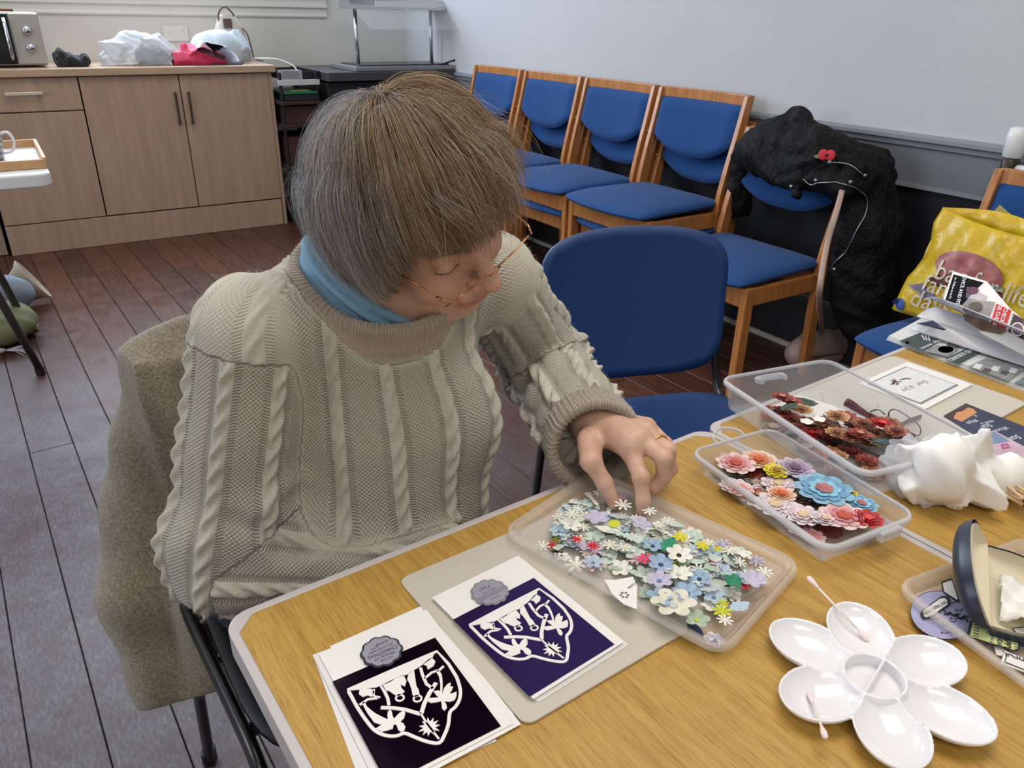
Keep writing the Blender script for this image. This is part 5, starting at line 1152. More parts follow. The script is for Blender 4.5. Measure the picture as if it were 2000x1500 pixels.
mg_=thing('mug',W(-.035,3.25,.744),'grey tartan mug with a white handle on the wooden tray','mug',RA)
def tartan():
    m=bpy.data.materials.new('grey_tartan'); m.use_nodes=True; t=NT(m); v=t.coord('Object'); s=t.node('ShaderNodeSeparateXYZ'); t.link(v,s.inputs[0])
    ang=t.math('ARCTAN2',s.outputs[1],s.outputs[0]); a=t.math('GREATER_THAN',t.math('SINE',t.math('MULTIPLY',ang,14)),.2); b=t.math('GREATER_THAN',t.math('SINE',t.math('MULTIPLY',s.outputs[2],330)),.2)
    f=t.math('MULTIPLY',t.math('ADD',a,b),.5); t.link(t.ramp(f,[(0,C(214,212,214)),(.5,C(160,160,166)),(1,C(110,110,118))]),t.bsdf.inputs['Base Color']); t.bsdf.inputs['Roughness'].default_value=.25; return m
MB().lathe([(.030,0),(.034,.004),(.040,.05),(.042,.098),(.040,.1),(.038,.096),(.034,.01),(0,.008)],28).build('cup',tartan(),mg_,smooth=True)
MB().tube(smooth_path([(.036,-.015,.085),(.062,-.022,.09),(.074,-.026,.06),(.062,-.022,.03),(.036,-.015,.022)],6),.0055,8,flat=.7).build('handle',m_wpl,mg_,smooth=True)
def blob(name,c,r,rot,m,label,cat,seed,h=.008,amp=.2,freq=22,extra=None):
    def fn(P):
        d=ellip(P,(0,0,r[2]),r)
        if extra: d=extra(P,d)
        return np.maximum(d+amp*min(r)*(wob(P,freq,seed)+.5*wob(P[:,[2,0,1]],freq*2,seed)),-P[:,2]+.001)*.8
    V,F=sn_mesh(fn,(-r[0]*1.5,-r[1]*1.5,-.01),(r[0]*1.5,r[1]*1.5,r[2]*2.7),h); o=np_mesh(name,V,F,m); o.location=c; o.rotation_euler=(0,0,rot); return tag(o,label,cat)
p0=at(0,640,.03); p0.z=0
blob('green_bag',at(8,665,.0),(.12,.16,.075),.4,mat('olive_cloth',C(120,124,92),.85,var=.1),'olive green cloth bag on the floor under the white table','bag',3)
blob('rolled_blanket',at(-22,628,.0),(.20,.10,.10),RA+.2,mat('blue_grey_fleece',C(128,140,154),.9,var=.08),'rolled blue-grey blanket on the floor behind the olive bag','blanket',1,amp=.08)
hd=thing('sun_hat',at(50,600,.0),'upturned beige brimmed hat with a red lining on the floor behind the white table leg','hat',RA)
prof=[(.0,.03),(.05,.03),(.07,.06),(.085,.10),(.105,.125)]
mb=MB(); mb.lathe(prof,24); mb.v=[(x,y*.6,z) for x,y,z in mb.v]; 
Mr=Matrix.Rotation(1.05,3,'Y'); mb.v=[tuple(Mr@Vector(v)+Vector((-.05,0,.06))) for v in mb.v]; mb.f=[f for f in mb.f if len(f)<10]; a_=mb.build('brim',mat('beige_cotton',C(178,168,152),.9),hd,smooth=True,solid=.004)
mb=MB(); mb.lathe([(.0,.034),(.048,.034),(.066,.062),(.08,.098)],24); mb.v=[tuple(Mr@Vector((x,y*.58,z))+Vector((-.047,0,.062))) for x,y,z in mb.v]; mb.f=[f for f in mb.f if len(f)<10]; mb.build('lining',mat('red_lining',C(150,22,40),.8),hd,smooth=True)
ts=thing('tassel',at(10,690,0),'grey tassel lying on the floor below the olive bag','tassel',RA)
for k in range(14): a=rr.uniform(-.7,.7); MB().tube([(0,0,.012),(.05*math.cos(a),.05*math.sin(a),.012),(.09*math.cos(a*1.2),.09*math.sin(a*1.2),.003)],.0016,5).build('strand',m_fan,ts)
MB().sphere((-.012,0,.013),(.018,.012,.012),10,6).build('knot',m_fan,ts,smooth=True)
b_=MB().sphere((0,0,.018),(.022,.022,.018),14,8).build('toy_ball',mat('cream_ball',C(170,162,142),.6),None,smooth=True,loc=at(66,645,0)); tag(b_,'small cream ball on the floor beside the white table leg','ball')
# ================================================================== RIGHT SIDE: coat, handbag, carrier bag, valve
m_coat=mat('black_nylon',C(9,9,12),.7,spec=.25,var=.3,vscale=12,sheen=.0); m_coat2=mat('black_nylon_lining',C(26,30,40),.4,var=.2,vscale=14)
ctn=thing('coat',W(2.45,1.8,.55),'black zip coat with a poppy badge thrown over the back of a wooden chair','coat')
def wl_(px,py,p): return atp(px,py,p)
def coat(P):
    C_=lambda px,py,p:np.array(wl_(px,py,p))
    segs=[((1500,285,2.36),(1600,300,2.36),.075,.085),((1600,300,2.36),(1690,345,2.42),.085,.07),((1560,235,2.42),(1500,270,2.42),.05,.06),((1455,310,2.44),(1440,400,2.46),.055,.05),((1470,300,2.38),(1520,330,2.33),.07,.05),((1540,335,2.30),(1650,365,2.31),.045,.045),
          ((1690,345,2.44),(1705,450,2.46),.085,.095),((1705,450,2.46),(1700,560,2.47),.095,.085),((1700,560,2.47),(1690,650,2.47),.085,.06),((1660,380,2.38),(1655,520,2.42),.045,.05),((1655,520,2.42),(1655,620,2.44),.05,.04)]
    d=None
    for a,b,ra,rb in segs:
        e=capsule(P,C_(*a),C_(*b),ra,rb); d=e if d is None else smin(d,e,.05)
    for a,b,r1 in (((1560,228,2.36),(1610,262,2.38),.02),((1480,262,2.33),(1560,300,2.30),.018),((1500,330,2.29),(1560,378,2.27),.016),((1600,300,2.28),(1680,330,2.33),.02)):
        d=smin(d,capsule(P,C_(*a),C_(*b),r1,r1),.02)
    d=d+.012*wob(P,24,1.2)+.009*np.abs(np.sin(P[:,0]*30+P[:,2]*34+2.5*np.sin(P[:,1]*14+P[:,2]*9)))-.007*np.abs(np.sin(P[:,1]*44-P[:,2]*20+2*np.sin(P[:,0]*21)))+.003*wob(P,90,2)
    n=P[:,0]*E1[0]+P[:,1]*E1[1]
    return np.maximum(np.maximum(d,n-2.575),-P[:,2]+.03)*.85
ctr=W(2.42,1.78,.5)
m_coat.node_tree.nodes['Principled BSDF']; _t=NT(m_coat); _t.bump(_t.noise(_t.coord('Object',(1,1,.6)),9,5,.65),.05,.9)
V,F=sn_mesh(coat,(ctr.x-.55,ctr.y-.5,.02),(ctr.x+.5,ctr.y+.5,1.1),.0095)
o=np_mesh('coat_body',V,F,m_coat,ctn,org=ctn.location)
dg=None
from mathutils.bvhtree import BVHTree
bvc=BVHTree.FromPolygons([tuple(v) for v in V],[tuple(f) for f in F])
def onto(bv,px,py,off=.003):
    h=bv.ray_cast(Vector((0,0,CH)),ray(px,py).normalized()); return (h[0]+h[1]*off if h[0] is not None else None, h[1])
def line_on(bv,pts,r,name,m,par,flat=1,n=6):
    P=[]
    fine=smooth_path([(x,y,0) for x,y in pts],n)
    for q in fine:
        h,nm_=onto(bv,q.x,q.y)
        if h is not None and (not P or (h-P[-1]).length<.08): P.append(h)
    if len(P)<2: return
    return MB().tube(relative(par,P),r,6).build(name,m,par,smooth=True)
m_zip=mat('zip_metal',C(150,154,158),.3,.8)
line_on(bvc,[(1622,317),(1650,319),(1670,328),(1687,342)],.0024,'zip',m_zip,ctn); line_on(bvc,[(1570,350),(1585,360),(1600,357),(1640,358),(1680,372),(1694,390),(1690,420),(1672,452),(1655,488),(1630,515),(1618,545),(1605,590)],.0022,'zip',m_zip,ctn,n=10)
for px,py in((1660,356),(1594,352),(1547,364),(1632,525),(1620,317),(1688,342)):
    h,_=onto(bvc,px,py,.004)
    if h is not None: MB().sphere(relative(ctn,[h])[0],.007,10,6).build('press_stud',m_zip,ctn,smooth=True)
h,nn=onto(bvc,1615,303,.006)
if h is not None:
    pp=thing('poppy_badge',h,'red poppy badge with a green leaf pinned to the black coat','badge')
    q=nn.to_track_quat('Z','Y').to_matrix().to_4x4()
    for sx in(-.011,.011):
        mb=MB(); mb.sphere((0,0,0),(.016,.018,.003),12,6); mb.v=[tuple(q@Vector((x+sx,y,z))) for x,y,z in mb.v]; mb.build('petal',mat('poppy_red',C(204,42,60),.6),pp,smooth=True)
    mb=MB(); mb.sphere((0,0,.004),(.005,.005,.003),8,6); mb.v=[tuple(q@Vector(v)) for v in mb.v]; mb.build('centre',m_blkp,pp)
    mb=MB(); mb.prism(leafo(.013,.006),0,.001); mb.v=[tuple(q@Vector((x-.028,y-.006,z))) for x,y,z in mb.v]; mb.build('leaf',mat('badge_green',C(110,140,100),.6),pp)
# chain-strap handbag hanging low from the chair post
hbg=thing('handbag',at(1588,693,.03),'dusty pink handbag with a chain strap at the foot of the coat chair','bag')
m_dp=mat('dusty_pink_leather',C(172,146,140),.45,var=.06)
base=at(1592,712,.0)
def hbf(P):
    d=ellip(P,(0,0,.075),(.125,.052,.07)); d=smin(d,capsule(P,(-.085,0,.055),(.085,0,.055),.05,.05),.03)
    return np.maximum(d+.006*wob(P,30,2),-P[:,2]+.002)*.9
V,F=sn_mesh(hbf,(-.17,-.09,-.01),(.17,.09,.17),.006); V=V@np.array(Matrix.Rotation(RA-.25,3,'Z').transposed())
hbg.location=base; np_mesh('body',V,F,m_dp,hbg)
Mh=Matrix.Rotation(RA-.25,3,'Z')
G=[]
for i in range(11):
    u=-1+i/5; r=[]
    for j in range(9): a=-.3+1.75*j/8; r.append(tuple(Mh@Vector((u*.112,-.058*math.cos(a*.9)*1.0,.08+.068*math.sin(a)))))
    G.append(r)
MB().grid(G).build('flap',mat('taupe_leather',C(150,130,122),.45),hbg,smooth=True,solid=.004)
top=atp(1645,372,2.22); mid_=atp(1615,480,2.08); low=base+Vector((0,0,.15))
P=relative(hbg,smooth_path([top,atp(1632,420,2.12),mid_,atp(1600,580,2.0),low],8)); MB().tube(P,.009,8,flat=.3,up=(1,0,0)).build('strap',mat('rose_beige_strap',C(176,152,140),.5),hbg,smooth=True)
for k in range(7):
    c=P[-1]*(1-k/14)+P[-9]*(k/14); MB().tube([c+Vector((.007*math.cos(t),0,.011*math.sin(t))) if k%2 else c+Vector((0,.007*math.cos(t),.011*math.sin(t))) for t in [2*PI*j/10 for j in range(11)]],.0022,5).build('chain_link',mat('rose_gold',C(196,156,140),.25,.9),hbg,smooth=True)
# radiator valve on its pipe
rv=thing('radiator_valve',W(2.50,1.165,0),'white thermostatic radiator valve on a dark pipe behind the right-hand chair','valve',RA)
MB().tube([(0,0,0),(0,0,.84)],.011,10).build('pipe',mat('dark_pipe',C(70,62,58),.5,.3),rv,smooth=True)
MB().lathe([(.017,.80),(.024,.81),(.024,.865),(.018,.87)],16).build('valve_body',mat('dark_brass',C(62,56,50),.4,.6),rv,smooth=True)
MB().lathe([(.022,.868),(.027,.872),(.029,.93),(.025,.95),(.012,.955),(0,.955)],18).build('knob',m_wpl,rv,smooth=True)
MB().tube([(0,0,.84),(0,-.12,.84)],.012,10).build('tail',m_wpl,rv,smooth=True)
MB().box((0,-.16,.50),(.07,.08,.72)).build('radiator_end',m_wpl,rv,bevel=.012,seg=3)
# yellow carrier bag
yb=thing('carrier_bag',W(2.09,1.05,.45),'big crumpled yellow carrier bag standing on the right-hand chair','bag')
def ybm():
    m=bpy.data.materials.new('yellow_bag_film'); m.use_nodes=True; t=NT(m); b=t.bsdf
    n=t.noise(t.coord('Object'),7,4); t.link(t.ramp(n,[(.3,C(196,160,26)),(.7,C(222,192,48))]),b.inputs['Base Color']); b.inputs['Roughness'].default_value=.3; b.inputs['Specular IOR Level'].default_value=.5
    t.bump(t.noise(t.coord('Object'),16,4,.6),.008,.7); return m
m_yb=ybm()
# front sheet traced in the bag's own plane and pulled into a 3-D pouch
O=at(1750,610,.47); Xd=(at(2075,720,.47)-O).normalized(); Nn=Vector((Xd.y,-Xd.x,0)); Nn=Nn if Nn.y<0 else -Nn
Nn=(Nn+Vector((0,0,.18))).normalized()
def yp(px,py,off=0):
    dr=ray(px,py); t=Nn.dot(O-Vector((0,0,CH)))/Nn.dot(dr); return Vector((0,0,CH))+dr*t+Nn*off
rows=[((1742,603),(2060,700)),((1757,575),(2070,640)),((1775,540),(2075,600)),((1805,505),(2080,560)),((1818,470),(2080,530)),((1826,435),(2080,505)),((1842,405),(2080,478))]
def bag_side(sign,depth,topdrop):
    G=[]
    R_=[]
    nv2=18;nu2=30
    for j in range(nv2+1):
        f=j/nv2*(len(rows)-1); i=min(int(f),len(rows)-2); t=f-i
        a=Vector(rows[i][0])*(1-t)+Vector(rows[i+1][0])*t; b=Vector(rows[i][1])*(1-t)+Vector(rows[i+1][1])*t; r=[]
        for k in range(nu2+1):
            u=k/nu2; q=a*(1-u)+b*u; bul=depth*(math.sin(PI*u)**.6)*(.35+.65*math.sin(PI*min(1,j/nv2*.8+.15)))
            bul+=.004*math.sin(23*u+9*j/nv2)+.003*math.sin(37*u-14*j/nv2)
            p=yp(q.x,q.y,sign*bul)
            if j==nv2: p.z+=topdrop*(math.sin(PI*u))
            r.append(tuple(p))
        G.append(r)
    return G
G=bag_side(1,.045,-.012); gf=MB().grid([[tuple(p) for p in relative(yb,r)] for r in G]); ys=gf.build('front_side',m_yb,yb,smooth=True,solid=.0012)
G2=bag_side(-1,.06,.03); MB().grid([[tuple(p) for p in relative(yb,r)] for r in G2]).build('back_side',m_yb,yb,smooth=True,solid=.0012)
vv=[tuple(p) for r in G for p in r]; nu2=31; ff=[(i*nu2+j,(i+1)*nu2+j,(i+1)*nu2+j+1,i*nu2+j+1) for i in range(18) for j in range(30)]
bvy=BVHTree.FromPolygons(vv,ff)
def print_on(pts,name,m,off,step=10):
    # flat print laid on the film: sampled fan triangles
    c=Vector((sum(p[0] for p in pts)/len(pts),sum(p[1] for p in pts)/len(pts))); mb=MB(); rings=9; V=[]
    h,n_=onto(bvy,c.x,c.y,0)
    if h is None: return
    def O_(q):
        h,n_=onto(bvy,q[0],q[1],0)
        if h is None: h=yp(q[0],q[1],.02)
        return h-ray(q[0],q[1]).normalized()*off
    V=[O_(c)]
    for r in range(1,rings+1): V+=[O_(c+(Vector(p)-c)*r/rings) for p in pts]
    k=len(pts); F=[(0,1+i,1+(i+1)%k) for i in range(k)]+[(1+(r*k)+i,1+(r+1)*k+i,1+(r+1)*k+(i+1)%k,1+r*k+(i+1)%k) for r in range(rings-1) for i in range(k)]
    return mb.add(relative(yb,V),F).build(name,m,yb,smooth=True)
m_cake=mat('print_rose_brown',C(160,92,92),.35,var=.25,vscale=40); m_cake2=mat('print_maroon_brown',C(96,34,34),.35,var=.2,vscale=40); m_cake3=mat('print_grey_green',C(130,138,122),.35,var=.1)
Zy=lambda x,y:(1600+x/3.75,350+y/3.75)
print_on([Zy(*p) for p in ((825,720),(900,690),(1330,800),(1345,860),(1320,900),(1250,880),(1000,830),(800,760))],'printed_picture',m_cake2,.005)
print_on([Zy(850+250+250*math.cos(k*PI/12)*1.0,680+145*math.sin(k*PI/12)+.22*250*math.cos(k*PI/12)) for k in range(24)],'printed_picture',m_cake,.0065)
print_on([Zy(*p) for p in ((1200,760),(1350,790),(1345,830),(1200,800))],'printed_picture',m_cake3,.008)
print_on([Zy(*p) for p in ((650,775),(760,760),(850,860),(800,900))],'printed_picture',mat('print_mauve_grey',C(130,120,140),.4),.006)
print_on([Zy(592+36*math.cos(k*PI/8),915+44*math.sin(k*PI/8)) for k in range(16)],'printed_mark',mat('print_mark_blue',C(40,70,140),.4),.006)
m_bt=mat('print_bone',C(206,198,178),.4)
def bag_text(s,a,b,size,shear=.15):
    a=Vector(Zy(*a));b=Vector(Zy(*b)); 
    tmp=bpy.data.objects.new('t',None)
    c=bpy.data.curves.new('lettering','FONT'); c.body=s; c.size=1; c.align_x='LEFT'; c.align_y='CENTER'; c.shear=shear; c.offset=.004; c.resolution_u=3
    t=bpy.data.objects.new('tmp',c); me=bpy.data.meshes.new_from_object(t); bpy.data.objects.remove(t); bpy.data.objects.remove(tmp)
    xs=[v.co.x for v in me.vertices]; w=max(xs); d=(b-a); n=Vector((d.y,-d.x)).normalized(); n=n if n.y<0 else -n
    vs=[]
    for v in me.vertices:
        q=a+d*(v.co.x/w)+n*(v.co.y*size); h,_n=onto(bvy,q.x,q.y,0)
        if h is None: h=yp(q.x,q.y,.02)
        vs.append(h-ray(q.x,q.y).normalized()*.0105)
    P=relative(yb,vs)
    for v,p in zip(me.vertices,P): v.co=p
    me.materials.clear(); me.materials.append(m_bt); o=bpy.data.objects.new('lettering',me); COL.objects.link(o); o.parent=yb
bag_text('bag for life.',(850,660),(1560,890),56); bag_text('family',(755,750),(1130,880),50); bag_text('days',(665,860),(960,950),50)
fl_=MB().box((0,0,0),(.09,.003,.13)).build('cardboard_folder',mat('olive_card',C(170,156,86),.6),None,loc=tuple(yp(1925,458,-.045)),rz=math.atan2(Xd.y,Xd.x)); fl_.rotation_euler=(0,.5,math.atan2(Xd.y,Xd.x)); tag(fl_,'olive cardboard folder sticking out of the yellow carrier bag','folder')
# ================================================================== THE WOMAN
PW=thing('person',TW(.25,-.30,0),'seated woman with short grey-brown hair and gold glasses, cream cable-knit jumper, picking paper flowers','person')
PO=np.array(PW.location)
def A3(v): return np.array(tuple(v),float)
def B3(s,t,z): return A3(TW(s,t,z))
# ---- head frame
HO=atd(805,404,.825); zl=-(ray(800,408).normalized()); xl=(Rv-zl*Rv.dot(zl)).normalized(); yl=zl.cross(xl)
HU=(xl*-.05+yl*.70+zl*.71).normalized(); HF=(xl*.70+yl*-.47+zl*.53); HF=(HF-HU*HF.dot(HU)).normalized(); HL=HU.cross(HF)*-1; HL=HF.cross(HU); HL=-HL if HL.dot(xl)<0 else HL
HM=np.array([tuple(HL),tuple(HF),tuple(HU)])           # rows: local axes in world
def toW(P): return np.asarray(P)@HM+A3(HO)
def toH(P): return (np.asarray(P)-A3(HO))@HM.T
Cn=A3(at(742,560,.95)); 
NB=np.array([-.158,.835,.945])                          # base of the neck
# ---- head and neck
def skull(P):
    d=ellip(P,(0,.001,.022),(.0705,.085,.090))
    d=smin(d,ellip(P,(0,.028,-.040),(.0555,.058,.070)),.03)
    return d
def head(P):
    d=skull(P)
    d=smin(d,ellip(P,(0,.068,-.098),(.022,.019,.017)),.022)                     # chin
    for s in(-1,1):
        d=smin(d,ellip(P,(s*.037,.062,-.036),(.024,.022,.022)),.02)             # cheeks
        d=smin(d,capsule(P,(s*.054,.0,-.060),(s*.028,.055,-.092),.024,.019),.02)   # jaw
        d=smax(d,-ellip(P,(s*.032,.099,-.002),(.017,.017,.012)),.012)           # sockets
        d=smin(d,ellip(P,(s*.032,.0735,-.001),(.0135,.0125,.0125)),.004)        # lids over the eyes
        d=smin(d,capsule(P,(s*.012,.090,.017),(s*.046,.076,.016),.008,.006),.01) # brow
        d=smin(d,ellip(P,(s*.0765,-.006,-.012),(.008,.018,.028)),.006)          # ear
    d=smin(d,capsule(P,(0,.085,.010),(0,.108,-.030),.0068,.0105),.012)          # nose
    d=smin(d,ellip(P,(0,.109,-.034),(.0115,.011,.0095)),.006)
    for s in(-1,1): d=smin(d,ellip(P,(s*.0125,.097,-.037),(.0075,.010,.0075)),.004)
    d=smin(d,ellip(P,(0,.080,-.062),(.028,.018,.018)),.012)                     # muzzle
    xx=P[:,0]; yarc=.0945-.5*xx*xx*9
    up=np.sqrt((P[:,1]-(.0955-xx*xx*11))**2+(P[:,2]+.0615-xx*xx*1.5)**2+np.maximum(abs(xx)-.022,0)**2)-(.0052-.09*abs(xx)*.9)
    lo=np.sqrt((P[:,1]-(.0935-xx*xx*11))**2+(P[:,2]+.0705+xx*xx*2)**2+np.maximum(abs(xx)-.020,0)**2)-(.0058-.09*abs(xx))
    d=smin(d,up,.003); d=smin(d,lo,.003)
    gr=np.sqrt((P[:,1]-(.1015-xx*xx*11))**2+(P[:,2]+.0660-xx*xx*4)**2+np.maximum(abs(xx)-.024,0)**2)-.0028
    d=smax(d,-gr,.002)
    for s in(-1,1):   # crease from nostril to mouth corner, lid crease
        d=smax(d,-(capsule(P,(s*.019,.0945,-.040),(s*.031,.081,-.066),.0018,.0012)),.006)
        d=smax(d,-(np.sqrt((P[:,1]-.0885+((xx-s*.032)**2)*22)**2+(P[:,2]-.0075+((xx-s*.032)**2)*14)**2+np.maximum(abs(xx-s*.032)-.014,0)**2)-.0012),.003)
    return d
nbl=toH(NB[None])[0]
def head_full(P):
    d=head(P)
    neck=capsule(P,(0,-.022,-.05),nbl,.054,.060); d=smin(d,neck,.028)
    ch=capsule(P,nbl,toH(B3(.25,-.24,.80)[None])[0],.075,.12); return smin(d,ch,.04)
V1,F1=sn_mesh(head_full,(-.17,-.2,-.30),(.17,.14,.13),.0026)
hair_m=((V1[:,2]>.06-.9*np.maximum(0,.045-V1[:,1])) & (V1[:,2]>-.085)).astype(float)
hair_m=np.where((V1[:,1]>.072),0,hair_m)*np.where(V1[:,2]<-.03,(V1[:,1]<.0),1)
tint=np.exp(-((V1[:,2]+.066)/.0075)**2)*(V1[:,1]>.083)*(abs(V1[:,0])<.026)
blush=np.exp(-(((abs(V1[:,0])-.04)/.022)**2+((V1[:,2]+.035)/.022)**2))*(V1[:,1]>.04)+.7*np.exp(-((V1[:,2]+.034)/.012)**2)*(V1[:,1]>.1)
V1w=toW(V1)
# ---- hands
def hz_(px,py,z): return A3(at(px,py,z))
Lw=hz_(1168,832,.783)
def fing(d,P,pts,rs,k=.004,pk=.006):
    e=None
    for a,b,r0,r1 in zip(pts[:-1],pts[1:],rs[:-1],rs[1:]):
        c=capsule(P,a,b,r0,r1); e=c if e is None else smin(e,c,k)
    return e if d is None else smin(d,e,pk)
LE=np.array([.050,1.075,.735]); LWr=hz_(1160,822,.785)
mcpI=hz_(1228,872,.792); mcpM=hz_(1251,858,.797); mcpR=hz_(1262,845,.792); mcpP=hz_(1264,832,.784)
fI=[mcpI,hz_(1252,934,.771),hz_(1256,976,.749),hz_(1252,1001,.7335)]
fT=[hz_(1148,858,.784),hz_(1154,900,.778),hz_(1180,942,.757),hz_(1200,984,.7345)]
fM=[mcpM,hz_(1296,895,.790),hz_(1296,932,.768),hz_(1277,952,.756)]
fR=[mcpR,hz_(1304,880,.790),hz_(1310,916,.766),hz_(1293,942,.754)]
fP=[mcpP,hz_(1300,866,.776),hz_(1308,892,.760),hz_(1296,915,.752)]
def lhand(P):
    d=capsule(P,LE,LWr,.036,.0265)
    q=capsule(P,LWr,(mcpI+mcpM)/2,.0235,.0165); d=smin(d,q,.02)
    for m,r in((mcpI,.0125),(mcpM,.0125),(mcpR,.0115),(mcpP,.0105)): d=smin(d,capsule(P,LWr+(m-LWr)*.25,m,.015,r),.010)
    d=smin(d,capsule(P,LWr+(fT[0]-LWr)*.3,fT[1],.014,.0105),.010)
    e=fing(None,P,fI,[.0108,.0088,.0078,.0065]); e2=fing(None,P,fT,[.0122,.0104,.0092,.0076]); d=smin(d,e2,.008); d=smin(d,e,.007)
    d=smin(d,fing(None,P,fM,[.0108,.0092,.0080,.0068]),.0035)
    d=smin(d,fing(None,P,fR,[.0102,.0086,.0076,.0065]),.0030)
    d=smin(d,fing(None,P,fP,[.0092,.0076,.0068,.0058]),.0030)
    for m in(mcpI,mcpM,mcpR): d=smin(d,np.linalg.norm(P-(m+np.array([0,0,.004])),axis=1)-.0095,.008)
    for f in(fI,fM,fR): d=smin(d,np.linalg.norm(P-(f[1]+np.array([0,0,.001])),axis=1)-.0084,.004)
    d=d-.0004*np.sin(P[:,0]*500+P[:,1]*320)*np.exp(-(np.linalg.norm(P-(fI[1]),axis=1)/.012)**2)
    for m in (mcpI,mcpM,mcpR):   # tendons
        d=smin(d,capsule(P,LWr+(m-LWr)*.35+np.array([0,0,.012]),m+np.array([0,0,.006]),.0035,.004),.010)
    return d
V2,F2=sn_mesh(lhand,(.02,.60,.715),(.28,1.12,.83),.0021)
tn2=np.exp(-(np.linalg.norm(V2-(fT[3]+np.array([-.004,0,.006])),axis=1)/.0068)**2)*.8
bl2=np.exp(-(np.minimum(np.minimum(np.linalg.norm(V2-fI[1],axis=1),np.linalg.norm(V2-fM[1],axis=1)),np.linalg.norm(V2-fI[3],axis=1))/.010)**2)*.7
RS=np.array([-.272,.748,.915]); RE=A3(at(452,1062,.665)); RWr=B3(.27,-.05,.625)
def rhand(P):
    d=capsule(P,RE,RWr,.036,.026); u=RWr-RE; u/=np.linalg.norm(u); k=RWr+u*.085
    d=smin(d,capsule(P,RWr,k,.026,.02),.02)
    sd=np.cross(u,(0,0,1)); 
    for i in range(4):
        b=k+sd*(.027-.018*i); tip=b+u*(.055-.006*abs(i-1.3))+np.array([0,0,-.02]); d=smin(d,capsule(P,b-u*.02,b+u*.035,.0095,.0085),.005); d=smin(d,capsule(P,b+u*.035,tip,.0085,.0068),.004)
    d=smin(d,capsule(P,RWr+u*.02-sd*.02,RWr+u*.075-sd*.045,.014,.009),.01); return d
V3,F3=sn_mesh(rhand,RWr-.2,RWr+.2,.004)
Vb=np.concatenate([V1w,V2,V3]); Fb=np.concatenate([F1,F2+len(V1w),F3+len(V1w)+len(V2)])
z3=np.zeros(len(V3)); hairA=np.concatenate([hair_m,np.zeros(len(V2)),z3]); tintA=np.concatenate([tint,tn2,z3]); blA=np.concatenate([blush,bl2,z3])
def skin_mat():
    m=bpy.data.materials.new('skin'); m.use_nodes=True; t=NT(m); b=t.bsdf; v=t.coord('Object')
    n=t.noise(v,38,4,.6); n2=t.noise(v,420,2)
    c=t.ramp(n,[(.3,C(194,154,132)),(.55,C(210,170,148)),(.75,C(220,182,160))])
    spot=t.ramp(t.noise(v,95,2),[(.70,(0,0,0,1)),(.76,(1,1,1,1))]); c=t.mix(t.math('MULTIPLY',spot,.5),c,C(150,100,74))
    c=t.mix(t.math('MULTIPLY',t.attr('blush').outputs['Fac'],.32),c,C(204,134,116)); c=t.mix(t.attr('tint').outputs['Fac'],c,C(182,118,108)); c=t.mix(t.attr('scalp').outputs['Fac'],c,C(84,66,52))
    t.link(c,b.inputs['Base Color']); b.inputs['Roughness'].default_value=.46; b.inputs['Subsurface Weight'].default_value=.12; b.inputs['Subsurface Radius'].default_value=(1,.35,.2); b.inputs['Subsurface Scale'].default_value=.006
    t.bump(t.math('ADD',t.math('MULTIPLY',n2,.6),n),.0009,.6); return m
def hpart(name,P,r,m,parent=PW,n=6,flat=1,up=None): return MB().tube([Vector(p)-Vector(parent_org(parent)) for p in toW(P)],r,n,flat=flat,up=up).build(name,m,parent,smooth=True)
def parent_org(p): return PW.location if p is PW or p.parent is PW else p.location
# ---- eyelashes, eyebrows
m_lash=mat('lash_brown',C(96,66,54),.6)
bvh=BVHTree.FromPolygons([tuple(v) for v in V1],[tuple(f) for f in F1])
def face_pt(x,z,off=.0006):
    h=bvh.ray_cast(Vector((x,.3,z)),Vector((0,-1,0))); return h[0]+h[1]*off if h[0] else Vector((x,.09,z))
for s in(-1,1):
    P=[face_pt(s*.032+dx,-.0075+.09*dx*dx*60-.001,.0005) for dx in [(-.013+.026*k/8) for k in range(9)]]
    hpart('lash_line',P,.00035,m_lash)
    for k in range(8):
        q=P[k]; hpart('eyelash',[q,q+Vector((s*.001*(k-3)*s,.003,-.0022)),q+Vector((s*.002*(k-3)*s*.8,.0048,-.0026))],[.00018,.00014,.00006],m_lash,n=4)
    mb=MB()
    for k in range(46):
        x=s*(.014+.036*rr.random()); z=.0185+.004*math.sin((abs(x)-.014)/.036*PI)+rr.uniform(-.0022,.0022); a=face_pt(x,z,.0002); b=face_pt(x+s*.006,z+.0006,.001); mb.tube([toW([a])[0]-PO,toW([(a+b)/2+Vector((0,.0008,0))])[0]-PO,toW([b])[0]-PO],[.00028,.00022,.0001],4)
    tag(mb.build('eyebrow',mat('brow_brown',C(112,84,62),.7),PW,smooth=True),kind='stuff')
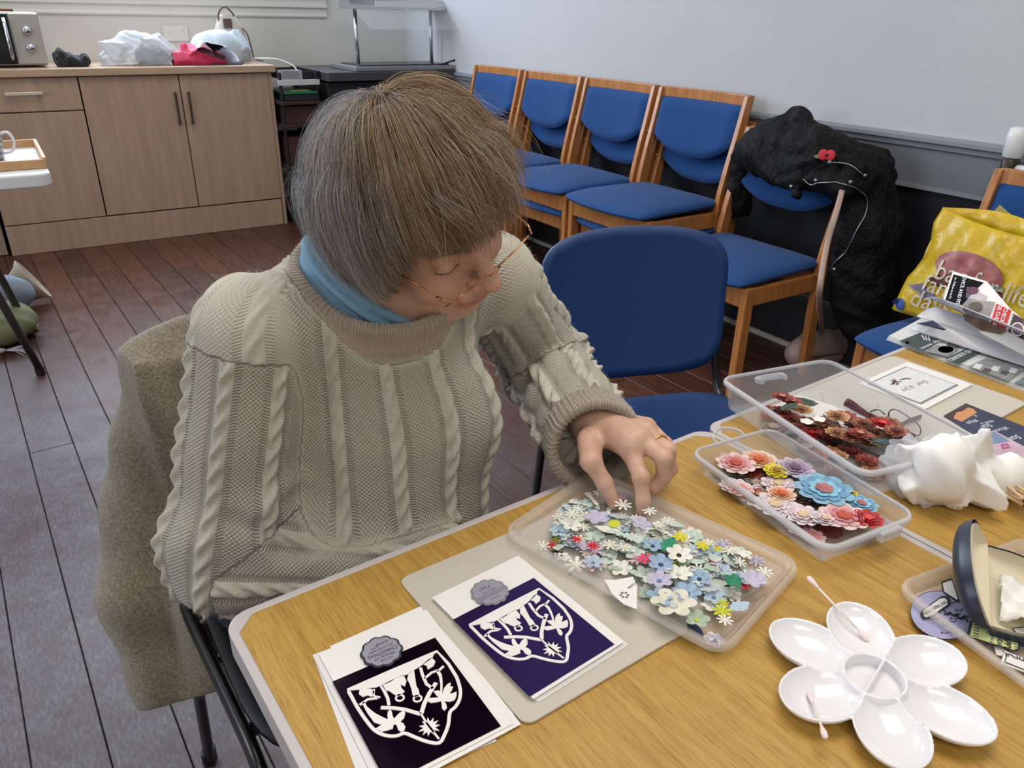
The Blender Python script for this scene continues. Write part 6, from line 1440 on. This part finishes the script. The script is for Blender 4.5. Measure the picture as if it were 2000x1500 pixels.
# ---- spectacles she wears
m_gold=mat('rose_gold_wire',C(214,150,110),.2,1)
sp_=bpy.data.objects.new('spectacles',None); COL.objects.link(sp_); sp_.parent=PW; sp_['label']='thin rose gold framed glasses slid down her nose'
gz=-.0185; gy=.1125
def lens(s):
    c=Vector((s*.0335,gy,gz)); o=[]
    for k in range(20):
        a=2*PI*k/20; x=math.copysign(abs(math.cos(a))**.55,math.cos(a))*.0255; z=math.copysign(abs(math.sin(a))**.6,math.sin(a))*.0150
        o.append(c+Vector((x,-.07*abs(s*.0335+x)+.62*z-.004,z)))
    return o
for s in(-1,1):
    o=lens(s); hpart('lens_rim',o[19:]+o[:12],.0009,m_gold,sp_); P=[Vector(p)-PW.location for p in toW(o)]; MB().add(P,[tuple(range(len(P)))]).build('lens',m_lens,sp_)
    hx=s*.0595; hpart('hinge',[(hx,gy+.000,gz+.012),(hx+s*.006,gy-.010,gz+.013),(hx+s*.007,gy-.016,gz+.013)],.0013,m_gold,sp_)
    hpart('temple',[(hx+s*.007,gy-.016,gz+.013),(hx+s*.012,.055,gz+.016),(s*.078,.01,gz+.020),(s*.081,-.012,gz+.016),(s*.079,-.022,gz-.004)],[.0011,.0013,.0013,.0018,.0018],m_gold,sp_)
    hpart('nose_pad',[(s*.010,gy-.008,gz+.004),(s*.0105,gy-.0085,gz-.003)],.0022,m_lens,sp_)
hpart('bridge',[(-.0085,gy+.001,gz+.006),(0,gy+.004,gz+.009),(.0085,gy+.001,gz+.006)],.001,m_gold,sp_)
# ring on the ring finger
rc=fR[0]+(fR[1]-fR[0])*.62; ax_=(fR[1]-fR[0]); ax_/=np.linalg.norm(ax_); o1=np.cross(ax_,(0,0,1)); o1/=np.linalg.norm(o1); o2=np.cross(ax_,o1)
MB().tube([tuple(rc+(o1*math.cos(t)+o2*math.sin(t))*.0102-PO) for t in [2*PI*k/20 for k in range(21)]],.0011,6).build('ring',mat('yellow_gold',C(226,184,96),.2,1),PW,smooth=True)
# ---- jumper
def around(P,a,b):
    ax=(b-a)/np.linalg.norm(b-a); v=(P-a)@ax; r=P-a-v[:,None]*ax; e=np.array([0,0,1.]) if abs(ax[2])<.8 else np.array([T2[0],T2[1],0]); e=e-ax*(e@ax); e/=np.linalg.norm(e); f=np.cross(ax,e)
    return np.arctan2(r@f,r@e),v
LS=np.array([-.030,.925,.925]); CE=A3(at(1163,868,.772)); cdir=(CE-LE)/np.linalg.norm(CE-LE)
tb0=np.array([.250,-.205]);  # torso axis top (s,t)
def bodyf(P):
    x=P[:,0]-TO[0]; y=P[:,1]-TO[1]; return np.stack([x*T1[0]+y*T1[1],x*T2[0]+y*T2[1],P[:,2]],1)
nax=np.array([T2[0]*.42,T2[1]*.42,1.]); nax/=np.linalg.norm(nax); ncen=np.array([-.156,.824,.944])
def arm_right(P):
    a=smin(capsule(P,RS,RE,.060,.069),capsule(P,RE,RWr,.066,.050),.04)
    return a
def arm_left(P):
    return smin(capsule(P,LS,LE,.056,.060),capsule(P,LE,CE,.060,.0545),.03)
def torso(P):
    B=bodyf(P); Q=B*np.array([1,1.28,1])
    d=capsule(Q,(.250,-.205*1.28,.835),(.215,-.245*1.28,.50),.128,.158)
    d=smin(d,ellip(B,(.275,-.128,.775),(.115,.062,.095)),.06)
    d=smin(d,ellip(B,(.225,-.135,.64),(.14,.075,.09)),.06)
    for e in(RS,LS): d=smin(d,capsule(P,ncen+np.array([0,0,-.03]),e,.062,.053),.05)
    d=smin(d,ellip(B,(.25,-.27,.86),(.13,.06,.10)),.05)
    return d
def jumper(P):
    t_=torso(P); ar=arm_right(P); al=arm_left(P)
    # folds
    q=P-RE; fold=.0045*np.sin(((P-RS)@((RE-RS)/np.linalg.norm(RE-RS)))*68+q[:,0]*30)*np.exp(-(np.linalg.norm(q,axis=1)/.13)**2)
    fold+= .006*np.exp(-((np.linalg.norm(P-(RE+np.array([.075,-.01,.04])),axis=1)-.055)/.012)**2)
    ar=ar-fold+.008*np.exp(-(capsule(P,RE+np.array([.03,-.06,.075]),RE+np.array([.115,-.035,.025]),0,0)/.011)**2)
    q=P-LE; al=al-.006*np.sin((q@cdir)*75+3*np.sin(P[:,0]*25))*np.exp(-(np.linalg.norm(q-cdir*.12,axis=1)/.16)**2)-.006*np.sin(((P-LS)@((LE-LS)/np.linalg.norm(LE-LS)))*60)*np.exp(-(np.linalg.norm(q,axis=1)/.11)**2)
    B=bodyf(P); t_=t_+.003*np.sin(B[:,0]*48+B[:,2]*9)*np.exp(-((B[:,2]-.70)/.12)**2)
    hc=(P-CE)@cdir; al=smax(al,hc-.004,.004); ar=smax(ar,(P-RWr)@((RWr-RE)/np.linalg.norm(RWr-RE)),.004)
    d=smin(t_,ar,.022); d=smin(d,al,.018)
    # neck opening, cuff opening, hem
    h=(P-ncen)@nax; rad=np.linalg.norm((P-ncen)-h[:,None]*nax,axis=1)
    ring=np.sqrt(np.maximum(np.abs(h-.002)-.012,0)**2+(rad-.088)**2)-.0068
    d=smin(d,ring,.010)
    d=smax(d,-(np.maximum(rad-.0815,-h-.03)),.004)
    hc=(P-CE)@cdir; rc_=np.linalg.norm((P-CE)-hc[:,None]*cdir,axis=1)
    d=smax(d,-(np.maximum(np.maximum(rc_-.0475,-hc-.045),hc-.03)),.005)
    cuff=np.sqrt(np.maximum(np.abs(hc+.014)-.018,0)**2+(rc_-.0515)**2)-.0055; d=smin(d,cuff,.006)
    return smax(d,.44-P[:,2],.01)
V,F=sn_mesh(jumper,(-.46,.52,.42),(.24,1.22,1.04),.0027)
# hide-side table clearance: nothing of the jumper may enter the table top
B=bodyf(V); inside=(B[:,1]>-.006)&(V[:,2]>TZ-.034)&(V[:,2]<TZ+.012)&(B[:,0]>-.03)&(B[:,0]<.55)
dt=torso(V); dr_=arm_right(V); dl=arm_left(V)
h=(V-ncen)@nax; rad=np.linalg.norm((V-ncen)-h[:,None]*nax,axis=1); hc=(V-CE)@cdir; rc_=np.linalg.norm((V-CE)-hc[:,None]*cdir,axis=1)
_,vR0=around(V,RS,RE); _,vL0=around(V,LS,LE)
reg=np.where((dr_<dt-.004)&(vR0>.012),1,np.where((dl<dt-.004)&(vL0>.012),2,0)).astype(float)
edge=np.clip(np.minimum(np.abs(dr_-dt+.004),np.abs(dl-dt+.004))/.007,0,1)*np.clip(np.abs(rad-.098)/.004,0,1)
reg=np.where((rad<.098)&(np.abs(h)<.032)&(rad>.05),3,reg); reg=np.where((np.abs(hc+.012)<.026)&(rc_<.075)&(np.linalg.norm(V-CE,axis=1)<.09),4,reg)
ph=np.arctan2(B[:,0]-.235,B[:,1]+.235+.0); uT=ph*.160; vT=B[:,2]
pr1,v1=around(V,RS,RE); kf=1/(1+np.exp(-((V-RE)@((RWr-RE)/np.linalg.norm(RWr-RE))-.015)/.012)); pr1b,v1b=around(V,RE,RWr)
fore=(capsule(V,RE,RWr,0,0)<capsule(V,RS,RE,0,0)); uR=np.where(fore,pr1b,pr1)*.064; vR=np.where(fore,v1b+.27,v1)
pl1,vl1=around(V,LS,LE); pl2,vl2=around(V,LE,CE); foreL=(capsule(V,LE,CE,0,0)<capsule(V,LS,LE,0,0)); uL=np.where(foreL,pl2,pl1)*.058; vL=np.where(foreL,vl2+.27,vl1)
pc_,_=around(V,ncen,ncen+nax); pu_,_=around(V,CE-cdir,CE)
u=np.select([reg==0,reg==1,reg==2,reg==3],[uT,uR,uL,pc_*.088],pu_*.052); v=np.select([reg==0,reg==1,reg==2,reg==3],[vT,vR,vL,h],hc)
SP=np.where(reg==0,.0640,.0560); x=((u/SP+.18)-np.round(u/SP+.18))*SP; ww=v/.0265*2*PI
w=.0046; A_=.0044*np.sin(ww/2*1.0); 
h1=np.maximum(0,1-((x-A_)/w)**2); h2=np.maximum(0,1-((x+A_)/w)**2)
cab=np.maximum(h1*(.55+.45*np.cos(ww/2)),h2*(.55-.45*np.cos(ww/2)))*.0080
lad=-.0020*np.exp(-((np.abs(x)-.0120)/.0030)**2)
disp=np.where(reg<3,(cab+lad)*edge,np.where(reg==3,.0011*np.cos(2*PI*u/.0058),.0012*np.cos(2*PI*u/.0066)))
N=vnormals(V,F); V=V+N*disp[:,None]
Bf=bodyf(V)
def knit_mat():
    m=bpy.data.materials.new('cream_cable_knit'); m.use_nodes=True; t=NT(m); b=t.bsdf
    k=t.attr('knit').outputs['Vector']; s=t.node('ShaderNodeSeparateXYZ'); t.link(k,s.inputs[0]); U,Vv,X=s.outputs[0],s.outputs[1],s.outputs[2]; rg=t.attr('region').outputs['Fac']
    jit=t.math('MULTIPLY',t.math('SUBTRACT',t.noise(t.coord('Object'),26,2),.5),.006)
    Uj=t.math('ADD',U,jit); Vj=t.math('ADD',Vv,jit)
    sn=lambda x,p,ph=0:t.math('SINE',t.math('ADD',t.math('MULTIPLY',x,2*PI/p),ph))
    moss=t.math('MULTIPLY',sn(Uj,.0050),sn(Vj,.0048)); moss=t.math('ADD',t.math('MULTIPLY',moss,.5),.5)
    ax=t.math('ABSOLUTE',X); incab=t.math('LESS_THAN',ax,.0082); lad=t.math('MULTIPLY',t.math('GREATER_THAN',ax,.0082),t.math('LESS_THAN',ax,.0155))
    ladh=t.math('ADD',t.math('MULTIPLY',sn(t.math('ADD',Vj,t.math('MULTIPLY',ax,.35)),.0032),.5),.5); strand=t.math('ADD',t.math('MULTIPLY',sn(t.math('ADD',Vj,t.math('MULTIPLY',ax,1.6)),.0024),.10),.9)
    h=t.mix(lad,t.mix(incab,moss,strand),ladh)
    rib=t.math('ADD',t.math('MULTIPLY',sn(Uj,.0029),.35),.5); isr=t.math('GREATER_THAN',rg,2.5); h=t.mix(isr,h,rib); h=t.mix(t.attr('edge').outputs['Fac'],(.6,.6,.6,1),h)
    fz=t.noise(t.coord('Object'),700,3,.7)
    hh=t.math('ADD',h,t.math('MULTIPLY',t.math('SUBTRACT',fz,.5),.5))
    body=t.ramp(hh,[(.0,C(168,166,154)),(.5,C(196,192,178)),(1,C(220,216,202))]); ribc=t.ramp(hh,[(.1,C(162,150,136)),(.9,C(200,186,170))])
    big=t.ramp(t.noise(t.coord('Object'),9,4,.6),[(.3,(.94,.94,.96,1)),(.7,(1.03,1.02,.99,1))])
    c=t.mix(isr,body,ribc); t.link(t.mix(1,c,big,'MULTIPLY'),b.inputs['Base Color']); b.inputs['Roughness'].default_value=.95; b.inputs['Specular IOR Level'].default_value=.2; b.inputs['Sheen Weight'].default_value=.35; b.inputs['Sheen Roughness'].default_value=.4
    t.bump(hh,.0022,1.0); return m
m_knit=knit_mat()
np_mesh('jumper',V,F,m_knit,PW,{'knit':np.stack([u,v,np.abs(x)],1),'region':reg,'edge':edge},org=PO)
JV,JF,JN=V,F,vnormals(V,F)
# ---- pale blue roll neck
def roll(P):
    ax=toW([(0,-.015,-.062)])[0]-NB; ax/=np.linalg.norm(ax); tilt=ax+np.array([T2[0],T2[1],0])*.02; tilt/=np.linalg.norm(tilt); hh=(P-NB)@tilt
    Hq=toH(P); d=smin(capsule(Hq,(0,-.022,-.05),nbl,.056,.0615),capsule(Hq,nbl,toH(B3(.25,-.24,.80)[None])[0],.075,.12),.03); top=.006
    s1=d-.0095-.0004*np.sin(hh*1100); r=np.sqrt((hh-top)**2+(d-.008)**2)-.0052; r2=np.sqrt((hh-top+.013)**2+(d-.0095)**2)-.0048
    return smin(smin(smax(s1,np.maximum(hh-top,-.055-hh),.002),r,.002),r2,.001)
def under(P):
    B=bodyf(P); a=np.minimum(torso(P)+.022,np.minimum(capsule(P,RS,RE,.042,.038),capsule(P,LS,LE,.040,.036)))
    L_=ellip(B,(.22,-.28,.535),(.165,.13,.085))
    for s_ in(.13,.31): L_=smin(L_,capsule(B,(s_,-.24,.545),(s_,.12,.555),.068,.052),.03); L_=smin(L_,capsule(B,(s_,.12,.55),(s_,.10,.07),.048,.032),.02); L_=smin(L_,capsule(B,(s_,.10,.05),(s_,.21,.03),.03,.022),.02)
    return smin(a,L_,.03)*.85
V4,F4=sn_mesh(under,(-.5,.25,0),(.35,1.25,1.0),.010); n0=len(Vb); z4=np.zeros(len(V4))
Vb=np.concatenate([Vb,V4]); Fb=np.concatenate([Fb,F4+n0]); hairA,tintA,blA=[np.concatenate([q_,z4]) for q_ in (hairA,tintA,blA)]
np_mesh('body',Vb,Fb,skin_mat(),PW,{'scalp':hairA,'tint':tintA,'blush':blA},org=PO)
V,F=sn_mesh(roll,NB-.12,NB+.13,.0026); np_mesh('roll_neck',V,F,fabric('pale_blue_rib',C(128,170,200),900,.0008),PW,org=PO)
# ---- trousers, shoes
def trs(P):
    B=bodyf(P); d=ellip(B,(.22,-.28,.535),(.185,.15,.10)); 
    for s in(.13,.31): d=smin(d,capsule(B,(s,-.24,.545),(s,.12,.555),.082,.066),.04); d=smin(d,capsule(B,(s,.12,.55),(s,.10,.10),.062,.05),.02)
    return np.maximum(smax(d,-(B[:,2]-.085),.004),-(B[:,2]-.4575)*np.where(B[:,1]<-.0,1,-9)-np.where(B[:,1]<0,0,9))
V,F=sn_mesh(lambda P:trs(P)*.9,(-.5,.25,.06),(.35,1.2,.68),.011); np_mesh('trousers',V,F,mat('navy_trousers',C(30,38,58),.85),PW,org=PO)
for s in(.13,.31):
    def sh_(P,s=s):
        B=bodyf(P); return np.maximum(smin(ellip(B,(s,.19,.035),(.042,.075,.036)),ellip(B,(s,.10,.045),(.036,.045,.045)),.03),-B[:,2]+.002)
    c=TW(s,.15,.04); V,F=sn_mesh(sh_,A3(c)-.17,A3(c)+.17,.008); np_mesh('shoe',V,F,mat('black_shoe',C(22,22,24),.4),PW,org=PO)
# ---- hair
def hair(n,seed,fly=False):
    g=np.random.default_rng(seed); pole=np.array([.16,-.50,.84]); pole/=np.linalg.norm(pole)
    c=np.array([0,.000,.022]); R_=np.array([.0720,.0865,.097])
    e1=np.cross(pole,[0,1,0]); e1/=np.linalg.norm(e1); e2=np.cross(pole,e1)
    nc=1100; cth=np.arccos(1-g.random(nc)*1.66); caz=g.random(nc)*2*PI; cl_=g.random(nc); cd=g.normal(0,1,(nc,3))
    k=g.integers(0,nc,n); th0=np.clip(cth[k]+g.normal(0,.05,n),.0,2.2); az=caz[k]+g.normal(0,.06,n)/np.maximum(np.sin(th0),.15)
    M_=11; T=np.linspace(0,1,M_)
    d0=lambda th,a:(np.cos(th)[:,None]*pole+np.sin(th)[:,None]*(np.cos(a)[:,None]*e1+np.sin(a)[:,None]*e2))
    root=d0(th0,az); Pr=c+root*R_
    ok=(Pr[:,2]>.052-.95*np.maximum(0,.05-Pr[:,1]))&(Pr[:,2]>-.088)
    L=(.100+.055*cl_[k]+g.normal(0,.012,n))/.092*(1.0 if not fly else 1.2)
    lift=(.009+.015*cl_[k]+.005*g.random(n))
    if fly: lift=lift+g.random(n)*.022
    swirl=(.55*np.sin(az*1.0+.6)+.20*cd[k,0])
    def path(L):
        P=np.zeros((n,M_,3))
        for i,t in enumerate(T):
            th=th0+L*t; a=az+swirl*t*np.minimum(1,.55/np.maximum(np.sin(th),.4)); d=d0(th,a); base=c+d*R_
            nrm=d/R_; nrm/=np.linalg.norm(nrm,axis=1)[:,None]
            up=lift*(1-(1-min(1,t*2.2))**2)*(1-.25*max(0,t-.7)/.3*cl_[k])+.002; flare=np.where(th>1.2,.010*t*cd[k,2],0)
            P[:,i]=base+nrm*(up+flare)[:,None]
        return P
    P=path(L); zj=cd[k,1]*.012+g.normal(0,.007,n)
    fr=np.clip((P[:,:,1]-.035)/.035,0,1); zlim=(.052*fr+(1-fr)*np.where(P[:,:,1]>-.022,-.050-.2*np.maximum(0,.02-P[:,:,1]),-.128))+zj[:,None]
    below=P[:,:,2]<zlim; first=np.where(below.any(1),below.argmax(1),M_-1); L=L*np.clip(first/(M_-1),.15,1)
    P=path(L)
    P+= (cd[k][:,None,:]*.0042+g.normal(0,.0010,(n,1,3)))*(T**1.4)[None,:,None]
    ww=g.random((n,1))*6.28; P+= (.0016*np.sin(ww+T[None,:]*g.uniform(3,9,(n,1))))[:,:,None]*cd[k][:,None,:]*.6
    if fly: P+=g.normal(0,.010,(n,1,3))*(T**2)[None,:,None]
    P=P[ok]; kk=k[ok]; root=root[ok]
    # keep strands out of the head
    fl=P.reshape(-1,3); sd=head(fl); push=np.maximum(.0022-sd,0); o=fl-c; o/=np.linalg.norm(o,axis=1)[:,None]; P=(fl+o*(push*1.15)[:,None]).reshape(P.shape)
    Pend=P[:,-1]; grey=np.clip(.12-8.5*(.705*Pend[:,0]+.70*Pend[:,1])+4*np.maximum(0,.523*Pend[:,0]-.47*Pend[:,1]+.7*Pend[:,2]-.05),0.04,1)*.95+.10*cd[kk,2]+g.normal(0,.15,len(kk))  # own greyness plus cool window light painted in towards the left and top
    return P,np.clip(grey,0,1),np.clip(.5+.14*cd[kk,0]+g.normal(0,.17,len(kk)),0,1)
def hair_mat():
    m=bpy.data.materials.new('grey_brown_hair'); m.use_nodes=True; t=NT(m); b=t.bsdf
    gg=t.attr('grey').outputs['Fac']; sh=t.attr('shade').outputs['Fac']
    brown=t.ramp(sh,[(.0,C(66,48,36)),(.35,C(112,86,60)),(.7,C(164,134,96)),(1,C(226,200,156))]); gr=t.ramp(sh,[(0,C(92,92,98)),(.45,C(152,154,162)),(.8,C(208,212,220)),(1,C(240,242,246))])
    t.link(t.mix(gg,brown,gr),b.inputs['Base Color']); b.inputs['Roughness'].default_value=.5; b.inputs['Specular IOR Level'].default_value=.35; return m
def curves(name,P,grey,shade,r0,r1,m):
    n,k,_=P.shape; hc_=bpy.data.hair_curves.new(name); hc_.add_curves([k]*n)
    W_=toW(P.reshape(-1,3))-PO; hc_.points.foreach_set('position',W_.astype(np.float32).ravel())
    rad=np.tile(np.linspace(r0,r1,k),n); hc_.points.foreach_set('radius',rad.astype(np.float32))
    for nm_,a in(('grey',grey),('shade',shade)):
        at_=hc_.attributes.new(nm_,'FLOAT','CURVE'); at_.data.foreach_set('value',np.asarray(a,np.float32))
    hc_.materials.append(m); o=bpy.data.objects.new(name,hc_); COL.objects.link(o); o.parent=PW; return o
m_hair=hair_mat()
P,gy_,s_=hair(36000,3); Pf,gf_,sf_=hair(320,9,True)
s_=np.clip(s_+.22*gy_-.04,0,1); P=np.concatenate([P,Pf]); gy_=np.concatenate([gy_,gf_]); s_=np.concatenate([s_,sf_])
ho=curves('hair',P,gy_,s_,.00017,.00006,m_hair); tag(ho,kind='stuff')
# ================================================================== CARDIGAN ON HER CHAIR
cgn=thing('cardigan',TW(.2,-.52,0),'grey-brown wool cardigan hung over the back of the woman\'s chair','cardigan'); CO=np.array(cgn.location)
def card(P):
    B=bodyf(P)
    d=capsule(B*np.array([1,1.6,1]),(.085,-.515*1.6,.782),(.40,-.515*1.6,.806),.042,.038)
    body=np.maximum(np.maximum(np.abs(B[:,1]+.545+.05*(.8-B[:,2]))-.020,np.abs(B[:,0]-.25)-.165-.05*(.8-B[:,2])),np.maximum(B[:,2]-.80,.46-B[:,2])); d=smin(d,body,.03)
    fr=np.maximum(np.maximum(np.abs(B[:,1]+.478)-.018,np.abs(B[:,0]-.20)-.16),np.maximum(B[:,2]-.79,.50-B[:,2])); d=smin(d,fr,.03)
    S=[A3(at(318,700,.775)),A3(at(302,840,.66)),A3(at(276,1000,.53)),A3(at(272,1170,.42)),A3(at(300,1320,.32)),A3(at(307,1362,.295))]
    rs=[.040,.050,.052,.048,.036,.034]
    sl=None
    for a,b,r0,r1 in zip(S[:-1],S[1:],rs[:-1],rs[1:]):
        e=capsule(P,a,b,r0,r1); sl=e if sl is None else smin(sl,e,.03)
    d=smin(d,sl,.025)
    lo_=capsule(P,A3(at(395,1200,.40)),A3(at(420,1360,.28)),.045,.05); d=smin(d,lo_,.03)
    d=d+.006*wob(P,26,.7)+.004*np.sin(B[:,0]*60+B[:,2]*20)
    ax=S[-1]-S[-2]; ax/=np.linalg.norm(ax); hcut=(P-S[-1])@ax; d=smax(d,np.where(np.linalg.norm(P-S[-1],axis=1)<.12,hcut-.012,-1),.004)
    return d*.85
V,F=sn_mesh(card,(-.66,.62,.18),(.16,1.35,.86),.006)
def wool():
    m=bpy.data.materials.new('grey_brown_felted_wool'); m.use_nodes=True; t=NT(m); b=t.bsdf; v=t.coord('Object')
    n=t.noise(v,260,4,.75); n2=t.noise(v,12,4); c=t.ramp(n,[(.3,C(96,89,78)),(.5,C(134,126,112)),(.72,C(170,162,148))]); t.link(t.mix(1,c,t.ramp(n2,[(.3,(.86,.84,.80,1)),(.7,(1.08,1.06,1.02,1))]),'MULTIPLY'),b.inputs['Base Color'])
    b.inputs['Roughness'].default_value=1; b.inputs['Sheen Weight'].default_value=.5; b.inputs['Specular IOR Level'].default_value=.1; t.bump(t.math('ADD',n,t.noise(v,70,3)),.003,.8); return m
m_wool=wool(); np_mesh('cardigan_body',V,F,m_wool,cgn,org=CO)
# fuzz standing off the wool and the jumper, real short fibres
def fuzz(name,V,F,n,seed,L,parent,org,m,rad=.00007,sel=None):
    g=np.random.default_rng(seed); N_=vnormals(V,F); idx=g.integers(0,len(V),n)
    if sel is not None: idx=idx[sel(V[idx])]
    n=len(idx); T_=np.linspace(0,1,4); d=N_[idx]+g.normal(0,.55,(n,3)); d/=np.linalg.norm(d,axis=1)[:,None]; l=L*(.4+g.random(n)*.8)
    P=V[idx][:,None,:]+g.normal(0,.001,(n,1,3))+d[:,None,:]*(l[:,None]*T_[None,:])[:,:,None]+g.normal(0,.28,(n,1,3))*L*(T_**2)[None,:,None]-org
    hc_=bpy.data.hair_curves.new(name); hc_.add_curves([4]*n); hc_.points.foreach_set('position',P.astype(np.float32).ravel()); hc_.points.foreach_set('radius',np.full(n*4,rad,np.float32)); hc_.materials.append(m)
    o=bpy.data.objects.new(name,hc_); COL.objects.link(o); o.parent=parent; tag(o,kind='stuff'); return o
m_fz=mat('wool_fibre',C(176,170,158),.8); m_fz2=mat('cream_fibre',C(214,210,198),.8)
fuzz('wool_fuzz',V,F,26000,4,.005,cgn,CO,m_fz); fuzz('jumper_fuzz',JV,JF,30000,5,.0028,PW,PO,m_fz2,.00005)
